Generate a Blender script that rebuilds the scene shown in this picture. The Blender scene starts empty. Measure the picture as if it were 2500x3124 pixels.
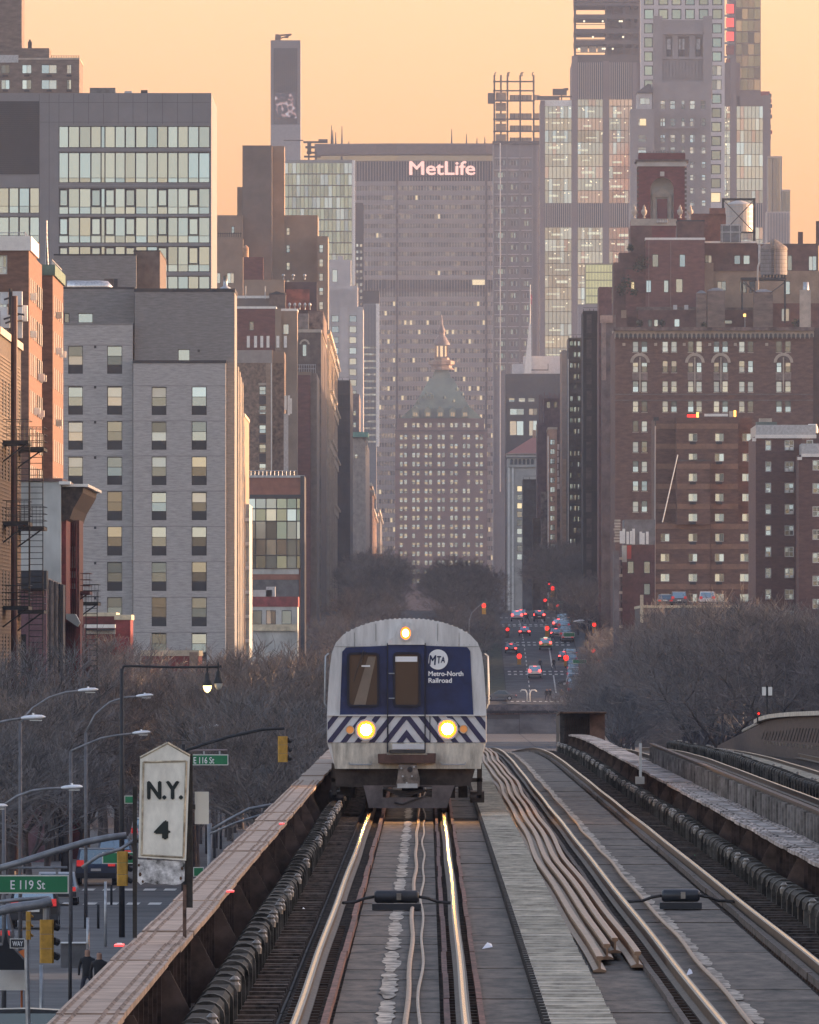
import bpy, math, random
from mathutils import Vector, Matrix
R = math.radians
rnd = random.Random(7)
sc = bpy.context.scene
COL = sc.collection
# ------------------------------------------------------------------ camera
F = 48800.0      # focal length in pixels of the 2500 px wide photograph
VX, VY, CH = 1304.0, 1994.0, 3.2   # where the avenue vanishes, eye height above the rails
cam_d = bpy.data.cameras.new('camera'); cam = bpy.data.objects.new('camera', cam_d); COL.objects.link(cam)
cam.location = (0, 0, CH); cam.rotation_euler = (R(90), 0, 0)
cam_d.sensor_fit = 'HORIZONTAL'; cam_d.sensor_width = 36; cam_d.lens = 36*F/2500
cam_d.shift_x = -(VX-1250)/2500; cam_d.shift_y = (VY-1562)/2500
cam_d.clip_start = 1; cam_d.clip_end = 30000
sc.camera = cam
# ------------------------------------------------------------------ sky, sun, exposure
SUN_EL, SUN_AZ = 4.0, 72.0
w = bpy.data.worlds.new('World'); sc.world = w; w.use_nodes = True
nt = w.node_tree
sky = nt.nodes.new('ShaderNodeTexSky'); sky.sky_type = 'NISHITA'; sky.sun_disc = False
sky.sun_elevation = R(SUN_EL); sky.sun_rotation = R(SUN_AZ); sky.air_density = 0.82; sky.dust_density = 2.0; sky.ozone_density = 0.0
tint = nt.nodes.new('ShaderNodeMix'); tint.data_type = 'RGBA'; tint.blend_type = 'MULTIPLY'
tint.inputs[0].default_value = 1; 
# dusk colouring: peach along the whole horizon easing into plain sky overhead
tcd = nt.nodes.new('ShaderNodeTexCoord'); sep = nt.nodes.new('ShaderNodeSeparateXYZ'); nt.links.new(tcd.outputs['Generated'], sep.inputs[0])
ease = nt.nodes.new('ShaderNodeMapRange'); ease.interpolation_type = 'SMOOTHSTEP'; ease.inputs[1].default_value = .0; ease.inputs[2].default_value = .2; nt.links.new(sep.outputs['Z'], ease.inputs[0])
tcol = nt.nodes.new('ShaderNodeMix'); tcol.data_type = 'RGBA'; tcol.inputs[6].default_value = (1.0, 0.725, 1.02, 1); tcol.inputs[7].default_value = (1.0, 0.985, 1.24, 1)
nt.links.new(ease.outputs[0], tcol.inputs[0]); nt.links.new(tcol.outputs[2], tint.inputs[7])
nt.links.new(sky.outputs[0], tint.inputs[6])
nt.links.new(tint.outputs[2], nt.nodes['Background'].inputs[0])
nt.nodes['Background'].inputs[1].default_value = 0.132
sd = bpy.data.lights.new('sun', 'SUN'); so = bpy.data.objects.new('sun', sd); COL.objects.link(so)
sd.energy = 2.0; sd.angle = R(0.5); sd.color = (1.0, 0.66, 0.42)
dirv = Vector((math.sin(R(SUN_AZ))*math.cos(R(SUN_EL)), math.cos(R(SUN_AZ))*math.cos(R(SUN_EL)), math.sin(R(SUN_EL))))
so.rotation_euler = dirv.to_track_quat('Z', 'Y').to_euler()
so.location = (300, 300, 200)
vs = sc.view_settings; vs.view_transform = 'Standard'; vs.look = 'None'; vs.gamma = 1; vs.use_curve_mapping = False
vs.exposure = 2.2
HAZE_D = 4.0e-5
sc.cycles.use_denoising = True
sc.cycles.volume_bounces = 1; sc.cycles.max_bounces = 6; sc.cycles.diffuse_bounces = 3; sc.cycles.glossy_bounces = 3
sc.cycles.sample_clamp_indirect = 4.0
# ------------------------------------------------------------------ helpers
def PX(px, Y): return (px-VX)*Y/F
def PZ(py, Y): return CH+(VY-py)*Y/F
HILL = [(-1000,-7.8),(1500,-7.9),(2240,-8.1),(2246,-4.0),(2262,-3.5),(2340,.5),(2430,4.9),(2530,8.0),(2700,10.4),(3500,11),(9000,11)]
def gz(Y):
    for (a, b), (c, d) in zip(HILL, HILL[1:]):
        if a <= Y <= c: return b+(d-b)*(Y-a)/(c-a)
    return 11
MATS = {}
def M(name, col, rough=.75, metal=0, var=.2, scale=1.0, st=(1,1,1), bump=0., emit=0, spec=.4, detail=4, rand=0., col2=None, space='pos'):
    if name in MATS: return MATS[name]
    m = bpy.data.materials.new(name); m.use_nodes = True; MATS[name] = m
    t = m.node_tree; n = t.nodes; b = n['Principled BSDF']
    b.inputs['Roughness'].default_value = rough; b.inputs['Metallic'].default_value = metal
    b.inputs['Specular IOR Level'].default_value = spec
    c = tuple(col)+(1,)
    b.inputs['Base Color'].default_value = c
    if var or bump:
        g = n.new('ShaderNodeNewGeometry') if space == 'pos' else n.new('ShaderNodeTexCoord')
        mp = n.new('ShaderNodeMapping'); mp.inputs['Scale'].default_value = st
        t.links.new(g.outputs['Position' if space == 'pos' else 'Object'], mp.inputs[0])
        nz = n.new('ShaderNodeTexNoise'); nz.inputs['Scale'].default_value = scale; nz.inputs['Detail'].default_value = detail; nz.inputs['Roughness'].default_value = .65
        t.links.new(mp.outputs[0], nz.inputs[0])
        rp = n.new('ShaderNodeValToRGB')
        lo = tuple(max(0, v*(1-2*var)) for v in col)+(1,); hi = tuple(min(1, v*(1+2*var)) for v in (col2 or col))+(1,)
        rp.color_ramp.elements[0].position = .3; rp.color_ramp.elements[0].color = lo
        rp.color_ramp.elements[1].position = .7; rp.color_ramp.elements[1].color = hi
        t.links.new(nz.outputs[0], rp.inputs[0])
        out = rp.outputs[0]
        if rand:
            oi = n.new('ShaderNodeObjectInfo'); mr = n.new('ShaderNodeMapRange')
            mr.inputs[3].default_value = 1-rand; mr.inputs[4].default_value = 1+rand
            t.links.new(oi.outputs['Random'], mr.inputs[0])
            mx = n.new('ShaderNodeMix'); mx.data_type = 'RGBA'; mx.blend_type = 'MULTIPLY'; mx.inputs[0].default_value = 1
            t.links.new(out, mx.inputs[6]); t.links.new(mr.outputs[0], mx.inputs[7]); out = mx.outputs[2]
        if var: t.links.new(out, b.inputs['Base Color'])
        if bump:
            bm = n.new('ShaderNodeBump'); bm.inputs['Strength'].default_value = bump; bm.inputs['Distance'].default_value = .1
            t.links.new(nz.outputs[0], bm.inputs['Height']); t.links.new(bm.outputs[0], b.inputs['Normal'])
    if emit:
        b.inputs['Emission Color'].default_value = c; b.inputs['Emission Strength'].default_value = emit
    return m
def GLASS(name, tint, refl=.6, inner=(.02,.022,.025), rand=.3, rough=.06, emit=0, ecol=None):
    """coated window glass: a dark or curtained room behind a partly mirroring pane, different from pane to pane"""
    m = bpy.data.materials.new(name); m.use_nodes = True; MATS[name] = m
    t = m.node_tree; n = t.nodes; b = n['Principled BSDF']
    oi = n.new('ShaderNodeObjectInfo')
    mr = n.new('ShaderNodeMapRange'); mr.inputs[3].default_value = refl*(1-rand); mr.inputs[4].default_value = min(1, refl*(1+rand))
    t.links.new(oi.outputs['Random'], mr.inputs[0])
    b.inputs['Base Color'].default_value = tuple(inner)+(1,); b.inputs['Roughness'].default_value = .5
    gl = n.new('ShaderNodeBsdfGlossy'); gl.inputs['Color'].default_value = tuple(tint)+(1,); gl.inputs['Roughness'].default_value = rough
    mx = n.new('ShaderNodeMixShader'); t.links.new(mr.outputs[0], mx.inputs[0]); t.links.new(b.outputs[0], mx.inputs[1]); t.links.new(gl.outputs[0], mx.inputs[2])
    t.links.new(mx.outputs[0], n['Material Output'].inputs[0])
    if emit: b.inputs['Emission Color'].default_value = tuple(ecol)+(1,); b.inputs['Emission Strength'].default_value = emit
    return m
class MB:
    def __init__(s): s.v = []; s.f = []; s.m = []
    def face(s, pts, m=0):
        i = len(s.v); s.v += [tuple(p) for p in pts]; s.f.append(tuple(range(i, i+len(pts)))); s.m.append(m)
    def box(s, x0, x1, y0, y1, z0, z1, m=0, skip=''):
        i = len(s.v)
        s.v += [(x0,y0,z0),(x1,y0,z0),(x1,y1,z0),(x0,y1,z0),(x0,y0,z1),(x1,y0,z1),(x1,y1,z1),(x0,y1,z1)]
        for k, q in (('f',(0,1,5,4)),('r',(1,2,6,5)),('k',(2,3,7,6)),('l',(3,0,4,7)),('t',(4,5,6,7)),('b',(0,3,2,1))):
            if k not in skip: s.f.append(tuple(i+a for a in q)); s.m.append(m)
    def prism(s, pts, y0, y1, m=0):
        """polygon in x,z (counter clockwise seen from -y) extruded from y0 to y1"""
        n = len(pts); i = len(s.v)
        s.v += [(a, y0, b) for a, b in pts]+[(a, y1, b) for a, b in pts]
        s.f.append(tuple(range(i, i+n))); s.m.append(m); s.f.append(tuple(range(i+2*n-1, i+n-1, -1))); s.m.append(m)
        for k in range(n):
            l = (k+1) % n; s.f.append((i+l, i+k, i+n+k, i+n+l)); s.m.append(m)
    def plan(s, pts, z0, z1, m=0):
        n = len(pts); i = len(s.v)
        s.v += [(a, b, z0) for a, b in pts]+[(a, b, z1) for a, b in pts]
        s.f.append(tuple(range(i+n, i+2*n))); s.m.append(m)
        for k in range(n):
            l = (k+1) % n; s.f.append((i+k, i+l, i+n+l, i+n+k)); s.m.append(m)
    def tube(s, pts, r, n=6, m=0, cap=True):
        pts = [Vector(p) for p in pts]; rs = r if isinstance(r, (list, tuple)) else [r]*len(pts)
        i0 = len(s.v); ref = None
        for k, p in enumerate(pts):
            d = (pts[min(k+1, len(pts)-1)]-pts[max(k-1, 0)])
            if d.length < 1e-9: d = Vector((0,0,1))
            d.normalize()
            if ref is None: ref = Vector((1,0,0)) if abs(d.x) < .8 else Vector((0,0,1))
            a = d.cross(ref); a.normalize(); b = a.cross(d); ref = b
            for j in range(n):
                t = 2*math.pi*j/n; q = p+(a*math.cos(t)+b*math.sin(t))*rs[k]; s.v.append(tuple(q))
        for k in range(len(pts)-1):
            for j in range(n):
                l = (j+1) % n; a = i0+k*n; s.f.append((a+j, a+l, a+n+l, a+n+j)); s.m.append(m)
        if cap:
            s.f.append(tuple(i0+j for j in range(n-1, -1, -1))); s.m.append(m)
            e = i0+(len(pts)-1)*n; s.f.append(tuple(e+j for j in range(n))); s.m.append(m)
    def lathe(s, prof, cx, cy, n=16, m=0):
        """profile of (radius, z) turned about a vertical axis"""
        i0 = len(s.v)
        for r, z in prof:
            for j in range(n):
                t = 2*math.pi*j/n; s.v.append((cx+r*math.cos(t), cy+r*math.sin(t), z))
        for k in range(len(prof)-1):
            for j in range(n):
                l = (j+1) % n; a = i0+k*n; s.f.append((a+j, a+l, a+n+l, a+n+j)); s.m.append(m)
        s.f.append(tuple(i0+(len(prof)-1)*n+j for j in range(n))); s.m.append(m)
    def disc(s, cx, cy, cz, r, n=20, m=0, rx=None):
        s.face([(cx+(rx or r)*math.cos(2*math.pi*j/n), cy, cz+r*math.sin(2*math.pi*j/n)) for j in range(n)], m)
    def mesh(s, name, mats, off=(0,0,0), smooth=False):
        me = bpy.data.meshes.new(name); ox, oy, oz = off
        me.from_pydata([(a-ox, b-oy, c-oz) for a, b, c in s.v], [], s.f)
        for m in (mats if isinstance(mats, (list, tuple)) else [mats]): me.materials.append(m)
        if any(s.m): me.polygons.foreach_set('material_index', s.m)
        if smooth: me.polygons.foreach_set('use_smooth', [True]*len(s.f))
        me.update(); return me
def wloc(o):
    v = Vector((0,0,0))
    while o is not None: v = v+o.location; o = o.parent
    return v
def link(name, data, parent=None, loc=(0,0,0)):
    o = bpy.data.objects.new(name, data); COL.objects.link(o); o.location = loc
    if parent: o.parent = parent
    return o
def tag(o, label=None, cat=None, group=None, kind=None):
    if label: o['label'] = label
    if cat: o['category'] = cat
    if group: o['group'] = group
    if kind: o['kind'] = kind
    return o
def thing(name, label, cat, loc, group=None):
    return tag(link(name, None, None, loc), label, cat, group)
def part(name, mb, mats, parent, smooth=False, kind=None, org=None):
    """mb in world coordinates; the object's origin is its parent's unless org is given"""
    pl = wloc(parent) if parent else Vector((0,0,0)); o0 = Vector(org) if org is not None else pl
    o = link(name, mb.mesh(name, mats, o0, smooth), parent, tuple(o0-pl))
    if kind: o['kind'] = kind
    return o
def solo(name, mb, mats, label, cat, org, group=None, smooth=False, kind=None):
    o = link(name, mb.mesh(name, mats, org, smooth), None, org)
    return tag(o, label, cat, group, kind)
def copy_tree(o, parent=None):
    c = o.copy(); COL.objects.link(c)
    if parent: c.parent = parent
    for ch in list(o.children): copy_tree(ch, c)
    return c
def text(body, name, parent, x, y, z, size, mat, width=None, ext=.004, bold=0, align='LEFT', shear=0):
    cu = bpy.data.curves.new(name, 'FONT'); cu.body = body; cu.size = size; cu.align_x = align; cu.extrude = ext; cu.shear = shear
    cu.resolution_u = 3
    tmp = bpy.data.objects.new('t', cu); COL.objects.link(tmp); bpy.context.view_layer.update()
    dg = bpy.context.evaluated_depsgraph_get(); me = bpy.data.meshes.new_from_object(tmp.evaluated_get(dg))
    bpy.data.objects.remove(tmp)
    if bold:      # a heavier weight: the letter shapes laid over themselves, slightly shifted
        b0 = [tuple(v.co) for v in me.vertices]; fs = [tuple(p.vertices) for p in me.polygons]; V, Fs = [], []; s_ = size*bold
        for k, (dx, dy) in enumerate(((0,0),(s_,0),(-s_,0),(0,s_*.7),(0,-s_*.7))):
            o_ = len(V); V += [(a+dx, b+dy, c+.002*size*k) for a, b, c in b0]; Fs += [tuple(o_+i for i in f) for f in fs]
        me = bpy.data.meshes.new(name); me.from_pydata(V, [], Fs)
    xs = [v.co.x for v in me.vertices]; ys = [v.co.y for v in me.vertices]
    x0, x1, y0, y1 = min(xs), max(xs), min(ys), max(ys); s = size/(y1-y0); sx = (width/(x1-x0)) if width else s
    for v in me.vertices: v.co = (x+(v.co.x-x0)*sx, y-v.co.z, z+(v.co.y-y0)*s)
    pl = wloc(parent)
    for v in me.vertices: v.co = v.co-pl
    me.materials.clear(); me.materials.append(mat); me.name = name
    return link(name, me, parent)
# ------------------------------------------------------------------ materials
brown_brick = M('brown_brick', (.150,.082,.068), .85, var=.2, scale=.9, st=(1,1,3))
red_brick = M('red_brick', (.175,.098,.072), .85, var=.18, scale=1.2, st=(1,1,3))
maroon_brick = M('maroon_brick', (.15,.063,.058), .85, var=.15, scale=.8, st=(1,1,3))
tan_brick = M('tan_brick', (.30,.225,.165), .85, var=.12, scale=.6, st=(1,1,3))
grey_brick = M('grey_brick', (.375,.365,.355), .8, var=.13, scale=2.6, st=(.45,.45,3.2), detail=6)
darkgrey_brick = M('darkgrey_brick', (.21,.202,.197), .8, var=.14, scale=2.4, st=(.45,.45,3.2), detail=6)
grey_panel = M('grey_panel', (.19,.19,.20), .5, var=.06, scale=.2)
charcoal = M('charcoal', (.035,.035,.04), .7, var=.15, scale=2)
limestone = M('limestone', (.42,.37,.31), .8, var=.12, scale=.8)
white_paint = M('white_paint', (.75,.73,.68), .6, var=.06, scale=1.5)
pale_stucco = M('pale_stucco', (.42,.43,.41), .85, var=.2, scale=.35, st=(1,1,.5))
black_iron = M('black_iron', (.02,.02,.022), .6, var=.2, scale=6)
dark_steel = M('dark_steel', (.05,.045,.045), .6, .3, var=.3, scale=5)
galv = M('galvanised_steel', (.42,.44,.46), .45, .5, var=.12, scale=4)
rust = M('rusty_steel', (.11,.062,.042), .7, .2, var=.35, scale=3, bump=.3)
flange_m = M('weathered_flange', (.31,.225,.175), .6, .15, var=.25, scale=1.6, bump=.25, rand=.1)
web_m = M('girder_web', (.06,.038,.034), .7, .15, var=.35, scale=2.2, st=(1,1,3))
deck_m = M('brown_deck', (.080,.060,.047), .75, var=.5, scale=1.8, st=(2.2,.35,1), bump=.3, rand=.15, detail=6)
deck_grey = M('grey_deck', (.055,.05,.046), .8, var=.3, scale=2.2, st=(1.5,.5,1), bump=.3, rand=.12, detail=6)
timber_m = M('creosote_timber', (.075,.052,.042), .8, var=.4, scale=3, st=(3,.5,3), rand=.25)
droppings = M('white_droppings', (.36,.315,.26), .9, var=.5, scale=2.6, st=(2,.6,1), detail=6)
rail_top = M('polished_rail', (.38,.29,.16), .13, 1, var=.08, scale=3)
rail_worn = M('worn_rail', (.12,.10,.08), .45, .5, var=.2, scale=3)
rail_side = M('rail_side', (.085,.055,.04), .6, .4, var=.3, scale=4)
old_rail = M('old_rail', (.29,.17,.10), .5, .05, var=.15, scale=3)
grate_m = M('walkway_grating', (.46,.42,.36), .6, .2, var=.25, scale=2.5, rand=.14)
cover_m = M('third_rail_cover', (.02,.019,.018), .8, spec=.2, var=.4, scale=2.5, st=(2,.8,1), rand=.35)
insul = M('porcelain', (.24,.21,.18), .3, var=.2, scale=5)
asphalt = M('asphalt', (.085,.085,.087), .85, var=.25, scale=.35, bump=.2)
pave_m = M('pavement', (.12,.118,.118), .9, var=.15, scale=.5)
paint_w = M('road_paint', (.62,.61,.57), .8, var=.12, scale=2)
soil_m = M('ground_soil', (.045,.042,.04), .95, var=.3, scale=.25)
concrete = M('concrete', (.30,.285,.265), .85, var=.2, scale=.8)
frame_dk = M('dark_frame', (.028,.028,.032), .5, var=0)
frame_wh = M('white_frame', (.62,.62,.58), .5, var=0)
frame_mid = M('bronze_frame', (.075,.068,.06), .5, var=0)
glass = GLASS('sky_glass', (.68,.84,.90), .42, rand=.35)
glass_bright = GLASS('bright_glass', (.78,.93,.96), .55, rand=.2)
glass_dark = GLASS('dark_glass', (.6,.66,.62), .22, rand=.6)
glass_green = GLASS('green_glass', (.55,.68,.58), .38, rand=.3)
glass_blind = GLASS('blind_glass', (.85,.88,.82), .35, inner=(.36,.38,.36), rand=.4)
glass_warm = GLASS('warm_glass', (.8,.8,.7), .3, inner=(.3,.25,.16), emit=.055, ecol=(1,.78,.42))
glass_lit = GLASS('lit_glass', (.8,.8,.7), .2, inner=(.4,.33,.2), emit=.22, ecol=(1,.75,.38))
# ------------------------------------------------------------------ viaduct
def tz(Y): return 0.0 if Y < 470 else -2.0e-5*(Y-470)**2 if Y < 650 else -2.0e-5*180**2-.0072*(Y-650)
Y0, Y1 = 105.0, 760.0
def stations(a, b, st):
    n = max(1, int(round((b-a)/st))); return [a+(b-a)*i/n for i in range(n+1)]
def sweep(mb, path, prof, m=0, closed=True):
    """path of (x,y,z); profile of (dx,dz), counter clockwise seen looking along +y"""
    n = len(prof); i0 = len(mb.v)
    for x, y, z in path:
        for dx, dz in prof: mb.v.append((x+dx, y, z+dz))
    for k in range(len(path)-1):
        for j in range(n if closed else n-1):
            l = (j+1) % n; a = i0+k*n
            mb.f.append((a+j, a+n+j, a+n+l, a+l)); mb.m.append(m if not callable(m) else m(j))
    if closed:
        mb.f.append(tuple(i0+j for j in range(n))); mb.m.append(0)
        e = i0+(len(path)-1)*n; mb.f.append(tuple(e+j for j in range(n-1, -1, -1))); mb.m.append(0)
RAILP = [(-.07,-.17),(.07,-.17),(.07,-.15),(.012,-.13),(.012,-.045),(.036,-.035),(.036,-.004),(.026,0),(.015,.0008),(-.015,.0008),(-.026,0),(-.036,-.004),(-.036,-.035),(-.012,-.045),(-.012,-.13),(-.07,-.15)]
# local rail: z=0 at the head
def rail_mb(fx, dz=0, a=Y0, b=Y1, st=3.0, wob=.0055, rr=None, mtop=0):
    rr = rr or rnd; mb = MB(); path = []
    p1, p2 = rr.random()*6, rr.random()*6
    for y in stations(a, b, st):
        path.append((fx(y)+wob*(math.sin(y/9+p1)+.7*math.sin(y/23+p2)), y, tz(y)+dz+.35*wob*math.sin(y/7+p2)))
    sweep(mb, path, RAILP, m=lambda j: 1 if j == 8 else 2 if j in (6,7,9,10) else 0)
    return mb
TC1, TC2 = -.41, 3.31          # centre lines of the two near tracks
BASE = (0, Y0, 0)
deck = link('viaduct_deck', None, None, (0, Y0, -.2)); deck['kind'] = 'structure'
mb = MB()
for a, b in zip(stations(Y0, Y1, 10)[:-1], stations(Y0, Y1, 10)[1:]):
    za, zb = tz(a)-.23, tz(b)-.23
    mb.face([(-2.5,a,za),(5.1,a,za),(5.1,b,zb),(-2.5,b,zb)])
    mb.face([(-2.5,a,za-1.4),(-2.5,a,za),(-2.5,b,zb),(-2.5,b,zb-1.4)])
    mb.face([(6.2,a,za-.3),(15,a,za-.3),(15,b,zb-.3),(6.2,b,zb-.3)])
    mb.face([(15,a,za-.3),(15,a,za-2),(15,b,zb-2),(15,b,zb-.3)])
part('slab', mb, deck_grey, deck)
# deck panels, one object each, shared mesh
def panel_run(x0, x1, z, mat, length, parent, name='panel', a=Y0, b=600, gap=.05, th=.05):
    m0 = MB(); m0.box(x0, x1, gap/2, length-gap/2, z-th, z, skip='bk'); me = m0.mesh(name, mat)
    y = a
    while y < b:
        link(name, me, parent, (0, y-parent.location.y, tz(y+length/2)-parent.location.z+rnd.uniform(-.006,.006))); y += length
panel_run(-.86, .12, -.165, deck_m, 5.0, deck)
panel_run(-2.41, -2.03, -.185, deck_m, 5.0, deck)
panel_run(-1.98, -1.36, -.175, deck_grey, 5.0, deck)
panel_run(.49, 1.06, -.15, deck_m, 5.0, deck)
panel_run(1.66, 2.3, -.17, deck_m, 5.0, deck)
panel_run(2.72, 3.85, -.165, deck_m, 5.0, deck)
panel_run(4.16, 4.45, -.175, deck_grey, 5.0, deck)
# white streak of bird droppings along the centre: a thin crust lying on the boards
def crust(x, wd, seed, z=-.158):
    mb = MB(); r2 = random.Random(seed); y = Y0
    while y < 600:
        L = r2.uniform(5, 14)
        n = 15; l = []; rr = []
        for k in range(n):
            t = k/(n-1); e = math.sin(math.pi*t)**.2 if 0 < t < 1 else .3
            l.append((x-wd*.5*e*r2.uniform(.5,1.15), y+L*t)); rr.append((x+wd*.5*e*r2.uniform(.5,1.15), y+L*t))
        for k in range(n-1):
            za, zb = tz(l[k][1])+z, tz(l[k+1][1])+z
            mb.face([(l[k][0],l[k][1],za),(rr[k][0],rr[k][1],za),(rr[k+1][0],rr[k+1][1],zb),(l[k+1][0],l[k+1][1],zb)])
        y += L+r2.uniform(.1, .9)
    return mb
part('droppings', crust(-.39, .2, 3), droppings, deck, kind='stuff')
part('droppings', crust(3.02, .17, 5), droppings, deck, kind='stuff')
# ties: ends show as teeth beside the rails
def track(name, label, tc, parent_z=0, timbers=(), a=Y0, b=Y1, fx=None, group='railway tracks on the viaduct'):
    fx = fx or (lambda y: tc)
    t = thing(name, label, 'railway track', (fx(a), a, -.17), group)
    for s in (-1, 1):
        part('rail', rail_mb(lambda y, s=s: fx(y)+s*.752, a=a, b=b), [rail_side, rail_top, rail_worn], t)
    tie = MB(); tie.box(-1.25, 1.25, -.11, .11, -.2, -.03); me = tie.mesh('tie', timber_m)
    n = 0; y = a+1; extra = MB()
    while y < b-1:
        if n < 300: link('tie', me, t, (fx(y)-fx(a), y-a, tz(y)))
        else: extra.box(fx(y)-1.25, fx(y)+1.25, y-.11, y+.11, tz(y)-.37, tz(y)-.2)
        n += 1; y += .62
    if extra.v: part('tie', extra, timber_m, t, kind='stuff')
    pl = MB(); pl.box(-.15, .15, -.09, .09, -.03, .005); pm = pl.mesh('tie_plate', rust)
    k = 0; y = a+1
    while y < a+93 and k < 150:
        for s in (-1, 1): link('tie_plate', pm, t, (s*.752+fx(y)-fx(a), y-a, tz(y)))
        y += 1.24; k += 1
    return t
track1 = track('railway_track', 'left track under the oncoming train with gold reflections on its rails', TC1)
track2 = track('railway_track', 'empty track between the bundle of spare rails and the dark third rail', TC2)
def long_bar(name, x0, x1, z0, z1, mat, parent, seg=12, a=Y0, b=620, wob=.01):
    """timber or pipe laid in lengths, each its own piece"""
    for ya, yb in zip(stations(a, b, seg)[:-1], stations(a, b, seg)[1:]):
        mb = MB(); dx, dz = rnd.uniform(-wob, wob), rnd.uniform(-wob, wob)*.5
        path = [(dx, y, tz(y)+dz) for y in stations(ya+.03, yb-.03, 4)]
        sweep(mb, path, [(x0,z0),(x1,z0),(x1,z1),(x0,z1)]); part(name, mb, mat, parent)
red_timber = M('red_timber', (.15,.07,.055), .8, var=.35, scale=3, st=(3,.5,3), rand=.2)
long_bar('guard_timber', -.945, -.885, -.17, -.09, red_timber, track1)
long_bar('guard_timber', .16, .215, -.17, -.10, red_timber, track1)
long_bar('guard_timber', .475, .53, -.17, -.10, red_timber, track1)
long_bar('guard_timber', 2.30, 2.36, -.17, -.10, timber_m, track2)
long_bar('guard_timber', 3.92, 3.98, -.17, -.09, timber_m, track2)
# two lines running between the rails of the left track, one in the right
def wavy(x, r, z, name, mat, label, seed, a=Y0, b=560, amp=.012):
    r2 = random.Random(seed); mb = MB(); pts = []
    for y in stations(a, b, 2.5): pts.append((x+amp*math.sin(y/5+seed)+amp*.8*math.sin(y/11+2*seed), y, tz(y)+z+.006*math.sin(y/4)))
    mb.tube(pts, r, 6); return solo(name, mb, mat, label, name.replace('_', ' '), (x, a, z), smooth=True)
wavy(-.185, .028, -.13, 'guard_rail', old_rail, 'thick rusty guard rail between the rails of the left track', 2, amp=.01)
wavy(-.065, .017, -.135, 'cable', M('grey_brown_cable', (.30,.22,.16), .5, var=.2, scale=4), 'thin pale cable snaking beside the guard rail on the left track', 5, amp=.016)
wavy(2.90, .026, -.10, 'guard_rail', old_rail, 'rusty guard rail beside the white bird droppings on the middle track', 8, amp=.012)
# plate girders
def girder(name, label, x0, x1, ztop, a, b, seg, web_x, gus, parentz=0, hweb=1.9, prof=tz, gside=1, rivets=True, group=None, gsp=17.0):
    t = thing(name, label, 'bridge girder', ((x0+x1)/2, a, ztop-hweb), group)
    y = a; k = 0
    mb = MB()
    for ya, yb in zip(stations(a, b, 6)[:-1], stations(a, b, 6)[1:]):
        za, zb = prof(ya)+ztop-.04, prof(yb)+ztop-.04
        for xx, dxx in ((web_x-.02, 0), (web_x+.02, 0)):
            mb.face([(xx,ya,za-hweb),(xx,yb,zb-hweb),(xx,yb,zb),(xx,ya,za)])
    part('web', mb, web_m, t)
    while y < b:
        L = seg*rnd.uniform(.75, 1.25); L = min(L, b-y)
        if b-y-L < 1.5: L = b-y
        fb = MB(); dz = rnd.uniform(0, .022); za, zb = prof(y)+ztop+dz, prof(y+L)+ztop+dz
        dx = rnd.uniform(-.008,.008)
        fb.v += [(x0+dx,y+.02,za-.05),(x1+dx,y+.02,za-.05),(x1+dx,y+L-.02,zb-.05),(x0+dx,y+L-.02,zb-.05),(x0+dx,y+.02,za),(x1+dx,y+.02,za),(x1+dx,y+L-.02,zb),(x0+dx,y+L-.02,zb)]
        fb.f += [(0,1,5,4),(1,2,6,5),(2,3,7,6),(3,0,4,7),(4,5,6,7),(0,3,2,1)]; fb.m += [0]*6
        part('flange_plate', fb, flange_m, t)
        if rivets and y < 330:
            rv = MB(); q = y+.12
            while q < y+L-.1:
                zz = prof(q)+ztop+dz
                for fr in (.1, .28, .72, .9):
                    xx = x0+(x1-x0)*fr; h = .022
                    rv.v += [(xx-h,q-h,zz),(xx+h,q-h,zz),(xx+h,q+h,zz),(xx-h,q+h,zz),(xx,q,zz+.02)]; i = len(rv.v)-5
                    rv.f += [(i,i+1,i+4),(i+1,i+2,i+4),(i+2,i+3,i+4),(i+3,i,i+4)]; rv.m += [0]*4
                q += .28
            part('rivet', rv, flange_m, t, kind='stuff')
        y += L; k += 1
    if gus:
        y = a+4; n = 0
        while y < b-1:
            zz = prof(y)+ztop-.06
            g = MB()
            if n % 8 == 0:
                pts = [(web_x+gside*.03, zz-hweb+.9), (web_x+gside*.03, zz-.02), (web_x+gside*.2, zz-.03), (web_x+gside*.62, zz-.85), (web_x+gside*.62, zz-.95)]
                if gside < 0: pts = pts[::-1]
                g.prism(pts[::-1], y-.02, y+.02); part('knee_bracket', g, M('bracket_brown', (.11,.072,.06), .7, .1, var=.3, scale=3), t)
            else:
                xa, xb = sorted((web_x+gside*.03, web_x+gside*.16))
                g.box(xa, xb, y-.02, y+.02, zz-1.0, zz); part('stiffener', g, web_m, t)
            y += gsp/8; n += 1
    return t
girder('plate_girder', 'long riveted brown girder along the left edge of the viaduct', -2.72, -2.22, .55, 100, 560, 6.5, -2.42, True)
keep_flange = flange_m; flange_m = M('crusted_flange', (.25,.195,.16), .85, var=.55, scale=1.1, st=(2.5,.6,1), detail=6, bump=.6, col2=(.33,.28,.25), rand=.2)
g2 = girder('plate_girder', 'rough topped dark girder between the middle track and the stiffened girder', 4.95, 5.5, .52, 110, 560, 4.0, 5.2, True, gside=-1); flange_m = keep_flange
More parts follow.
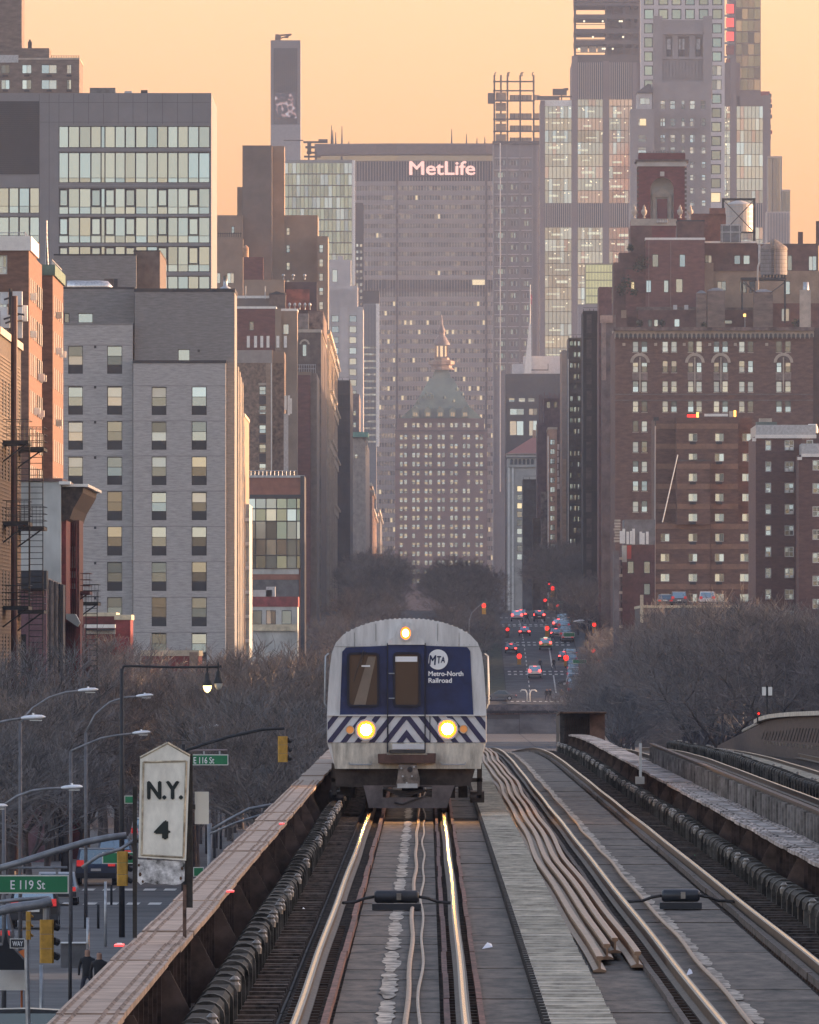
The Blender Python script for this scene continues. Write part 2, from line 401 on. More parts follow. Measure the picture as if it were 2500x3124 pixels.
# the stiffened side of the next span, its own girder
t = thing('stiffened_girder', 'dark girder with closely spaced upright ribs beside the right hand tracks', 'bridge girder', (5.62, 150, 0))
mb = MB()
for ya, yb in zip(stations(150, 400, 10)[:-1], stations(150, 400, 10)[1:]): mb.box(5.60, 5.64, ya, yb, -.6, .93, skip='')
part('web', mb, charcoal, t)
mb = MB(); mb.box(5.56, 5.66, 150, 400, .93, .96); part('flange', mb, web_m, t)
st = MB(); st.box(-.09, 0, -.13, .13, 0, 1.05); sme = st.mesh('rib', M('rib_steel', (.19,.18,.175), .6, .2, var=.35, scale=3, rand=.3))
y = 152.0
while y < 398: link('rib', sme, t, (-.025, y-150, -.16)); y += 2.05
# far through girder standing over the crest
t = thing('plate_girder', 'tall dark end of a bridge girder rising beyond the crest of the tracks', 'bridge girder', (5.6, 590, -2))
mb = MB(); mb.box(6.0, 6.55, 589.4, 606, -2.2, .97); part('end_post', mb, M('post_brown', (.15,.085,.065), .7, .1, var=.3, scale=2), t)
mb = MB()
for k in range(10):
    ya, yb = 592+k*1.5, 592+(k+1)*1.5
    mb.face([(4.9,ya,-2.4),(4.9,yb,-2.6),(4.9,yb,.98),(4.9,ya,.98)])
mb.face([(4.9,590,-2.4),(6.0,590,-2.4),(6.0,590,.98),(4.9,590,.98)])
part('web', mb, dark_steel, t)
mb = MB()
for k in range(8):
    ya, yb = 588+k*1.6, 588+(k+1)*1.6
    mb.box(4.87+.0*k, 6.6, ya, yb, 1.0-.02*k, 1.06-.02*k)
part('flange', mb, rust, t)
for k in range(12):
    mb = MB(); xx = 4.95+k*.085
    mb.prism([(xx,-1.6),(xx+.035,-1.6),(xx+.17,.8),(xx+.135,.8)], 589.9, 589.97); part('rib', mb, web_m, t)
# under-running third rails on brackets
def third_rail(label, fx, side, a=Y0, b=580, zt=.12):
    t = thing('third_rail', label, 'third rail', (fx(a), a, -.17), 'third rails beside the tracks')
    part('contact_rail', rail_mb(fx, dz=zt-.12, a=a, b=b, wob=.01), [rail_side, rail_side, rail_side], t)
    # bracket: a curved hood standing on a tie end
    h = MB(); n = 9; R1, R2 = .155, .115
    for k in range(n):
        t0, t1 = math.pi*k/n, math.pi*(k+1)/n
        h.prism([(R1*math.cos(t0),R1*math.sin(t0)*.9-.02),(R1*math.cos(t1),R1*math.sin(t1)*.9-.02),(R2*math.cos(t1),R2*math.sin(t1)*.9-.02),(R2*math.cos(t0),R2*math.sin(t0)*.9-.02)], -.09, .09)
    h.box(-.16, -.10, -.08, .08, -.34, -.02); h.box(.10, .155, -.08, .08, -.34, -.02)
    hm = h.mesh('bracket', M('bracket_iron', (.05,.046,.042), .6, .1, spec=.25, var=.5, scale=4, rand=.6))
    ins = MB(); ins.lathe([(.05,-.01),(.055,.05),(.035,.08),(.05,.1),(.02,.13)], side*.13, 0, 8); im = ins.mesh('insulator', insul)
    cv = MB(); L = 2.62
    pts = [(-.12,-.06),(-.12,.04),(-.08,.085),(.08,.085),(.12,.04),(.12,-.06)]
    for (xa, za), (xb, zb) in zip(pts, pts[1:]): cv.prism([(xa,za),(xb,zb),(xb*.86,zb-.02),(xa*.86,za-.02)], .17, .17+L)
    cm = cv.mesh('cover', cover_m)
    y = a; k = 0
    while y < b-3:
        dz = .012*math.sin(y/9)+.018*math.sin(y/23+1)
        if k < 150:
            bo = link('bracket', hm, t, (fx(y)-fx(a), y-a, tz(y)+zt+.17+dz))
            if rnd.random() < .3: link('insulator', im, bo, (0, 0, .02))
            c = link('cover', cm, t, (fx(y)-fx(a)+rnd.uniform(-.008,.008), y-a, tz(y)+zt+.17+dz+rnd.uniform(-.008,.008)))
        y += 3.05; k += 1
    # comb of tie ends and ballast retainers beside it
    mb = MB(); y = a
    while y < b:
        xx = fx(y)+side*.32; mb.box(xx-.17, xx+.17, y, y+.2, tz(y)-.24, tz(y)-.1+.03*math.sin(y*7)); y += .62
    part('tie_end', mb, timber_m, t, kind='stuff')
    return t
third_rail('dark hooded third rail between the left girder and the left track', lambda y: -1.87, 1)
third_rail('dark hooded third rail between the middle track and the rough topped girder', lambda y: 4.72, -1)
# walkway of grating panels
t = thing('walkway', 'pale metal grating walkway between the left track and the spare rails', 'walkway', (1.36, Y0, -.1))
g = MB()
g.box(-.28, .28, .0, 1.2, -.05, -.04)
for k in range(6): g.box(-.28, .28, .06+k*.17, .06+k*.17+.13, -.04, .012+.006*(k % 2), skip='b')
g.box(-.28, .28, 1.06, 1.10, -.04, .035, skip='b')
gm = g.mesh('grating_panel', grate_m)
gb = MB(); gb.box(-.34, -.285, -.1, .1, -.09, .03); gbm = gb.mesh('clip', dark_steel)
y = Y0
while y < 590:
    link('grating_panel', gm, t, (rnd.uniform(-.008,.008), y-Y0, tz(y)+.07+rnd.uniform(-.008,.008)))
    link('clip', gbm, t, (0, y-Y0+.3, tz(y)+.07)); 
    y += 1.2
# spare rails laid on the deck, waving from side to side
def spare(label, off, z, end, seed):
    def fx(y):
        u = (y-160)/10.0
        return 1.765+off+.028*math.sin(u*.55+.4)+.022*math.sin(u*.31+1)+.012*math.sin(u*1.1+seed)
    mb = MB(); path = []
    for y in stations(end, 570, 2.2): path.append((fx(y)+.0012*max(0, 200-y)*0, y, tz(y)+z+.012*math.sin(y/9+seed)))
    sweep(mb, path, RAILP)
    return solo('spare_rail', mb, old_rail, label, 'spare rail', (fx(end), end, z-.17), 'spare rails lying beside the walkway', smooth=False)
spare('rusty spare rail next to the walkway, outermost of the four lying loose', .0, .0, 168.5, 1)
spare('rusty spare rail lying second from the walkway in the loose bundle', .13, .045, 173, 1.3)
spare('rusty spare rail with the highest lying head, third from the walkway', .25, .07, 175.5, 1.6)
spare('rusty spare rail farthest from the walkway in the loose bundle', .42, .02, 170, 1.1)
# cylinder boxes lying across the tracks
def bond_box(label, x, Y, mat, ln):
    t = thing('bond_box', label, 'track device', (x, Y, -.15), 'black boxes lying across the tracks')
    mb = MB(); mb.tube([(x-ln/2,Y,.02),(x-ln/2+.03,Y,.02),(x+ln/2-.03,Y,.02),(x+ln/2,Y,.02)], [.06,.085,.085,.06], 14); part('drum', mb, mat, t, True)
    mb = MB(); mb.box(x-ln*.55, x+ln*.55, Y-.25, Y+.25, -.15, -.07); part('sled', mb, charcoal, t)
    for s in (-1, 1):
        mb = MB(); mb.tube([(x+s*ln/2,Y,.02),(x+s*(ln/2+.12),Y,.0),(x+s*(ln/2+.25),Y+.2,-.05),(x+s*.70,Y,-.06)], .022, 6); part('rod', mb, dark_steel, t, True)
    mb = MB(); mb.box(x+.0, x+.06, Y-.12, Y-.09, -.02, .07); part('tag_plate', mb, insul, t)
    return t
bond_box('black box with a brass tag lying across the left track', -.40, 209, M('black_rubber', (.03,.03,.035), .5, var=.2, scale=4), .58)
bond_box('smooth black drum lying across the middle track', 3.33, 210, M('black_drum', (.035,.037,.045), .35, var=.1, scale=4), .5)
# litter
def litter(label, x, Y, c, s=.05, z=-.14):
    mb = MB(); mb.v += [(x-s,Y-.2,z),(x+s,Y-.1,z+.02),(x+s*.8,Y+.3,z+.05),(x-s*.6,Y+.25,z+.01),(x,Y,z+.07)]
    mb.f += [(0,1,4),(1,2,4),(2,3,4),(3,0,4)]; mb.m += [0]*4
    solo('litter', mb, c, label, 'litter', (x, Y, z), 'scraps of litter on the tracks')
lw = M('paper', (.7,.72,.78), .7, var=0)
litter('pale blue scrap of paper on the boards left of the walkway', .68, 181, lw, .06)
litter('white scrap lying against the left rail of the middle track', 2.72, 166, lw, .035)
litter('small grey white scrap beside the left rail near the train', -1.6, 206, lw, .03)
litter('green bottle glinting beside the right rail of the middle track', 4.35, 260, M('green_plastic', (.05,.4,.12), .2, var=0, emit=.05), .03)  # glint put in as a faint glow of the bottle
# right hand tracks, curving away
def fr(x): return lambda y: x
track('railway_track', 'track immediately right of the ribbed girder', 7.85, a=190, fx=fr(7.85), b=640)
track('railway_track', 'farthest track by the tall dark railing on the right', 11.37, a=250, fx=fr(11.37), b=640)
third_rail('third rail with a row of pale insulators by the right hand walkway', fr(9.1), 1, a=200, b=600)
wavy(7.95, .035, -.1, 'guard_rail', old_rail, 'pale guard rail between the rails of the track right of the ribbed girder', 4, a=190)
t = thing('walkway', 'pale grating walkway between the two right hand tracks', 'walkway', (9.85, 200, -.1))
y = 200.0
while y < 600:
    o = link('grating_panel', gm, t, (0, y-200, tz(y)+.05)); o.scale = (1.7, 1, 1); y += 1.2
# outer girder on the right, raised and capped with pale coping
t = thing('parapet_girder', 'raised dark parapet with pale curved coping at far right', 'bridge girder', (13.2, 380, 0))
def pxY(x, Y): return (x-VX)*Y/F
def at(px, py, Y): return (PX(px, Y), Y, PZ(py, Y))
cp = [(2318,2196,560),(2335,2187,553),(2360,2180,545),(2400,2175,532),(2440,2172,520),(2510,2169,500),(2560,2168,485)]
mb = MB(); mw = MB()
for (a0, b0, c0), (a1, b1, c1) in zip(cp, cp[1:]):
    p, q = at(a0, b0, c0), at(a1, b1, c1); h = .14
    for A, B in ((p, q),):
        mb.v += [(A[0]-.2,A[1],A[2]-h),(A[0]+.3,A[1]+.5,A[2]-h),(A[0]+.3,A[1]+.5,A[2]),(A[0]-.2,A[1],A[2]),(B[0]-.2,B[1],B[2]-h),(B[0]+.3,B[1]+.5,B[2]-h),(B[0]+.3,B[1]+.5,B[2]),(B[0]-.2,B[1],B[2])]
        i = len(mb.v)-8; mb.f += [(i,i+4,i+5,i+1),(i+1,i+5,i+6,i+2),(i+2,i+6,i+7,i+3),(i+3,i+7,i+4,i)]; mb.m += [0]*4
    mw.face([(p[0],p[1],p[2]-2.3),(q[0],q[1],q[2]-2.3),(q[0],q[1],q[2]-.12),(p[0],p[1],p[2]-.12)])
A = at(2318, 2210, 560); B = at(2190, 2275, 640)
mw.face([(B[0],B[1],B[2]-.8),(A[0],A[1],A[2]-2),(A[0],A[1],A[2]),(B[0],B[1],B[2])])
part('web', mw, web_m, t); part('coping', mb, grate_m, t)
mb = MB(); mb.tube([at(2268,2230,592), at(2318,2204,560)], .06, 5); part('coping', mb, grate_m, t)
for k in range(24):
    mb = MB(); Yk = 556-k*3.2; xk = 2330+k*9.5
    mb.prism([(PX(xk-10,Yk),PZ(2255+k*.6,Yk)),(PX(xk-7,Yk),PZ(2255+k*.6,Yk)),(PX(xk+5,Yk),PZ(2219+k*.15,Yk)),(PX(xk+2,Yk),PZ(2219+k*.15,Yk))], Yk-2.3, Yk-2.2); part('brace', mb, dark_steel, t)
    mb = MB(); mb.box(PX(xk-4,Yk), PX(xk+1,Yk), Yk-3, Yk-2.9, PZ(2268+k*1.1,Yk), PZ(2259+k*.9,Yk)); part('insulator', mb, insul, t)
# sign and signal on the right viaduct
t = thing('marker_post', 'black post carrying two small white plates above the right parapet', 'marker post', at(2342, 2182, 548))
Ys = 548
mb = MB(); mb.box(PX(2339,Ys), PX(2344,Ys), Ys-.04, Ys+.04, PZ(2185,Ys), PZ(2092,Ys)); part('post', mb, black_iron, t)
for xa, xb in ((2326,2338),(2345,2357)):
    mb = MB(); mb.box(PX(xa,Ys), PX(xb,Ys), Ys-.06, Ys-.03, PZ(2122,Ys), PZ(2096,Ys)); part('plate', mb, white_paint, t)
RED = M('red_lamp', (1,.015,.01), .4, var=0, emit=.9)
t = thing('rail_signal', 'small red light signal at the end of the right parapet', 'rail signal', at(2314, 2200, 555))
mb = MB(); mb.box(PX(2309,555), PX(2319,555), 554, 554.3, PZ(2208,555), PZ(2170,555)); part('housing', mb, black_iron, t)
mb = MB(); mb.disc(PX(2314,555), 553.9, PZ(2177,555), .035, 10); part('lens', mb, RED, t)
# lone post between the girders
t = thing('cable_post', 'slim grey post on a stone block beside the rough topped girder', 'post', at(1955, 2380, 300))
mb = MB(); mb.box(PX(1951,315), PX(1959,315), 315, 315.1, PZ(2372,315), PZ(2268,315)); part('shaft', mb, galv, t)
mb = MB(); mb.box(PX(1940,315), PX(1967,315), 314.9, 315.3, PZ(2392,315), PZ(2370,315)); part('block', mb, concrete, t)
# ------------------------------------------------------------------ the train
TY, TS = 320.6, 152.2
def tx(px): return TC1+(px-1237)/TS
def tzz(py): return CH+(VY-py)/TS
def zx(z): return tx(900+z*.4058)      # from an enlargement of the photograph
def zz_(z): return tzz(1800+z*.4058)
steel_w = M('train_silver', (.62,.615,.61), .4, .1, var=.11, scale=2.4, st=(2.4,2.4,.35), detail=6)
steel_d = M('train_dirty_white', (.50,.46,.385), .55, .0, var=.28, scale=3, st=(1.6,1.6,.4), detail=6)
blue_m = M('train_blue', (.014,.030,.10), .25, var=.2, scale=1.5)
stripe_w = M('stripe_white', (.62,.62,.63), .4, var=.06, scale=3)
stripe_b = M('stripe_blue', (.035,.032,.085), .4, var=.05, scale=3)
under_m = M('train_underframe', (.045,.034,.03), .75, .1, var=.35, scale=3)
pilot_m = M('pilot_steel', (.12,.10,.10), .6, .2, var=.25, scale=2)
white_m = M('logo_white', (.85,.85,.85), .5, var=0)
cab_glass = GLASS('cab_glass', (.75,.70,.62), .13, inner=(.03,.022,.018), rand=.1)
cab_dark = M('cab_interior', (.05,.032,.022), .8, var=.3, scale=2)
HEAD = M('headlamp_glow', (1,.44,.08), .3, var=0, emit=130)
TOPL = M('top_lamp_glow', (1,.42,.13), .3, var=0, emit=9)
HALO = M('lamp_halo_glow', (1,.27,.03), .3, var=0, emit=.30)
AMB = M('amber_lens', (.55,.22,.07), .2, var=0, emit=.12)
train = thing('train', 'silver and blue commuter train coming head on with glowing headlights', 'train', (TC1, TY, 0))
def mir(pts): return pts
HW = 1.60
def outline(inset=0, zb=.98, ztop=3.9):
    """car cross section from bottom left, counter clockwise seen from the front"""
    pr = [(1.46,.98),(1.60,1.42),(1.60,1.95),(1.585,2.3),(1.545,2.9),(1.50,3.22),(1.42,3.42),(1.27,3.58),(1.02,3.72),(.70,3.83),(.36,3.885),(0,3.9)]
    pr = [(max(0, a-inset) if a else 0, b-(inset if b > 3 else 0)) for a, b in pr]
    return [(TC1+a, b) for a, b in pr]+[(TC1-a, b) for a, b in pr[-2::-1]]
ol = outline()
mb = MB(); mb.prism(ol, TY, TY+26, 0); part('body', mb, steel_w, train)
for k in range(2):
    mb = MB(); mb.prism(ol, TY+26.8+k*26.8, TY+52.8+k*26.8, 0); mb.box(TC1-.6, TC1+.6, TY+26+k*26.8, TY+26.8+k*26.8, 1.2, 3.4); part('trailing_car', mb, steel_w, train)
# roof corrugations standing proud, seen as teeth along the roof line
for k in range(26):
    u = -1.2+2.4*k/25; zt = 3.9-.30*abs(u/1.25)**2.4
    mb = MB(); mb.box(TC1+u-.018, TC1+u+.018, TY+.5, TY+25, zt-.03, zt+.011); part('roof_rib', mb, steel_w, train)
# lower shell, dirty white band under the stripes
mb = MB(); mb.prism([(zx(262),zz_(1150)),(zx(290),zz_(1345)),(zx(1388),zz_(1345)),(zx(1410),zz_(1150))], TY-.05, TY-.004); part('lower_panel', mb, steel_d, train)
# blue mask with rounded top corners
def rrect(x0, x1, z0, z1, r, n=5, rb=None):
    p = []; rb = r if rb is None else rb
    for cx, cz, a0, q in ((x0+rb,z0+rb,180,rb),(x1-rb,z0+rb,270,rb),(x1-r,z1-r,0,r),(x0+r,z1-r,90,r)):
        for k in range(n+1):
            a = R(a0+90*k/n); p.append((cx+q*math.cos(a), cz+q*math.sin(a)))
    return p
mb = MB(); b0, b1 = zz_(945), zz_(418)
mb.prism([(zx(327),b0),(zx(1332),b0),(zx(1308),zz_(460)),(zx(1285),zz_(430)),(zx(968),b1),(zx(690),b1),(zx(375),zz_(432)),(zx(345),zz_(465))], TY-.03, TY-.003); part('blue_mask', mb, blue_m, train)
for u, za, zb in ((-1.05,3.05,3.62),(1.05,3.05,3.62),(-.62,3.3,3.80),(.62,3.3,3.80)):
    mb = MB(); mb.box(TC1+u-.004, TC1+u+.004, TY-.012, TY-.001, za+.15, zb); part('roof_seam', mb, M('seam_grey', (.2,.195,.19), .6, var=0), train)
mb = MB(); mb.box(TC1-1.44, TC1-.46, TY-.012, TY-.001, 3.335, 3.343); mb.box(TC1+.38, TC1+1.44, TY-.012, TY-.001, 3.335, 3.343); part('roof_seam', mb, MATS['seam_grey'], train)
rv = MB()
for k in range(26):
    for zr in (3.37, 1.40):
        if abs(-1.38+k*.11) > .45 or zr < 2: rv.box(TC1-1.385+k*.11, TC1-1.375+k*.11, TY-(.012 if zr > 2 else .058), TY-.001, zr, zr+.010)
part('rivet', rv, MATS['seam_grey'], train, kind='stuff')
# windows
def ring(x0, x1, z0, z1, r, wd, ya, yb, mat, name, inner=None):
    o, i = rrect(x0, x1, z0, z1, r), rrect(x0+wd, x1-wd, z0+wd, z1-wd, max(.01, r-wd*.6))
    mb = MB(); n = len(o)
    for k in range(n):
        l = (k+1) % n
        mb.face([(o[k][0],ya,o[k][1]),(o[l][0],ya,o[l][1]),(i[l][0],ya,i[l][1]),(i[k][0],ya,i[k][1])])
        mb.face([(o[l][0],ya,o[l][1]),(o[k][0],ya,o[k][1]),(o[k][0],yb,o[k][1]),(o[l][0],yb,o[l][1])])
        mb.face([(i[k][0],ya,i[k][1]),(i[l][0],ya,i[l][1]),(i[l][0],yb,i[l][1]),(i[k][0],yb,i[k][1])])
    wn = part(name, mb, mat, train)
    gp = MB(); gp.face([(a, yb, b) for a, b in i]); part('pane', gp, inner or cab_glass, wn)
    return wn
gasket = M('black_gasket', (.012,.014,.03), .5, var=0)
w1 = ring(zx(382), zx(625), zz_(880), zz_(470), .09, .045, TY-.075, TY-.036, gasket, 'cab_window')
mb = MB(); mb.prism([(zx(430),zz_(868)),(zx(520),zz_(868)),(zx(600),zz_(500)),(zx(540),zz_(500))], TY-.045, TY-.040); part('reflection_panel', mb, M('cab_reflection', (.22,.17,.13), .7, var=.15), w1)  # slanted reflection in the cab glass, put in as a coloured panel
mb = MB(); mb.box(zx(490), zx(555), TY-.048, TY-.042, zz_(578), zz_(566)); part('cab_fitting', mb, white_m, w1)
mb = MB(); mb.tube([(zx(505),TY-.10,zz_(455)),(zx(470),TY-.10,zz_(560)),(zx(430),TY-.10,zz_(690))], .010, 5); mb.tube([(zx(520),TY-.10,zz_(460)),(zx(482),TY-.10,zz_(565))], .008, 5); part('wiper', mb, dark_steel, train)
# centre door with its posts
dr = MB(); xl, xr = zx(686), zx(968)
dr.box(xl, xr, TY-.075, TY-.032, zz_(945), zz_(412)); door = part('end_door', dr, blue_m, train)
for xx in (zx(686), zx(968)):
    mb = MB(); mb.box(xx-.012, xx+.012, TY-.09, TY-.02, zz_(1222), zz_(400)); part('post', mb, gasket, train)
o = ring(zx(727), zx(935), zz_(880), zz_(468), .085, .045, TY-.115, TY-.078, gasket, 'door_window')
mb = MB(); mb.box(zx(738), zx(910), TY-.10, TY-.088, zz_(540), zz_(500)); part('sun_shade', mb, white_m, o)
for zq in (628, 815):
    mb = MB(); mb.tube([(zx(695),TY-.10,zz_(zq)),(zx(738),TY-.12,zz_(zq))], .012, 6); part('door_handle', mb, galv, train)
# bell shaped headlamp housing on the roof edge
mb = MB(); hp = []
for a, b in ((-138,385),(-130,372),(-95,355),(-80,330),(-68,285),(-45,255),(-20,243),(0,240)): hp.append((zx(826+a), zz_(b)))
hp = hp+[(zx(826+a), zz_(b)) for a, b in ((20,243),(45,255),(68,285),(80,330),(95,355),(130,372),(138,385))]
mb.prism([(zx(688),zz_(412)),(zx(966),zz_(412))]+hp[::-1], TY-.11, TY-.002); part('lamp_housing', mb, steel_w, train)
def lamp(cx, cz, r, mat, rim, name, y=TY-.06, rx=None):
    mb = MB(); e_ = 1.52 if mat.name in ('headlamp_glow', 'top_lamp_glow') else 1; mb.lathe([(r*e_,0),(r*e_*1.2,.0),(r*e_*1.2,.05),(r*e_,.05)], 0, 0, 18)
    mb.v = [(cx+a*((rx or r)/r), y-c, cz+b) for a, b, c in mb.v]; mb.f = mb.f[:-1]; mb.m = mb.m[:-1]
    h = part(name, mb, rim, train)
    glow = mat.name in ('headlamp_glow', 'top_lamp_glow'); q = .92 if glow else 1
    d = MB(); d.disc(cx, y-.016, cz, r*q, 18, rx=rx and rx*q); part('lens', d, mat, h)
    if glow: d = MB(); d.disc(cx, y-.010, cz, r*1.5, 20, rx=rx and rx*1.5); part('reflector', d, HALO, h)  # glowing disc added as the lamp's orange halo, not a reflector
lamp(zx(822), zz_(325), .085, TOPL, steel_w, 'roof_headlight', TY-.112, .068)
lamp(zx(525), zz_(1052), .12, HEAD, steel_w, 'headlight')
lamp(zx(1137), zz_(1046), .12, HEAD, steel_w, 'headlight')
lamp(zx(404), zz_(1052), .075, AMB, steel_d, 'marker_light')
lamp(zx(1258), zz_(1046), .075, AMB, steel_d, 'marker_light')
# chevron stripes
xc = zx(829); z0, z1 = zz_(1147), zz_(948); H = z1-z0; half = (zx(1427)-zx(232))/2
mb = MB(); mb.box(zx(236), zx(1425), TY-.045, TY-.003, z0, z1); part('stripe_band', mb, stripe_w, train)
K = .78; P = .282; BW = .125
def clip(poly, axis, lim, keep_less):
    out = []
    for i in range(len(poly)):
        a, b = poly[i], poly[(i+1) % len(poly)]
        ia = (a[axis] <= lim) == keep_less; ib = (b[axis] <= lim) == keep_less
        if ia: out.append(a)
        if ia != ib:
            t = (lim-a[axis])/(b[axis]-a[axis]); out.append((a[0]+t*(b[0]-a[0]), a[1]+t*(b[1]-a[1])))
    return out
for k in range(-2, 8):
    c0 = k*P-.055; c1 = c0+BW
    poly = [(c0,z1),(c1,z1),(c1+K*H,z0),(c0+K*H,z0)]
    poly = clip(clip(poly, 0, 0, False), 0, half-.01, True)
    if len(poly) < 3: continue
    for s in (-1, 1):
        q = [(xc+s*a, b) for a, b in poly]
        mb = MB(); mb.prism(q if s < 0 else q[::-1], TY-.055, TY-.042); part('stripe', mb, stripe_b, train)
for xx in (zx(690), zx(968), zx(1005), zx(1063)):
    mb = MB(); mb.box(xx-.008, xx+.008, TY-.062, TY-.04, z0, z1); part('seam', mb, gasket, train)
mb = MB(); mb.box(zx(230), zx(1430), TY-.09, TY-.002, zz_(948), zz_(938)); part('belt_rail', mb, steel_w, train)
mb = MB(); mb.box(zx(722), zx(968), TY-.09, TY-.052, zz_(1198), zz_(1158)); part('step_plate', mb, stripe_w, train)
mb = MB(); mb.box(zx(700), zx(970), TY-.10, TY-.052, zz_(1228), zz_(1202)); part('threshold', mb, dark_steel, train)
# logo and name
lg = MB(); cx, cz, r = zx(1065), zz_(523), .202
n = 40; pts = []
for k in range(n):
    a = 2*math.pi*k/n; xx, zq = cx+r*math.cos(a), cz+r*math.sin(a)
    pts.append((max(xx, zx(995)+(zq-cz)*.12), zq))
lg.face([(a, TY-.034, b) for a, b in pts]); logo = part('logo', lg, white_m, train)
text('M', 'lettering', logo, zx(998), TY-.036, zz_(565), .20, blue_m, width=.145, bold=.03, shear=.12)
text('T', 'lettering', logo, zx(1058), TY-.036, zz_(553), .15, blue_m, width=.085, bold=.03, shear=.12)
text('A', 'lettering', logo, zx(1086), TY-.036, zz_(548), .125, blue_m, width=.085, bold=.03, shear=.1)
text('Metro-North', 'lettering', train, zx(993), TY-.033, zz_(648), .100, white_m, width=zx(1257)-zx(993), bold=.034)
text('Railroad', 'lettering', train, zx(993), TY-.033, zz_(699), .100, white_m, width=zx(1170)-zx(993), bold=.034)
# coupler, buffer beam, pilot
mb = MB(); mb.prism([(zx(612),zz_(1232)),(zx(615),zz_(1302)),(zx(1047),zz_(1302)),(zx(1050),zz_(1228)),(zx(985),zz_(1226)),(zx(985),zz_(1238)),(zx(680),zz_(1238)),(zx(680),zz_(1230))], TY-.30, TY-.03); part('buffer_plate', mb, M('brown_plate', (.10,.055,.045), .6, .2, var=.25, scale=3), train)
mb = MB(); mb.prism([(zx(745),zz_(1478)),(zx(925),zz_(1478)),(zx(928),zz_(1420)),(zx(905),zz_(1315)),(zx(770),zz_(1312)),(zx(760),zz_(1420))], TY-.42, TY-.05); cpl = part('coupler', mb, M('coupler_steel', (.17,.145,.13), .5, .5, var=.3, scale=5), train)
mb = MB(); mb.lathe([(.055,0),(.03,.0),(.03,.02)], 0, 0, 12); mb.v = [(zx(855)+a, TY-.425-c, zz_(1350)+b) for a, b, c in mb.v]; part('socket', mb, charcoal, cpl)
for xx, zq in ((800,1400),(870,1400),(885,1330),(790,1340),(830,1450)):
    mb = MB(); mb.tube([(zx(xx),TY-.42,zz_(zq)),(zx(xx),TY-.46,zz_(zq))], .02, 8); part('bolt', mb, galv, cpl)
mb = MB(); mb.box(zx(760), zx(912), TY-.45, TY-.30, zz_(1488), zz_(1455)); part('air_contact', mb, galv, cpl)
for a, b in ((398,568),(1092,1270)):
    mb = MB(); mb.tube([(zx(a),TY-.06,zz_(1300)),(zx(a),TY-.12,zz_(1312)),(zx(b),TY-.12,zz_(1312)),(zx(b),TY-.06,zz_(1296))], .012, 6); part('grab_rail', mb, galv, train)
mb = MB(); mb.prism([(zx(285),zz_(1345)),(zx(300),zz_(1480)),(zx(500),zz_(1485)),(zx(1190),zz_(1485)),(zx(1310),zz_(1470)),(zx(1345),zz_(1345))], TY+.15, TY+1.6); part('underframe', mb, under_m, train)
pl = [(zx(505),zz_(1470)),(zx(545),zz_(1640)),(zx(1130),zz_(1640)),(zx(1190),zz_(1470))]
hx0, hx1, hz0, hz1 = zx(650), zx(1020), zz_(1560), zz_(1478)
mb = MB(); ya, yb = TY-.08, TY-.02
mb.prism([pl[0],pl[1],(hx0,zz_(1640)),(hx0,zz_(1470))], ya, yb); mb.prism([(hx1,zz_(1470)),(hx1,zz_(1640)),pl[2],pl[3]], ya, yb)
mb.prism([(hx0,hz0),(hx0,zz_(1640)),(hx1,zz_(1640)),(hx1,hz0)], ya, yb); mb.box(hx0, hx1, ya, yb, hz1, zz_(1470)); part('pilot', mb, pilot_m, train)
for k in range(6):
    mb = MB(); z = zz_(1500+k*9); mb.tube([(hx0+.05+k*.05,TY+.02,z),(hx0+.5,TY-.02,z-.05-.01*k),(hx1-.1*k,TY,z)], .016, 5); part('hose', mb, under_m if k % 2 else dark_steel, train, True)
mb = MB(); mb.tube([(zx(740),TY-.10,zz_(1600)),(zx(800),TY-.14,zz_(1612)),(zx(900),TY-.12,zz_(1570)),(zx(985),TY-.1,zz_(1545))], .018, 6); part('hose', mb, dark_steel, train, True)
# trucks and wheels, contact shoes, side steps
for s in (-1, 1):
    for yy in (TY+1.6, TY+4.2):
        mb = MB(); mb.tube([(TC1+s*.69,yy,.43),(TC1+s*.83,yy,.43)], .43, 20); part('wheel', mb, rust, train)
    mb = MB(); mb.box(TC1+s*1.13-.09, TC1+s*1.13+.09, TY+.9, TY+5, .3, .75); part('side_frame', mb, under_m, train)
    mb = MB(); mb.box(TC1+s*1.42-.14, TC1+s*1.42+.14, TY+1.2, TY+4.6, .2, .42); part('shoe_beam', mb, under_m, train)
    mb = MB(); mb.box(TC1+s*1.46-.05, TC1+s*1.46+.05, TY+.3, TY+.8, .30, 1.0); mb.box(TC1+s*1.40-.1, TC1+s*1.40+.12, TY+.3, TY+.8, .62, .70); mb.box(TC1+s*1.38-.12, TC1+s*1.38+.12, TY+.3, TY+.8, .30, .36); part('side_step', mb, under_m, train)
    mb = MB(); xx = TC1+s*1.63; mb.tube([(xx-s*.06,TY+.35,3.2),(xx,TY+.3,3.15),(xx+s*.02,TY+.3,2.2),(xx-s*.03,TY+.35,2.1)], .016, 6); part('hand_rail', mb, galv, train, True)
mb = MB()
for k in range(14):
    xx = TC1+rnd.uniform(-1.25,1.25); zq = rnd.uniform(.35,.85); mb.box(xx-.12, xx+.12, TY+.6, TY+2, zq-.12, zq+.1)
part('equipment', mb, under_m, train)
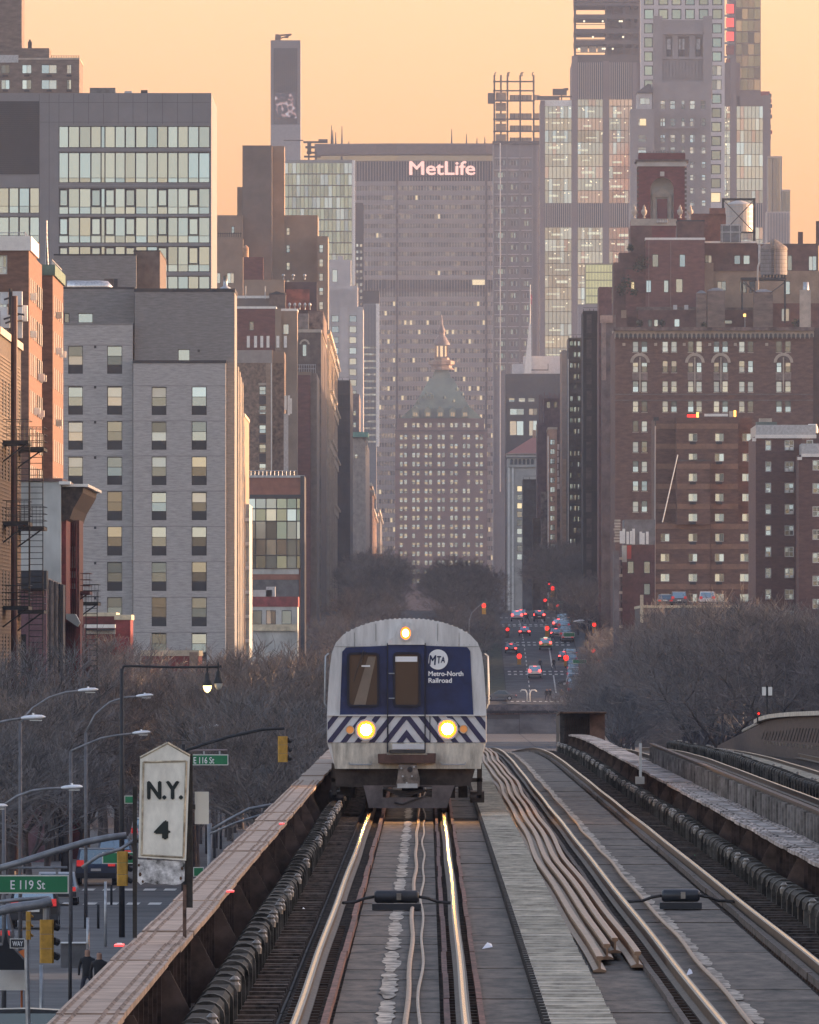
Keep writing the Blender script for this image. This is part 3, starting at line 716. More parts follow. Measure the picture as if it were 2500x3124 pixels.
# ------------------------------------------------------------------ mile post
MY = 149.0; ms = F/MY
def mpx(a): return PX(a, MY)
def mpz(a): return PZ(a, MY)
post_m = M('tarred_post', (.035,.032,.03), .8, var=.3, scale=8)
sign_w = M('enamel_sign', (.78,.76,.67), .45, var=.1, scale=6, st=(1,1,.5))
ink = M('black_ink', (.012,.02,.02), .6, var=0)
ms_t = thing('mile_post', 'white pointed mile post sign standing on the left girder', 'sign', (mpx(505), MY, .55))
mb = MB(); mb.box(mpx(405), mpx(418), MY, MY+.05, .55, mpz(2400)); part('post', mb, post_m, ms_t)
mb = MB(); mb.box(mpx(566), mpx(588), MY+.02, MY+.10, mpz(2770), mpz(2300)); part('post', mb, post_m, ms_t)
mb = MB(); mb.box(mpx(558), mpx(569), MY-.01, MY+.03, .55, mpz(2700)); part('post', mb, M('rusty_post', (.10,.06,.045), .7, var=.4, scale=7), ms_t)
outl = [(428,2312),(423,2616),(568,2626),(580,2306),(512,2267)]
o_ = [(mpx(a), mpz(b)) for a, b in outl]
mb = MB(); mb.prism(o_, MY-.05, MY-.01); bd = part('board', mb, sign_w, ms_t)
inn = [(438,2325),(432,2608),(560,2616),(569,2322)]
i_ = [(mpx(a), mpz(b)) for a, b in inn]
edge_m = M('sign_rim', (.42,.37,.28), .6, var=.3, scale=9)
for (a, b) in ((0,1),(1,2),(2,3),(3,0)):
    p, q = i_[a], i_[b]; mb = MB(); mb.tube([(p[0],MY-.055,p[1]),(q[0],MY-.055,q[1])], .010, 4); part('rim', mb, edge_m, bd)
for (a, b) in ((3,4),(4,0)):
    p, q = o_[a], o_[b]; mb = MB(); mb.tube([(p[0],MY-.05,p[1]),(q[0],MY-.05,q[1])], .012, 4); part('rim', mb, edge_m, bd)
text('N.Y.', 'lettering', bd, mpx(449), MY-.053, mpz(2440), 57/ms, ink, width=110/ms, bold=.045)
text('4', 'lettering', bd, mpx(470), MY-.053, mpz(2561), 58/ms, ink, width=50/ms, bold=.06)
mb = MB(); mb.prism([(mpx(a), mpz(b)) for a, b in ((421,2622),(420,2690),(430,2700),(444,2692),(470,2699),(505,2697),(530,2701),(552,2697),(563,2688),(565,2628))], MY-.03, MY-.012); part('torn_board', mb, M('peeling_paint', (.55,.52,.46), .8, var=.5, scale=9, detail=6, col2=(.62,.62,.6)), ms_t)
for a, b, c in ((424,2640,5),(428,2668,7),(556,2650,6),(552,2680,6),(436,2690,5)):
    mb = MB(); mb.face([(mpx(a+c*math.cos(t_*1.05)*.7), MY-.032, mpz(b+c*math.sin(t_*1.05))) for t_ in range(5,-1,-1)]); part('rust_patch', mb, rust, ms_t)
mb = MB(); mb.box(mpx(594), mpx(637), MY+.06, MY+.08, mpz(2515), mpz(2416)); part('small_plate', mb, M('plate_white', (.62,.60,.52), .5, var=.05), ms_t)
mb = MB(); mb.box(mpx(586), mpx(596), MY+.05, MY+.07, mpz(2470), mpz(2455)); part('clamp', mb, post_m, ms_t)
# little red reflectors on the girder
refl_m = M('reflector_red', (.8,.06,.06), .3, var=0, emit=.35)  # returned light put in as a red glow of the plates
for lab, px_, y_ in (('pink red reflector square on the brown girder at its near end',364,143.5),('red reflector square on the girder beyond the mile post',703,176),('red reflector square on the girder close to the train',860,246)):
    mb = MB(); X = PX(px_, y_); mb.box(X-.04, X+.04, y_-.35, y_+.35, .575, .59); mb.box(X-.02, X+.02, y_-.15, y_+.15, .59, .60, 1)
    solo('reflector', mb, [refl_m, white_m], lab, 'reflector', (X, y_, .575), 'reflectors on the girder')
# ------------------------------------------------------------------ ground
def sheet(name, x0, x1, ya, yb, dz, mat, step=40, kind='structure', mb=None):
    mb = mb or MB(); ys = sorted(set([y for y in stations(ya, yb, step)]+[a for a, b in HILL if ya < a < yb]))
    for a, b in zip(ys, ys[1:]): mb.face([(x0,a,gz(a)+dz),(x1,a,gz(a)+dz),(x1,b,gz(b)+dz),(x0,b,gz(b)+dz)])
    o = part(name, mb, mat, None); 
    if kind: o['kind'] = kind
    return o
sheet('ground', -650, 650, -60, 7400, 0, soil_m)
sheet('road', -17.5, -3.2, 150, 2262, .06, asphalt); sheet('road', 13.0, 21.5, 500, 2250, .06, asphalt)
sheet('road', -8.5, 2.0, 2262, 4600, .06, asphalt); sheet('road', 11.3, 22.3, 2246, 4600, .07, asphalt)
sheet('road', 2.0, 12.9, 1300, 2243, .05, asphalt); sheet('pavement', -24, -17.6, 150, 4600, .18, pave_m); sheet('pavement', 22.4, 27.5, 500, 4600, .18, pave_m); sheet('median', 2.1, 11.2, 2275, 4600, .2, M('median_soil', (.06,.065,.04), .95, var=.3, scale=1))
mb = MB(); r_ = sheet('cross_street', -60, -3.2, 740, 752, .064, asphalt)
sheet('cross_street', -60, 80, 2262, 2274, .09, asphalt, step=4)
# painted lines and crossings, each bar its own piece of the road
roads = thing('road_marking', 'white painted crosswalk bars and lane lines on the avenue', 'road marking', (13, 2250, 0)); roads['kind'] = 'structure'
def bar(x0, x1, ya, yb, dz=.078, n='stripe'):
    mb = MB(); mb.face([(x0,ya,gz(ya)+dz),(x1,ya,gz(ya)+dz),(x1,yb,gz(yb)+dz),(x0,yb,gz(yb)+dz)]); part(n, mb, paint_w, roads)
for Yc in (2340, 2428, 2520, 2600):
    for k in range(12):
        x = 11.8+k*.85; bar(x, x+.45, Yc-1.5, Yc+1.5); bar(x, x+.45, Yc-9.5, Yc-6.5)
for ya in stations(2285, 2640, 12): bar(14.6, 14.75, ya, ya+6)
bar(18.3, 18.5, 2350, 2420); bar(18.3, 18.5, 2440, 2512); bar(18.3, 18.5, 2282, 2330); bar(18.3, 18.5, 2535, 2600)
for k in range(14): x = -17+k*.95; bar(x, x+.55, 742, 748, .072); bar(x, x+.55, 700, 706, .072)
for k in range(12): x = 11.8+k*.8; bar(x, x+.4, 2256, 2259, .08)
kb = MB()
for ya, yb in zip(stations(2262, 4600, 40)[:-1], stations(2262, 4600, 40)[1:]):
    for xa in (2.05, 11.15):
        kb.face([(xa,ya,gz(ya)),(xa,yb,gz(yb)),(xa,yb,gz(yb)+.2),(xa,ya,gz(ya)+.2)])
o = part('kerb', kb, concrete, None); o['kind'] = 'structure'
bar(-16.9, -16.75, 500, 735, .075)
# ------------------------------------------------------------------ building kit
def bld(name, label, Y, x0, x1, cat='building', group=None):
    return thing(name, label, cat, (PX((x0+x1)/2, Y), Y, min(gz(Y), 12)-1), group)
WC = {}
def wmesh(w_, h_, st, var):
    key = (round(w_, 1), round(h_, 1), st['id'], var)
    if key in WC: return WC[key]
    mb = MB(); fw = st.get('fw', .07)*max(1, min(w_, h_)/1.2); d = .1
    low = st.get('low', 0); z0 = h_*low
    mb.box(-w_/2, -w_/2+fw, 0, d, 0, h_, 0); mb.box(w_/2-fw, w_/2, 0, d, 0, h_, 0)
    mb.box(-w_/2+fw, w_/2-fw, 0, d, 0, fw, 0); mb.box(-w_/2+fw, w_/2-fw, 0, d, h_-fw, h_, 0)
    if low: mb.box(-w_/2+fw, w_/2-fw, .02, d, fw, z0, 0)
    r2 = random.Random(hash(key[:2]) % 1000+var*77)
    xs = [-w_/2+fw]+[-w_/2+w_*c for c in st.get('cols', ())]+[w_/2-fw]
    zs = [max(fw, z0)]+[z0+(h_-z0)*c for c in st.get('rows', ())]+[h_-fw]
    bw = fw*.7
    for x in xs[1:-1]: mb.box(x-bw/2, x+bw/2, .005, d, zs[0], zs[-1], 0)
    for z in zs[1:-1]: mb.box(-w_/2+fw, w_/2-fw, .008, d, z-bw/2, z+bw/2, 0)
    gl = st['glass']; panes = []
    for i in range(len(xs)-1):
        for j in range(len(zs)-1):
            t = r2.uniform(1.3, 3.4); dy = math.tan(R(t))*(zs[j+1]-zs[j]); sx = math.tan(R(r2.uniform(-1, 1)))*(xs[i+1]-xs[i])
            panes.append(((xs[i], xs[i+1], zs[j], zs[j+1]), (dy, sx)))
    mats = [st['frame']]+list(gl)
    if not st.get('kids'):
        for (a, b, c, e), (dy, sx) in panes:
            mb.face([(a,.06,c),(b,.06+sx,c),(b,.06+sx+dy,e),(a,.06+dy,e)], 1+r2.randrange(len(gl)))
    me = mb.mesh('window', mats); pm = []
    if st.get('kids'):
        for k, ((a, b, c, e), (dy, sx)) in enumerate(panes):
            q = MB(); q.face([(a,.06,c),(b,.06+sx,c),(b,.06+sx+dy,e),(a,.06+dy,e)]); pm.append(q)
    WC[key] = (me, pm, {}); return WC[key]
def window(B, Y, rc, st, ztop=None, yoff=.12):
    x0, x1, y0, y1 = rc[:4]; X0, X1, Z0, Z1 = PX(x0, Y), PX(x1, Y), PZ(y1, Y), PZ(y0, Y)
    var = rnd.randrange(4); me, pm, cache = wmesh(X1-X0, Z1-Z0, st, var)
    o = link('window', me, B, Vector(((X0+X1)/2, Y+yoff, Z0))-B.location)
    for k, q in enumerate(pm):
        g = rnd.randrange(len(st['glass']))
        if (k, g) not in cache: cache[(k, g)] = q.mesh('pane', st['glass'][g])
        link('pane', cache[(k, g)], o)
    return o
def wall_mb(mb, Y, X0, X1, Z0, Z1, holes, reveal=.2, m=0):
    holes = [h for h in holes if h[0] > X0-1e-6 and h[1] < X1+1e-6 and h[2] > Z0 and h[3] < Z1+1e-6]
    # cut the front into rows of holes: fast strip decomposition
    zs = sorted(set([Z0, Z1]+[h[2] for h in holes]+[h[3] for h in holes]))
    for a, b in zip(zs, zs[1:]):
        if b-a < 1e-5: continue
        hs = sorted([h for h in holes if h[2] < b-1e-6 and h[3] > a+1e-6]); x = X0
        for h in hs:
            if h[0] > x+1e-6: mb.face([(x,Y,a),(h[0],Y,a),(h[0],Y,b),(x,Y,b)], m)
            x = max(x, h[1])
        if x < X1-1e-6: mb.face([(x,Y,a),(X1,Y,a),(X1,Y,b),(x,Y,b)], m)
    for a, b, c, d in holes:
        y2 = Y+reveal+.4
        mb.face([(a,Y,c),(a,Y,d),(a,y2,d),(a,y2,c)], m); mb.face([(b,Y,d),(b,Y,c),(b,y2,c),(b,y2,d)], m)
        mb.face([(a,Y,c),(a,y2,c),(b,y2,c),(b,Y,c)], m); mb.face([(a,Y,d),(b,Y,d),(b,y2,d),(a,y2,d)], m)
        mb.face([(a,y2+.02,c),(b,y2+.02,c),(b,y2+.02,d),(a,y2+.02,d)], m)
def vol(B, Y, x0, x1, y0, y1=None, D=25, mat=None, name='wall', wins=(), st=None, reveal=.2, roof=None, cop=None, coph=.35, copo=.08):
    X0, X1, Z1 = PX(x0, Y), PX(x1, Y), PZ(y0, Y); Z0 = PZ(y1, Y) if y1 is not None else B.location.z
    mb = MB(); holes = [(PX(w_[0], Y), PX(w_[1], Y), PZ(w_[3], Y), PZ(w_[2], Y)) for w_ in wins]
    wall_mb(mb, Y, X0, X1, Z0, Z1, holes, reveal)
    mb.box(X0, X1, Y, Y+D, Z0, Z1, 0, skip='ft'); 
    o = part(name, mb, mat, B)
    rf = MB(); rf.face([(X0,Y,Z1),(X1,Y,Z1),(X1,Y+D,Z1),(X0,Y+D,Z1)]); part('roof', rf, roof or charcoal, o)
    if cop:
        cb = MB(); cb.box(X0-copo, X1+copo, Y-copo, Y+.4, Z1-coph*.2, Z1+coph*.8); cb.box(X1-.35, X1+copo, Y+.4, Y+D, Z1-coph*.2, Z1+coph*.8); cb.box(X0-copo, X0+.35, Y+.4, Y+D, Z1-coph*.2, Z1+coph*.8); part('coping', cb, cop, o)
    for w_ in wins:
        s = w_[4] if len(w_) > 4 else st
        if s: window(B, Y, w_, s, yoff=reveal-.1)
    return o
def grid(xs, ys): return [(a, b, c, d) for a, b in xs for c, d in ys]
def rows(y, h, pitch, n): return [(y+k*pitch, y+k*pitch+h) for k in range(n)]
def pbox(B, name, Y, x0, x1, y0, y1, mat, D=.3, off=0, par=None):
    mb = MB(); mb.box(PX(x0, Y), PX(x1, Y), Y-off, Y-off+D, PZ(y1, Y), PZ(y0, Y)); return part(name, mb, mat, par or B)
def cellquads(B, name, Y, xs, ys, mats, wts, gapx=.12, gapz=.3, off=.03, tilt=1.5):
    """panes too small to pick apart, still real glass lights set in a facade"""
    mb = MB()
    for i in range(len(xs)-1):
        for j in range(len(ys)-1):
            a, b, c, d = PX(xs[i], Y)+gapx, PX(xs[i+1], Y)-gapx, PZ(ys[j+1], Y)+gapz, PZ(ys[j], Y)-gapz
            dy = math.tan(R(rnd.uniform(1, 1+tilt)))*(d-c); mb.face([(a,Y-off-dy,c),(b,Y-off-dy,c),(b,Y-off,d),(a,Y-off,d)], rnd.choices(range(len(mats)), wts)[0])
    return part(name, mb, mats, B, kind='stuff')
S_dh = dict(id='dh', frame=frame_dk, rows=(.48,), glass=(glass, glass_bright, glass_blind), kids=True)
S_g = dict(id='g', frame=frame_dk, fw=.05, low=.33, rows=(.46,), glass=(glass, glass_bright, glass_dark, glass_dark, glass_blind), kids=True)
S_gd = dict(id='gd', frame=frame_dk, fw=.05, low=.33, rows=(.46,), glass=(glass_dark,), kids=True)
S_sm = dict(id='sm', frame=frame_dk, rows=(.5,), glass=(glass, glass_bright, glass_blind))
S_smw = dict(id='smw', frame=frame_wh, fw=.09, rows=(.5,), cols=(.5,), glass=(glass_dark, glass, glass_dark))
S_smw1 = dict(id='smw1', frame=frame_wh, fw=.09, rows=(.5,), glass=(glass, glass_dark, glass_blind))
S_two = dict(id='two', frame=frame_mid, cols=(.5,), glass=(glass, glass_bright, glass_dark, glass_blind))
S_warm = dict(id='warm', frame=frame_mid, rows=(.5,), glass=(glass_warm, glass_blind, glass))
S_lit = dict(id='lit', frame=frame_mid, glass=(glass_lit,))
S_one = dict(id='one', frame=frame_mid, glass=(glass, glass_bright))
S_dark = dict(id='dark', frame=frame_dk, glass=(glass_dark,))
S_green = dict(id='green', frame=frame_dk, fw=.12, glass=(glass_green,))
# ================================================================== left side, near to far
# L1: nearest, only its avenue face shows
Y = 745; X = -20.0
B = bld('brown_tenement', 'dark brown ribbed tenement side at the far left edge with a drainpipe', Y, -300, 0)
zt = PZ(1022, 748); gz0 = -8.2
mb = MB(); mb.box(-45, X, Y, 787, gz0, zt); part('wall', mb, M('tenement_brown', (.10,.078,.062), .85, var=.25, scale=1.5, st=(1,1,4)), B)  # plain dark brown brick colour
# projecting brick courses seen at a grazing angle, and window reveals
cs = MB(); cs.box(0, .035, 0, 39.5, 0, .09); cme = cs.mesh('brick_course', M('course_brick', (.15,.115,.09), .85, var=.25, scale=1.5))
for k in range(120):
    z = gz0+4.5+k*.175
    if z < zt-.3: link('brick_course', cme, B, (X-B.location.x, Y+.9-B.location.y, z-B.location.z))
for ya in (752, 757, 763, 768, 773.5, 779, 784):
    for k in range(7):
        z = gz0+4.6+k*3.0
        mb = MB(); mb.box(X+.01, X+.05, ya, ya+1.3, z, z+1.7); part('window', mb, [glass_dark], B)
mb = MB(); mb.box(X-.3, X+.12, Y, 787, zt, zt+.35); part('coping', mb, limestone, B)
mb = MB(); mb.tube([(X+.25,764.5,gz0+1),(X+.25,764.5,zt+2.2)], .16, 8); part('drainpipe', mb, M('dark_red_pipe', (.07,.03,.028), .6, var=.2), B)
def fire_escape(label, Y, x0, x1, levels, xl, side=1, col=black_iron, railh=1.0, Yd=7.0, group='fire escapes on the left buildings'):
    """levels: y of each floor plate in the photograph; ladder runs between them"""
    T = thing('fire_escape', label, 'fire escape', (PX(x0, Y), Y, PZ(max(levels), Y)), group)
    X0, X1 = PX(x0, Y), PX(x1, Y)
    for k, yl in enumerate(levels):
        z = PZ(yl, Y)
        mb = MB(); mb.box(X0, X1, Y-.02, Y+Yd, z-.16, z); 
        for q in range(9): mb.box(X0, X1, Y+q*Yd/9, Y+q*Yd/9+.03, z, z+.03)
        part('platform', mb, col, T)
        rl = MB()
        for hz in (railh, railh*.66, railh*.33):
            for yy in (Y, Y+Yd): rl.tube([(X0,yy,z+hz),(X1,yy,z+hz)], .016, 4)
            rl.tube([(X1,Y,z+hz),(X1,Y+Yd,z+hz)], .016, 4)
        n = max(5, int((X1-X0)/.18))
        for q in range(n+1):
            xx = X0+(X1-X0)*q/n; rl.tube([(xx,Y,z),(xx,Y,z+railh)], .010, 4, cap=False)
        part('railing', rl, col, T)
        br = MB(); br.tube([(X0,Y+.3,z-1.0),(X1-.1,Y+.3,z-.12)], .04, 5); part('bracket', br, col, T)
    zs = [PZ(v, Y) for v in levels]
    for a, b in zip(zs, zs[1:]):
        la, lb = max(a, b), min(a, b); ld = MB(); xm, xn = PX(xl[0], Y), PX(xl[1], Y)
        ld.tube([(xm,Y+.5,lb),(xm,Y+.5,la+.6)], .025, 4); ld.tube([(xn,Y+.5,lb),(xn,Y+.5,la+.6)], .025, 4)
        z = lb+.2
        while z < la: ld.tube([(xm,Y+.5,z),(xn,Y+.5,z)], .017, 4, cap=False); z += .29
        part('ladder', ld, col, T)
    return T
fire_escape('black iron fire escape with long ladder against the brown tenement at left', 752, 6, 87, (1345, 1592, 1850), (50, 90))
fire_escape('second black fire escape set a little farther along the brown tenement', 779, 52, 134, (1365, 1607, 1862, 2100), (88, 130))
# A and B: two red brick towers whose sides catch the sun
sunbrick = red_brick
Bq = bld('red_brick_tower', 'tall red brick apartment tower at left with white parapet and sunlit side', 1000, -60, 88)
S_a = dict(id='a', frame=frame_wh, cols=(.5,), rows=(.35,), glass=(glass_blind, glass))
vol(Bq, 1000, -140, 88, 755, D=20, mat=red_brick, wins=[(-4,22,778,836,S_a),(-50,-20,778,836,S_a),(-4,22,890,948,S_a),(-4,22,1002,1060,S_a)], cop=white_paint, coph=.9, copo=.15)
XA = PX(88, 1000)
mb = MB(); mb.box(XA-12, XA-.05, 1020.05, 1036, -8, PZ(790, 1020)); part('rear_wing', mb, red_brick, Bq)
Z = PZ(770, 1000)
S_side = [(1002.5,1004.3),(1007,1008.5),(1011.5,1013.5),(1016,1017.8),(1022.5,1024.5),(1028,1030),(1032.5,1034)]
for k in range(9):
    for ya, yb in S_side:
        mb = MB(); z = Z-2.9-k*2.35; mb.box(XA-.02, XA+.035, ya, yb, z, z+1.4); part('window', mb, glass_blind, Bq)
ac = MB(); ac.box(0, .42, 0, .6, 0, .42); acm = ac.mesh('air_conditioner', white_paint)
for k in range(11):
    ya = rnd.choice([1003,1011.8,1016.2,1022.6,1028.3]); z = Z-2.9-rnd.randrange(9)*2.35
    link('air_conditioner', acm, Bq, (XA-Bq.location.x, ya-Bq.location.y, z-Bq.location.z))
rl = MB(); 
for q in range(16):
    xx = PX(0, 1000)+q*.12; rl.box(xx, xx+.02, 1000.3, 1000.33, PZ(748,1000), PZ(706,1000))
for h in (708, 720, 734): rl.box(PX(-5,1000), PX(76,1000), 1000.3, 1000.34, PZ(h+2,1000), PZ(h,1000))
for q in range(30): rl.box(PX(74,1000), PX(76,1000), 1000.3+q*.6, 1000.36+q*.6, PZ(750,1000), PZ(706,1000))
part('roof_railing', rl, galv, Bq)
Bq2 = bld('red_brick_tower', 'narrower red brick apartment tower behind it with green edged parapet', 1038, 128, 162)
vol(Bq2, 1038, 60, 161, 833, D=30, mat=red_brick, cop=M('green_copper', (.10,.16,.13), .7, var=.2), coph=.7, copo=.15)
XB = PX(161, 1038); Z = PZ(850, 1038)
for k in range(9):
    for ya in (1041, 1046, 1051, 1057, 1063):
        mb = MB(); z = Z-2.4-k*2.35; mb.box(XB-.02, XB+.035, ya, ya+1.7, z, z+1.4); part('window', mb, glass_blind, Bq2)
for k in range(10):
    ya = rnd.choice([1041, 1046.2, 1051, 1057.4]); z = Z-2.4-rnd.randrange(9)*2.35
    link('air_conditioner', acm, Bq2, (XB-Bq2.location.x, ya-Bq2.location.y, z-Bq2.location.z))
rl = MB()
for q in range(40): rl.box(XB-.1, XB-.04, 1038.5+q*.7, 1038.55+q*.7, PZ(826,1038), PZ(790,1038))
rl.box(XB-.1, XB-.04, 1038.5, 1066, PZ(792,1038), PZ(790,1038)); part('roof_railing', rl, galv, Bq2)
t = thing('roof_antenna', 'thin lattice antenna mast on the narrower red brick tower', 'antenna', at(143, 830, 1045))
mb = MB()
for a, b in ((138,148),(143,143)): mb.tube([at(a,828,1045), at(143,672,1045)], .035, 4); mb.tube([at(b,828,1045), at(143,720,1045)], .035, 4)
for k in range(9): mb.tube([at(138+k*.5,820-k*14,1045), at(148-k*.5,813-k*14,1045)], .03, 4)
part('mast', mb, galv, t)
# panel antennas near the left edge
t = thing('cell_antenna', 'cluster of white panel antennas on a pole at the far left', 'antenna', at(30, 1010, 790))
mb = MB(); mb.tube([at(32,1010,790), at(32,880,790)], .08, 6); part('pole', mb, black_iron, t)
for xa, xb, ya, yb in ((0,24,890,925),(0,22,935,1000),(38,67,888,930),(45,68,935,975),(66,82,930,978),(36,67,980,1030),(2,30,960,1000)):
    mb = MB(); mb.box(PX(xa,789.5), PX(xb,789.5), 789.3+rnd.random(), 790.6+rnd.random(), PZ(yb,789.5), PZ(ya,789.5)); part('panel', mb, M('antenna_white', (.6,.6,.6), .5, var=.1), t)
    mb = MB(); mb.tube([at(32,(ya+yb)/2,789.2), at((xa+xb)/2,(ya+yb)/2+6,789.2)], .05, 5); part('arm', mb, dark_steel, t)
# L4: grey stuccoed end wall with a red front and bracketed cornice
Y = 858
B = bld('rowhouse', 'rowhouse with bare grey stucco end wall and red front under a bracketed cornice', Y, 62, 250)
vol(B, Y, -20, 186, 1467, D=40, mat=pale_stucco, cop=M('brown_coping', (.16,.10,.09), .8), coph=.18)
XR = PX(186, Y); redp = M('red_paint', (.14,.028,.028), .7, var=.25, scale=1.5)
mb = MB(); mb.box(XR, XR+.25, Y+1, Y+22, -8, PZ(1482, Y)); part('front', mb, redp, B)
mb = MB(); mb.box(XR+.25, XR+.72, Y+12, Y+22, PZ(1905,Y+18), PZ(1590,Y+18)); part('bay', mb, M('bay_brick', (.15,.07,.06), .8, var=.2, scale=2), B)
# bay mouldings and windows
for k in range(3):
    mb = MB(); mb.box(XR+.28+k*.12, XR+.34+k*.12, Y+11.5, Y+12, PZ(1900,Y+18), PZ(1600,Y+18)); part('moulding', mb, redp, B)
for ya, yb in ((1670,1735),(1745,1765),(1782,1798)):
    mb = MB(); mb.box(PX(206,Y+11.8), PX(232,Y+11.8), Y+11.8, Y+11.95, PZ(yb,Y+18), PZ(ya,Y+18)); part('window', mb, M('white_blinds', (.5,.52,.5), .7, var=.25, scale=9, st=(6,1,1)), B)
mb = MB(); zc = PZ(1483, Y); 
mb.prism([(XR+.05,zc-1.9),(XR+.45,zc-1.75),(XR+.65,zc-1.2),(XR+.95,zc-.7),(XR+1.15,zc-.35),(XR+1.2,zc-.05),(XR+.05,zc-.05)], Y+.6, Y+35); part('cornice', mb, M('dark_cornice', (.05,.035,.03), .7, var=.4, scale=4), B)
mb = MB(); mb.box(XR+.05, XR+1.45, Y+.3, Y+36, zc-.03, zc+.12); part('coping', mb, white_paint, B)
mb = MB(); mb.box(XR-.1, XR+.5, Y-.2, Y+2, PZ(1478,Y), PZ(1468,Y)); part('coping', mb, white_paint, B)
Y = 835
B = bld('rowhouse', 'pinkish rowhouse with grey ribbed pilasters below the stucco end wall', Y, 60, 250)
vol(B, Y, -60, 141, 1790, D=18, mat=M('pink_stucco', (.16,.09,.10), .85, var=.25, scale=1.2), wins=[(61,80,1935,2060,S_dark)])
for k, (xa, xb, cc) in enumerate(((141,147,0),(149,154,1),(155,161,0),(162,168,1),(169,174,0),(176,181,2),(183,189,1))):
    mb = MB(); mb.box(PX(xa,Y+2), PX(xb,Y+2), Y+2+k*.5, Y+10, -8, PZ(1765+k*3,Y+2)); part('pilaster', mb, (M('grey_pilaster', (.26,.22,.2), .8, var=.25, scale=2), M('dark_pilaster', (.10,.09,.09), .8, var=.2), M('black_pilaster', (.03,.03,.035), .8, var=.2))[cc], B)  # three plain pilaster colours, the last nearly black
mb = MB(); mb.box(PX(189,Y+5), PX(236,Y+5), Y+12, Y+16, -8, PZ(1890,Y+10)); part('front', mb, redp, B)
for k in range(7):
    mb = MB(); mb.box(PX(196+k*5.4,Y+11.9), PX(198.5+k*5.4,Y+11.9), Y+11.9, Y+12, PZ(2120,Y+12), PZ(1900,Y+12)); part('moulding', mb, M('dark_red', (.11,.025,.025), .7, var=.2), B)
mb = MB(); mb.prism([(PX(203,Y+11),PZ(1888,Y+11)),(PX(203,Y+11),PZ(1872,Y+11)),(PX(232,Y+11),PZ(1874,Y+11)),(PX(246,Y+11),PZ(1900,Y+11)),(PX(238,Y+11),PZ(1912,Y+11))], Y+9.5, Y+12); part('hood', mb, pale_stucco, B)
mb = MB(); mb.box(PX(64,Y-.5), PX(142,Y-.5), Y-.5, Y+3, PZ(1797,Y), PZ(1741,Y)); part('dark_vent', mb, charcoal, B)
fire_escape('red fire escape balcony on the rowhouse front with a black one just behind', 872, 196, 274, (1805, 2036), (218, 240), col=M('red_iron', (.10,.035,.03), .7, var=.2))
fire_escape('black fire escape balcony with long ladder beyond the red balcony', 890, 228, 300, (1838, 2090), (262, 296))
# low red brick building with cream coping behind bare trees
Y = 1290
cream = M('cream_coping', (.52,.46,.33), .8, var=.15)
B = bld('brick_annex', 'low red brick annex with cream coping standing in front of the grey apartments', Y, 430, 605)
vol(B, Y, 432, 605, 1998, D=22, mat=M('annex_brick', (.20,.06,.05), .85, var=.2, scale=1.2, st=(1,1,3)), cop=cream, coph=.45)
pbox(B, 'corner_pier', Y, 578, 604, 1990, 2320, tan_brick, D=.4, off=.15)
B = bld('shopfront', 'low red brick shop with cream cap and pale awning sign band', 1270, 230, 400)
vol(B, 1270, 205, 352, 1878, D=14, mat=M('shop_brick', (.17,.05,.045), .85, var=.2), cop=cream, coph=.3)
vol(B, 1268, 352, 398, 1888, D=12, mat=M('shop_brick2', (.21,.045,.045), .85, var=.2), cop=cream, coph=.4)
pbox(B, 'awning', 1266, 258, 352, 1905, 1916, white_paint, D=1.5); pbox(B, 'awning_frame', 1265.8, 262, 350, 1918, 1923, charcoal, D=1.2); pbox(B, 'sign_band', 1266.5, 262, 352, 1922, 1934, pale_stucco, D=.3)
# G: the grey brick apartment house
Y = 1590
G = bld('grey_apartment_house', 'grey brick apartment house with columns of tall dark framed windows', Y, 200, 720)
gl_rows = [(1055,1140),(1178,1265),(1285,1372),(1393,1479),(1499,1588),(1607,1695),(1715,1803),(1822,1905)]
gr_rows = [(1180,1266),(1286,1372),(1393,1480),(1500,1587),(1607,1695),(1715,1803),(1823,1911),(1931,2018),(2038,2120)]
dk = {(1,4),(1,6),(1,7),(2,5),(2,6),(3,6),(2,8),(3,8)}
ws = []
for ci, (a, b) in enumerate(((208,253),(327,373))):
    for ri, r in enumerate(gl_rows): ws.append((a, b)+r+((S_gd if (ci, ri) in dk else S_g),))
vol(G, Y, 190, 405, 990, D=24, mat=grey_brick, wins=ws, reveal=.28, cop=darkgrey_brick, coph=.25, copo=.04)
ws = []
for ci, (a, b) in enumerate(((463,508),(585,631))):
    for ri, r in enumerate(gr_rows): ws.append((a, b)+r+((S_gd if (ci+2, ri) in dk else S_g),))
vol(G, Y-1.2, 406.5, 689, 1106, D=25, mat=grey_brick, wins=ws, reveal=.28, cop=charcoal, coph=.3, copo=.05)
vol(G, Y+.8, 411, 716, 888, y1=None, D=20, mat=darkgrey_brick, name='upper_block', wins=[(543,580,1065,1104,S_one)], cop=charcoal, coph=.35, copo=.05)
vol(G, Y+3, 180, 410, 880, y1=1000, D=120, mat=darkgrey_brick, name='upper_block', wins=[(238,284,955,985,S_one),(196,212,955,985,S_dark)], cop=charcoal, coph=.2, copo=.04)
vol(G, Y+22, 165, 416, 778, y1=890, D=50, mat=darkgrey_brick, name='penthouse', cop=charcoal, coph=.15, copo=.04)
vol(G, Y+24, 408, 488, 766, y1=890, D=40, mat=M('bulkhead_brick', (.12,.095,.085), .85, var=.2, scale=1), name='bulkhead', cop=charcoal, coph=.12, copo=.04)
pbox(G, 'louver', Y+21.8, 348, 359, 850, 880, charcoal, D=.2); pbox(G, 'hatch', Y+21.9, 318, 347, 850, 880, M('hatch_brown', (.10,.08,.07), .8), D=.1)
for k, r in enumerate(gl_rows): pbox(G, 'vent', Y, 287, 294, r[0]-1, r[0]+7, charcoal, D=.1, off=.04)
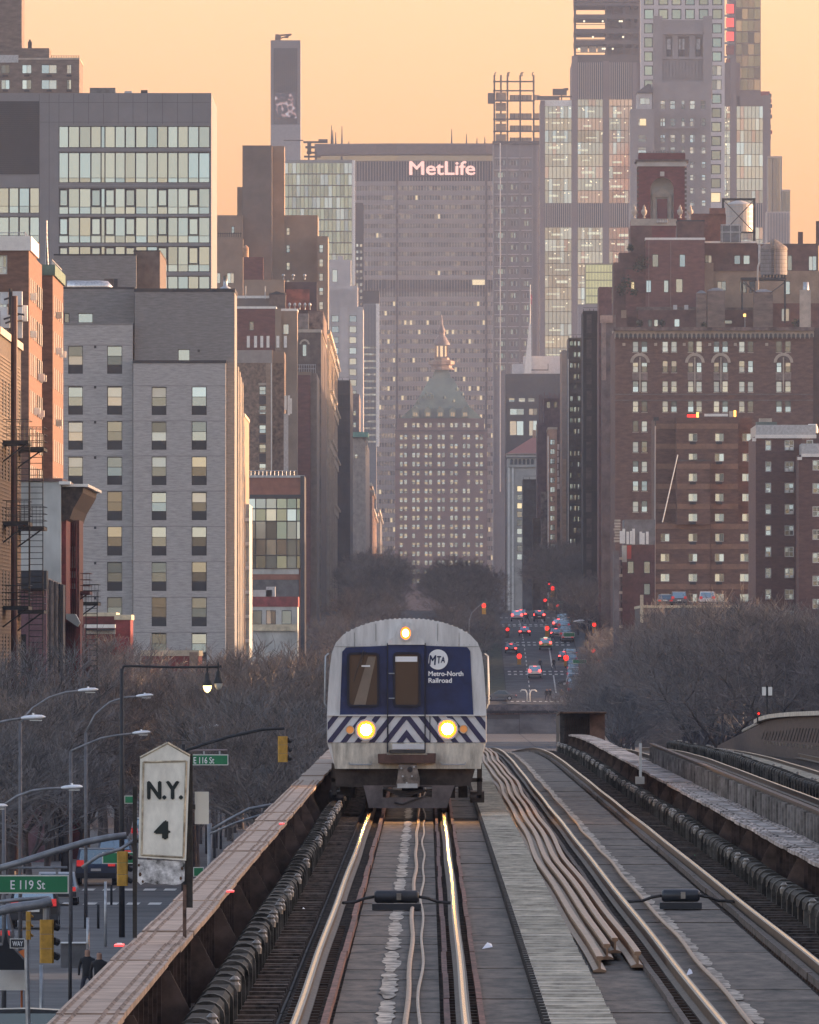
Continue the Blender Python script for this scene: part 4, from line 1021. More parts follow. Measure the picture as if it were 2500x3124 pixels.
pbox(G, 'vent', Y-.2, 603, 610, 1066, 1074, charcoal, D=.1)
for yy in (1053, 1177, 1284, 1391, 1498, 1606, 1714): pbox(G, 'control_joint', Y, 192, 404, yy-.8, yy+.8, darkgrey_brick, D=.02, off=.012)
for yy in (1177, 1284, 1391, 1498, 1606, 1714, 1822, 1929): pbox(G, 'control_joint', Y-1.2, 408, 688, yy-.8, yy+.8, darkgrey_brick, D=.02, off=.012)
mb = MB(); zt = PZ(874, Y+16); d = [(PX(205,Y+16),.28),(PX(238,Y+16),.30),(PX(262,Y+16),.28),(PX(300,Y+16),.30),(PX(325,Y+16),.27),(PX(345,Y+16),.12)]
mb.tube([(a, Y+16, zt+(0 if k < 5 else -.4)) for k, (a, b) in enumerate(d)], [b*2.2 for a, b in d], 10); part('air_duct', mb, M('duct_foil', (.62,.6,.58), .3, .8, var=.15, scale=4), G, True)
XG = PX(716, Y+.8)
for k in range(4):      # pilasters and balcony bays along the avenue face
    ya = Y+21+k*11
    mb = MB(); mb.box(XG-.02, XG+.15+.02*k, ya, ya+4, -8, PZ(1118+k*16,ya)); part('pilaster', mb, limestone, G)
B = bld('balcony_apartments', 'slim sunlit apartment side with stacked bay windows beside the grey apartments', 1760, 735, 762)
vol(B, 1758, 726, 745, 1268, D=50, mat=tan_brick, cop=limestone); vol(B, 1772, 742, 761, 1538, D=30, mat=pale_stucco)
for k in range(9): pbox(B, 'bay_window', 1757.6, 735, 746, 1300+k*62, 1345+k*62, glass_blind, D=.4)
for k in range(7): pbox(B, 'balcony', 1771, 744, 761, 1580+k*74, 1590+k*74, white_paint, D=1.5); pbox(B, 'bay_window', 1771.7, 746, 757, 1595+k*74, 1640+k*74, glass_blind, D=.25)
for i, (a, b) in enumerate(((200,205),(690,694))): pass
t = thing('vent_stack', 'shiny metal flue on the roof of the grey apartments', 'flue', at(688, 884, 1592))
mb = MB(); a = at(688, 884, 1592); mb.lathe([(.55,a[2]-.3),(.55,a[2]+.2),(.22,a[2]+.35),(.22,a[2]+1.4),(.26,a[2]+1.4)], a[0], a[1], 12); part('pipe', mb, galv, t, True)
# ================================================================== left and centre, farther back
# O: office block with ribbon glazing
Y = 2200
O = bld('office_block', 'wide grey panelled office block with long ribbon windows reflecting the sky', Y, 0, 645)
oz = .58
ribbon_a = GLASS('ribbon_glass', (.74,.88,.88), .52, rand=.1); ribbon_b = GLASS('ribbon_glass_dim', (.72,.86,.86), .46, rand=.12)
cx_ = [310,360,418,478,532,552,606,658,713,774,828,882,937,990,1046,1104]
ocols = [(a*oz, b*oz) for a, b in zip(cx_, cx_[1:])]
orows = [(384,450,None),(464,557,.16),(574,653,.28),(662,741,.28),(751,829,.28),(842,884,None)]
holes = [(180,641,a,b) for a, b, c in orows]+[(-60,121,572,650),(-60,121,660,740)]
vol(O, Y, -80, 645, 283, D=60, mat=grey_panel, wins=[h+(None,) for h in holes], reveal=.4, roof=grey_panel)
def glazing(B, Y, cols, y0, y1, tr, frame=frame_dk, gls=None, op=(), off=.25):
    """a ribbon window: one pane object per light, mullions between"""
    gls = gls or (ribbon_a, ribbon_a, ribbon_b)
    for i, (a, b) in enumerate(cols):
        o = window(B, Y, (a, b, y0, y1), dict(id='rib%s%d' % (tr, i in op), frame=frame, fw=.07, rows=(tr,) if tr else (), glass=gls, kids=True), yoff=off)
for a, b, tr in orows: glazing(O, Y, ocols, a, b, tr)
lc = [(-32,-8),(-6,27),(28,57),(59,89),(91,120)]
for a, b in ((572,650),(660,740)): glazing(O, Y, lc, a, b, .28)
for a, b, tr in orows[2:5]:
    for i in (0, 3, 5, 7, 10, 13):
        x0, x1 = ocols[i]
        mb = MB(); X0, X1, Z0, Z1 = PX(x0+1,Y), PX(x1-1,Y), PZ(b-.30*(b-a),Y), PZ(a+2,Y); f = .16
        mb.box(X0, X0+f, Y+.12, Y+.3, Z0, Z1); mb.box(X1-f, X1, Y+.12, Y+.3, Z0, Z1); mb.box(X0+f, X1-f, Y+.12, Y+.3, Z1-f, Z1); mb.box(X0+f, X1-f, Y+.12, Y+.3, Z0, Z0+f); part('casement', mb, frame_dk, O)
pbox(O, 'louver_screen', Y, -80, 120, 308, 531, M('louver_grey', (.055,.058,.068), .6, var=.08, scale=.3), D=.1, off=.06)
for yy in range(312, 531, 6): pbox(O, 'louver', Y-.06, -80, 119, yy, yy+2, M('louver_edge', (.04,.042,.05), .6, var=0), D=.08, off=.08)
for xx in (120,150,180,225,270,316,361,406,450,496,542,588): pbox(O, 'panel_joint', Y, xx-.7, xx+.7, 285, 378 if xx > 181 else 900, M('joint_dark', (.10,.10,.11), .6, var=0), D=.02, off=.015)
for yy in (312, 372): pbox(O, 'panel_joint', Y, 122, 640, yy-.6, yy+.6, MATS['joint_dark'], D=.02, off=.012)
for yy in (455, 564, 655, 745, 833): pbox(O, 'ledge', Y, 178, 645, yy, yy+5, M('ledge_grey', (.22,.225,.24), .5, var=.05), D=.3, off=.12)
pbox(O, 'rooftop_unit', Y+5, 274, 352, 267, 284, M('unit_grey', (.13,.13,.13), .6), D=8); pbox(O, 'rooftop_unit', Y+5, 380, 402, 277, 284, galv, D=4); pbox(O, 'rooftop_unit', Y+5, 430, 450, 274, 284, dark_steel, D=4)
# T: brown apartment house behind it at the top left
Y = 2800
T = bld('brown_apartment_tower', 'brown brick apartment tower at the top left corner with roof terrace', Y, 0, 250)
bb = M('umber_brick', (.16,.125,.105), .85, var=.2, scale=.5, st=(1,1,3))
cols = [(3,30),(67,97),(126,174),(204,218)]
vol(T, Y, -90, 242, 180, D=30, mat=bb, wins=[(a,b,c,d,S_two) for a, b in cols for c, d in ((196,224),(242,272))], cop=limestone, coph=.3)
vol(T, Y+8, -90, 66, -60, y1=182, D=20, mat=bb, name='tower'); vol(T, Y+6, 60, 150, 146, y1=182, D=15, mat=bb, name='penthouse')
pbox(T, 'pale_band', Y, -60, 56, 167, 190, galv, D=.2, off=.1)
for a, b in cols:
    for yy in (227, 273): pbox(T, 'air_conditioner', Y, (a+b)/2-8, (a+b)/2+8, yy, yy+6, charcoal, D=.3, off=.3)
mb = MB()
for k in range(12): xx = PX(156+k*7.6, Y+2); mb.box(xx, xx+.08, Y+2, Y+2.1, PZ(182,Y), PZ(167,Y))
for yy in (168, 174): mb.box(PX(156,Y), PX(242,Y), Y+2, Y+2.08, PZ(yy+1,Y), PZ(yy,Y))
part('roof_railing', mb, dark_steel, T)
pbox(T, 'chimney_pot', Y+9, 85, 97, 126, 146, dark_steel, D=1); pbox(T, 'chimney_pot', Y+9, 88, 94, 120, 126, dark_steel, D=.5)
# D: tan stepped block
Y = 2900
D_ = bld('tan_stepped_block', 'plain tan stepped apartment block with a tall blank slab', Y, 650, 1002)
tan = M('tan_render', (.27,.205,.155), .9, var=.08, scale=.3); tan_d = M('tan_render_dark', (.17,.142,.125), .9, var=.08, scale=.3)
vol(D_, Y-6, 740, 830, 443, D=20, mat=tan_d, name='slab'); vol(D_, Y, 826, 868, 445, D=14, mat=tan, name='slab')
vol(D_, Y+2, 724, 742, 570, D=20, mat=tan)
vol(D_, Y+1, 866, 970, 656, D=26, mat=tan, wins=[(874,885,a,b,S_sm) for a, b in rows(694,23,53,4)])
vol(D_, Y+2, 830, 970, 658, y1=900, D=26, mat=tan, name='wing')
vol(D_, Y-3, 968, 1001, 720, D=30, mat=tan, wins=[(974,987,a,b,S_sm) for a, b in rows(746,24,43.5,6)])
vol(D_, Y-8, 650, 741, 656, D=10, mat=tan, name='wing', wins=[(706,716,690,711,S_sm)])
vol(D_, Y-12, 648, 742, 728, D=6, mat=tan, name='wing', wins=[(652,673,832,864,S_two),(693,715,832,864,S_two)])
mb = MB()
for k in range(13): xx = PX(652+k*6.8, Y-12); mb.box(xx, xx+.1, Y-12, Y-11.9, PZ(728,Y), PZ(714,Y))
mb.box(PX(650,Y), PX(740,Y), Y-12, Y-11.9, PZ(718,Y), PZ(716.5,Y)); part('roof_railing', mb, dark_steel, D_)
t = thing('water_tank', 'small round wooden water tank half hidden by the tan slab', 'water tank', at(752, 784, 2880))
a = at(750, 784, 2886); h = 37*2886/F; r = .55
mb = MB(); mb.lathe([(r,a[2]),(r,a[2]+h*.8),(.05,a[2]+h)], a[0], a[1], 14); part('tank', mb, M('tank_wood', (.36,.22,.13), .8, var=.2), t)
Y = 2550
B = bld('roofscape_building', 'jumble of flat roofs, maroon blocks and cream parapets left of the avenue', Y, 735, 1000)
vol(B, Y+30, 743, 803, 784, D=10, mat=maroon_brick, name='stair_head'); vol(B, Y+20, 744, 868, 853, D=10, mat=tan, name='parapet_block')
vol(B, Y+25, 868, 967, 860, D=10, mat=M('purple_wall', (.075,.05,.055), .85, var=.15), name='parapet_block'); pbox(B, 'red_wall', Y+24.8, 872, 945, 882, 945, M('red_wall', (.20,.07,.055), .85, var=.3, scale=.6), D=.1)
vol(B, Y+10, 718, 823, 908, D=10, mat=tan_d, name='parapet_block', cop=white_paint, coph=.4); vol(B, Y+9, 822, 872, 892, D=6, mat=M('tank_house', (.15,.11,.09), .85), name='tank_house')
mb = MB(); mb.prism([(PX(820,Y+9),PZ(894,Y)),(PX(874,Y+9),PZ(894,Y)),(PX(852,Y+9),PZ(886,Y)),(PX(843,Y+9),PZ(884,Y))], Y+8.8, Y+15); part('roof', mb, charcoal, B)
for xx in (750, 809): 
    mb = MB(); mb.tube([at(xx,912,Y+9), at(xx,872,Y+9)], .06, 5); part('vent_pipe', mb, galv, B)
for k, xx in enumerate((884, 900, 915, 931, 946)):
    a = at(xx, 944, Y+8); mb = MB(); mb.lathe([(.1,a[2]),(.1,a[2]+.5),(.22,a[2]+.6),(.22,a[2]+.9),(.05,a[2]+1.1)], a[0], a[1], 10); part('roof_ventilator', mb, galv, B, True)
for xx in (865, 895, 930):
    a = at(xx, 852, Y+26); mb = MB(); mb.lathe([(.12,a[2]),(.12,a[2]+.5),(.3,a[2]+.6),(.16,a[2]+.85)], a[0], a[1], 10); part('roof_ventilator', mb, galv, B, True)
# b: tan brick pair with maroon block behind
Y = 2400
B = bld('maroon_block', 'maroon brick block with white coping and a row of white antenna panels', Y, 719, 907)
vol(B, Y, 700, 842, 940, D=14, mat=maroon_brick, cop=white_paint, coph=.35, wins=[(761,775,980,1008,S_one)]); pbox(B, 'tan_pier', Y, 840, 858, 941, 1070, tan, D=.3, off=.05)
vol(B, Y+1, 858, 907, 947, D=14, mat=tan, cop=white_paint, coph=.35, wins=[(864,882,988,1020,S_one)])  # lit side of the block put into a tan wall colour
for k, xx in enumerate((758, 780, 799, 818, 848, 871)):
    mb = MB(); a = at(xx, 1060, Y-4); mb.box(a[0]-.22, a[0]+.22, Y-4, Y-3.8, a[2], a[2]+1.75); part('antenna_panel', mb, white_paint, B)
mb = MB()
for k in range(20): xx = PX(722+k*7.6, Y-3.5); mb.tube([(xx,Y-3.5,PZ(1066,Y)), (xx,Y-3.5,PZ(1040+rnd.random()*14,Y))], .03, 4)
part('roof_railing', mb, dark_steel, B)
Y = 2330
B = bld('tan_brick_apartments', 'mottled tan brick apartments with a pale top band and dark window strip', Y, 719, 868)
mot = M('mottled_tan', (.20,.145,.11), .9, var=.35, scale=1.6, detail=6); bandm = M('grey_band', (.30,.275,.255), .8, var=.1)
vol(B, Y, 690, 832, 1068, D=30, mat=mot, wins=[(791,812,a,b,S_dh) for a, b in rows(1178,26,59,9)])
pbox(B, 'pale_band', Y, 690, 831, 1068, 1107, bandm, D=.3, off=.08); vol(B, Y+3, 830, 867, 1071, D=30, mat=mot); pbox(B, 'pale_band', Y+3, 831, 868, 1071, 1107, tan, D=.3, off=.08)
for a, b in rows(1207,26,59,9): pbox(B, 'spandrel', Y, 791, 812, a, b, M('dark_spandrel', (.06,.055,.06), .7, var=.2), D=.05, off=.01)
pbox(B, 'corner_trim', Y, 812, 826, 1108, 1600, tan_brick, D=.1, off=.05); pbox(B, 'white_edge', Y, 827, 830, 1100, 1700, white_paint, D=.1, off=.05)
for ya in (1175,1258,1440): pbox(B, 'sill', Y, 789, 813, ya-7, ya, limestone, D=.3, off=.15)
t = thing('cell_antenna', 'pale antenna mast rising in front of the dark red apartments', 'antenna', at(872, 1440, 2300))
mb = MB(); mb.box(PX(866,2300), PX(880,2300), 2300, 2300.5, PZ(1440,2300), PZ(1262,2300)); part('mast', mb, galv, t)
for dx, ya, yb in ((868,1206,1250),(878,1206,1266),(884,1215,1262)): mb = MB(); mb.box(PX(dx,2299), PX(dx+7,2299), 2299, 2299.4, PZ(yb,2299), PZ(ya,2299)); part('panel', mb, white_paint, t)
Y = 2440
B = bld('dark_red_apartments', 'dark red brick apartments with white balcony edges and a pale corner strip', Y, 866, 968)
vol(B, Y, 855, 948, 1142, D=40, mat=maroon_brick, cop=tan, coph=.5); vol(B, Y+1, 947, 967, 1138, D=60, mat=M('lit_pale_corner', (.25,.2,.165), .85, var=.12)); vol(B, Y+2, 866, 888, 1083, D=20, mat=maroon_brick)  # paler corner wall carries the lit side strip in its colour
for k in range(5):
    yy = 1170+k*57.5; pbox(B, 'balcony_slab', Y, 867, 905, yy, yy+3.5, white_paint, D=.6, off=.5); pbox(B, 'balcony_post', Y, 901, 905, yy-25, yy, white_paint, D=.5, off=.5)
    pbox(B, 'balcony_window', Y, 878, 898, yy-24, yy-2, glass_dark, D=.05, off=.03)
mb = MB()
for k in range(9): xx = PX(907+k*7, Y+8); mb.tube([(xx,Y+8,PZ(1142,Y)), (xx,Y+8,PZ(1108,Y))], .05, 4)
for yy in (1110, 1122): mb.tube([(PX(905,Y+8),Y+8,PZ(yy,Y)), (PX(962,Y+8),Y+8,PZ(yy,Y))], .05, 4)
part('roof_railing', mb, galv, B)
Y = 2560
B = bld('arched_penthouse_building', 'dark brown building with a round arched window under a cornice', Y, 907, 985)
brn = M('umber_stone', (.11,.085,.075), .85, var=.25, scale=.8)
vol(B, Y, 905, 980, 1012, D=160, mat=brn, wins=[(923,936,1050,1087,S_one)], cop=limestone, coph=.5); vol(B, Y+8, 908, 942, 956, y1=1012, D=10, mat=M('penthouse_grey', (.2,.2,.2), .8), name='penthouse')
vol(B, Y+12, 940, 986, 948, y1=1014, D=100, mat=M('bulkhead_mottled', (.16,.12,.105), .9, var=.4, scale=.9), name='bulkhead')
mb = MB()
for k in range(9): t0, t1 = math.pi*k/9, math.pi*(k+1)/9; cx, cz, r1, r2 = PX(929.5,Y), PZ(1050,Y), .82, .52; mb.prism([(cx+r2*math.cos(t0),cz+r2*math.sin(t0)),(cx+r1*math.cos(t0),cz+r1*math.sin(t0)),(cx+r1*math.cos(t1),cz+r1*math.sin(t1)),(cx+r2*math.cos(t1),cz+r2*math.sin(t1))], Y-.15, Y)
part('arch', mb, limestone, B)
# sunlit cornice line buildings along the avenue, stepping away
SP = [('ornate_corner_building','ornate corner building whose carved edge catches the sun left of the avenue',2700,  968,1000,1015,limestone,3),
      ('corniced_building','tall building with heavy dark cornice brackets catching warm light',2900, 985,1012,1062,brn,4)]
for nm, lab, Y, xa, xb, yt, mt, nb in SP:
    B = bld(nm, lab, Y, xa, xb); vol(B, Y, xa-30, xb, yt, D=170, mat=mt, cop=limestone, coph=.6, copo=.5)
    XE = PX(xb, Y)
    for k in range(nb):
        yy = yt+30+k*150
        for q in range(7):
            ya = Y+4+q*22; mb = MB(); z = PZ(yy, Y); mb.box(XE, XE+.5, ya, ya+9, z-1.2, z); mb.box(XE, XE+.9, ya, ya+11, z, z+.35); part('bracket', mb, limestone, B)
    for q in range(8):
        ya = Y+3+q*20; mb = MB(); mb.box(XE, XE+.28, ya, ya+4, 2, PZ(yt+14,Y)); part('pilaster', mb, tan_brick if q % 2 else limestone, B)
# d: modern glass block with red bands
Y = 1950
B = bld('glass_medical_block', 'modern glass fronted block with brick red bands and a dark return wall', Y, 748, 930)
redb = M('terracotta_band', (.26,.115,.08), .7, var=.12, scale=.8); dkm = M('navy_cladding', (.05,.052,.06), .5, var=.1)
vol(B, Y, 735, 917, 1457, D=22, mat=redb); pbox(B, 'dark_fascia', Y, 735, 918, 1509, 1519, dkm, D=.4, off=.15)
XR = PX(917, Y); mb = MB(); mb.box(XR+.01, XR+.5, Y-.3, Y+24, -8, PZ(1452,Y)); part('return_wall', mb, dkm, B)
mb = MB(); mb.box(PX(735,Y), XR+.5, Y-.2, Y, PZ(1457,Y), PZ(1450,Y)); part('parapet_cap', mb, galv, B)
gx = [735,758,780,812,844,876,905,917]; gy = [1520,1552,1590,1645,1695,1735]
for i in range(7):
    for j in range(5): window(B, Y, (gx[i], gx[i+1], gy[j], gy[j+1]), dict(id='cw', frame=frame_dk, fw=.06, glass=((glass, glass_green, glass_bright) if j < 2 else (glass_green, glass_dark, glass)), kids=True), yoff=-.32)
pbox(B, 'pale_band', Y, 735, 912, 1736, 1752, pale_stucco, D=.3, off=.2); pbox(B, 'red_band', Y, 735, 912, 1740, 1768, redb, D=.2, off=.12); pbox(B, 'dark_base', Y, 735, 912, 1769, 1842, M('storefront_grey', (.11,.11,.115), .6, var=.2), D=.2, off=.1)
for xx in range(750, 880, 17): pbox(B, 'rooftop_unit', Y+6, xx, xx+13, 1437+rnd.randrange(8), 1457, M('unit_grey2', (.15,.16,.17), .6), D=3)
mb = MB()
for k in range(14): xx = PX(742+k*12, Y+3); mb.tube([(xx,Y+3,PZ(1457,Y)), (xx,Y+3,PZ(1434,Y))], .035, 4)
mb.tube([(PX(740,Y),Y+3,PZ(1435,Y)), (PX(905,Y),Y+3,PZ(1435,Y))], .04, 4); part('roof_railing', mb, galv, B)
B = bld('storefront', 'low white storefront with grey shutters and red sign band below the glass block', 1900, 745, 910)
vol(B, 1900, 730, 908, 1845, D=20, mat=pale_stucco, wins=[(770,800,1812+50,1905,S_dark),(812,842,1862,1905,S_two),(860,890,1862,1905,S_dark)], cop=M('shop_red', (.22,.05,.05), .7, var=.2), coph=1.2)
pbox(B, 'sign_band', 1899.7, 740, 905, 1905, 1925, cream, D=.2); pbox(B, 'rooftop_unit', 1905, 772, 830, 1800, 1845, pale_stucco, D=6); pbox(B, 'rooftop_unit', 1905, 812, 840, 1790, 1845, galv, D=5)
# e: dark netted scaffold slab and buildings beyond, left of the avenue
def scaffold(name, label, Y, x0, x1, y0, cols, pitch, mat, net, D=30, side=None, y1=1900):
    B = bld(name, label, Y, x0, x1); vol(B, Y, x0, x1, y0, D=D, mat=net, roof=net)
    for xx in cols: pbox(B, 'standard', Y, xx-.8, xx+.8, y0-6, y1, mat, D=.3, off=.5)
    y = y0
    while y < y1: pbox(B, 'deck', Y, x0, x1, y, y+3, mat, D=.8, off=.9); pbox(B, 'guard_rail', Y, x0, x1, y-10, y-9, mat, D=.1, off=.9); y += pitch
    return B
net_d = M('dark_netting', (.032,.03,.036), .9, var=.25, scale=.6, st=(1,1,.4)); net_m = M('grey_netting', (.085,.08,.085), .9, var=.25, scale=.7)
scaffold('scaffolded_building', 'building wrapped in black netting left of the avenue', 3300, 1026, 1069, 1160, (1028,1045,1067), 40, black_iron, net_d, D=120)
Y = 3700; B = bld('brown_avenue_building', 'narrow brown building with tall blank wall behind the black netting', Y, 1070, 1098)
vol(B, Y, 1055, 1096, 1201, D=100, mat=M('mauve_brick', (.15,.12,.12), .85, var=.15), wins=[(1078,1087,a,b,S_warm) for a, b in rows(1252,16,36,4)])
Y = 3600; B = bld('green_cornice_building', 'pale building crowned by a green copper cornice', Y, 1074, 1124)
vol(B, Y, 1060, 1116, 1335, D=240, mat=M('beige_stone', (.30,.25,.215), .85, var=.15), wins=[(1082,1092,1385,1400,S_sm)])
pbox(B, 'cornice', Y, 1060, 1124, 1318, 1333, M('copper_green', (.12,.26,.21), .6, var=.15), D=60, off=.9)
for k in range(8): pbox(B, 'bracket', Y+k*16, 1112, 1122-k*.6, 1334+k*14, 1346+k*14, limestone, D=8)
cl = [(1075,1105,1540,3900,limestone),(1098,1128,1480,4300,M('pink_stone', (.33,.235,.19), .85, var=.2)),(1110,1136,1555,4600,MATS['pink_stone']),(1130,1154,1560,4900,M('grey_stone', (.24,.235,.24), .85, var=.1))]
for (xa, xb, yt, Y, mt), lab in zip(cl, ('sunlit stone building below the green cornice','pink stone building lit by low sun beside the avenue','smaller pink stone building farther along the avenue','pale grey building last in line on the left of the avenue')):
    B = bld('avenue_building', lab, Y, xa, xb, group=None); vol(B, Y, xa-14, xb, yt, D=250, mat=mt, cop=limestone, coph=.8, copo=.6)
    XE = PX(xb, Y)
    for q in range(7):
        mb = MB(); ya = Y+10+q*32; mb.box(XE, XE+.6, ya, ya+14, 11, PZ(yt+20,Y)); part('bay', mb, mt, B)
        mb = MB(); mb.box(XE, XE+1.1, ya, ya+16, PZ(yt+22,Y), PZ(yt+14,Y)); part('cornice', mb, limestone, B)
# j: white stepped tower
Y = 5000
B = bld('white_stepped_tower', 'pale stone stepped tower left of the big slab office building', Y, 1004, 1110)
wst = M('white_stone', (.42,.41,.41), .8, var=.08, scale=.2)
vol(B, Y+6, 1004, 1071, 792, D=20, mat=wst, name='crown', wins=[(1014,1030,822,860,S_one)]); vol(B, Y+3, 1000, 1092, 872, D=26, mat=wst, name='upper_block')
vol(B, Y, 990, 1109, 943, D=34, mat=wst, wins=[(a,b,c,d,S_one) for a, b in ((1012,1034),(1066,1088)) for c, d in rows(962,20,32.6,16)], reveal=.5)
for xa, xb in ((1002,1010),(1038,1062),(1092,1108)): pbox(B, 'buttress', Y, xa, xb, 936, 1600, wst, D=1.5, off=.8)
for k in range(12): pbox(B, 'fin', Y+3, 1006+k*7, 1008+k*7, 880, 940, wst, D=.5, off=.3)
pbox(B, 'lantern', Y+8, 1030, 1048, 780, 792, wst, D=4)
Y = 5300
B = bld('thin_grey_tower', 'slim grey office tower with dark cap and bright right edge', Y, 1110, 1158)
vol(B, Y, 1108, 1149, 926, D=30, mat=M('blue_grey', (.17,.175,.19), .6, var=.06)); vol(B, Y+2, 1108, 1158, 886, y1=927, D=26, mat=charcoal, name='cap')
pbox(B, 'white_edge', Y, 1147, 1158, 926, 1362, white_paint, D=3, off=.3)
cellquads(B, 'window_lights', Y, [1111+k*6 for k in range(7)], [1050+k*20.5 for k in range(16)], [glass, glass_bright, glass_dark], [3,3,2], .1, .8)
for k in range(5): pbox(B, 'fin', Y, 1111+k*9, 1112+k*9, 930, 1360, M('fin_grey', (.3,.3,.31), .6, var=0), D=.5, off=.4)
Y = 5900
B = bld('dark_glass_sliver', 'dark glass tower edge squeezed beside the pale edged glass tower', Y, 1086, 1110)
vol(B, Y, 1082, 1110, 618, D=30, mat=charcoal); cellquads(B, 'window_lights', Y, [1085,1096,1108], [738+k*20 for k in range(12)], [glass, glass_dark, glass_bright], [2,2,1], .3, .7)
# GL: glass tower with bright right edge
Y = 5600
GL = bld('glass_tower', 'green grey glass tower with pale right edge and a roof crane', Y, 868, 1083)
vol(GL, Y, 868, 1076, 487, D=40, mat=M('glass_tower_frame', (.20,.21,.21), .5, var=.05)); pbox(GL, 'white_edge', Y, 1075, 1084, 488, 870, white_paint, D=6, off=.4)  # right edge white to carry the sunlit strip in its colour
gcol = [868+k*12.2 for k in range(18)]
for j, yy in enumerate([495+k*35 for k in range(11)]):
    for i in range(17): window(GL, Y, (gcol[i], gcol[i+1]-.8, yy+1.5, yy+34), dict(id='gt', frame=M('mullion', (.10,.11,.11), .5, var=0), fw=.04, glass=(glass_green, glass_green, glass) if not (j == 2 and i < 6) else (glass_warm,)), yoff=-.42)
t = thing('roof_crane', 'window washing crane on the roof of the glass tower', 'crane', at(940, 487, Y+10)); Yc = Y+10
for xa, xb, ya, yb in ((926,1000,430,436),(972,1000,424,432),(938,950,436,470),(932,962,445,452),(936,968,462,468),(928,980,474,480),(940,945,470,487),(962,967,468,487),(866,926,426,429),(1040,1046,476,487)):
    pbox(t, 'boom' if yb-ya < 8 and xb-xa > 30 else 'strut', Yc, xa, xb, ya, yb, dark_steel, D=1.5)
# W: slab tower with the lit display
Y = 6100
W_ = bld('slab_tower', 'tall grey slab tower carrying a bright mottled display screen', Y, 826, 917)
vol(W_, Y, 826, 917, 122, D=40, mat=M('slab_grey', (.16,.155,.16), .6, var=.05)); pbox(W_, 'dark_screen', Y, 835, 908, 146, 378, M('slab_dark', (.062,.06,.066), .6, var=.05), D=.5, off=.2)
for k in range(12): pbox(W_, 'louver', Y-.2, 838+k*6, 840+k*6, 148, 282, M('louver_dark', (.045,.045,.05), .6, var=0), D=.3, off=.3)
pbox(W_, 'pale_band', Y, 826, 917, 380, 560, M('slab_pale', (.26,.26,.275), .6, var=.06), D=.3, off=.1)
sm_ = bpy.data.materials.new('display'); sm_.use_nodes = True; n = sm_.node_tree.nodes; L = sm_.node_tree.links; b = n['Principled BSDF']
g = n.new('ShaderNodeNewGeometry'); v = n.new('ShaderNodeTexVoronoi'); v.inputs['Scale'].default_value = .62; L.new(g.outputs['Position'], v.inputs['Vector'])
nz = n.new('ShaderNodeTexNoise'); nz.inputs['Scale'].default_value = .55; nz.inputs['Detail'].default_value = 5; L.new(g.outputs['Position'], nz.inputs['Vector'])
ad = n.new('ShaderNodeMath'); ad.operation = 'MULTIPLY'; L.new(v.outputs['Distance'], ad.inputs[0]); L.new(nz.outputs[0], ad.inputs[1])
rp = n.new('ShaderNodeValToRGB'); e = rp.color_ramp.elements; e[0].position = .12; e[0].color = (.02,.02,.03,1); e[1].position = .55; e[1].color = (.75,.75,.85,1)
for p_, c_ in ((.28,(.05,.05,.07,1)),(.36,(.55,.30,.28,1)),(.44,(.5,.5,.58,1))): q = e.new(p_); q.color = c_
L.new(ad.outputs[0], rp.inputs[0]); L.new(rp.outputs[0], b.inputs['Emission Color']); b.inputs['Emission Strength'].default_value = .16; b.inputs['Base Color'].default_value = (.01,.01,.01,1)
pbox(W_, 'display_screen', Y, 840, 905, 284, 360, sm_, D=.3, off=.55)
t = thing('roof_crane', 'small rusty crane standing on top of the grey slab tower', 'crane', at(862, 122, Y+10))
mb = MB(); mb.tube([at(846,122,Y+10), at(848,104,Y+10)], 1.0, 5); mb.tube([at(852,122,Y+10), at(853,108,Y+10)], .8, 5); part('mast', mb, rust, t)
mb = MB(); mb.tube([at(846,108,Y+10), at(890,104,Y+10)], .35, 5); mb.tube([at(850,118,Y+10), at(888,106,Y+10)], .25, 5); mb.box(PX(868,Y), PX(880,Y), Y+9, Y+11, PZ(112,Y), PZ(107,Y)); part('jib', mb, rust, t)
# the big slab office building with the lit name
Y = 6300
ML = bld('slab_office_tower', 'broad brown grid office tower with a glowing name sign near its top', Y, 985, 1700)
mlc = M('precast', (.33,.295,.28), .8, var=.05, scale=.1); mld = M('spandrel_backing', (.10,.082,.08), .7, var=.05)  # plain dark backing behind spandrels and panes
PL = [(960,Y+7),(1212,Y),(1484,Y),(1720,Y+6)]
PLw = [(PX(a, Y), b) for a, b in PL]
mb = MB(); mb.plan(PLw+[(PLw[3][0],Y+60),(PLw[0][0],Y+60)], ML.location.z, PZ(444, Y)); part('wall', mb, mld, ML)
def strip(name, y0, y1, off, mat, D=.6, pa=ML):
    mb = MB(); z0, z1 = PZ(y1, Y), PZ(y0, Y)
    for (xa, ya), (xb, yb) in zip(PLw, PLw[1:]):
        i = len(mb.v); mb.v += [(xa,ya-off,z0),(xb,yb-off,z0),(xb,yb,z0),(xa,ya,z0),(xa,ya-off,z1),(xb,yb-off,z1),(xb,yb,z1),(xa,ya,z1)]
        mb.f += [tuple(i+q for q in f_) for f_ in ((0,1,5,4),(4,5,6,7),(0,3,2,1))]; mb.m += [0]*3
    return part(name, mb, mat, pa)
strip('roof_fascia', 441, 470, 2.4, M('fascia', (.115,.085,.08), .7, var=.1)); strip('parapet', 437, 444, 1.2, M('fascia2', (.16,.13,.12), .7, var=.05))
fl = [567+k*28.7 for k in range(10)]+[891+k*28.7 for k in range(34)]
for yy in fl: strip('spandrel', yy+13.5, yy+28.7 if True else 0, .5, mlc)
strip('spandrel', 552, 566, .5, mlc); strip('spandrel', 842, 851, .7, mlc)
strip('louver_band', 492, 551, .2, charcoal); strip('mechanical_band', 851, 880, .25, charcoal)
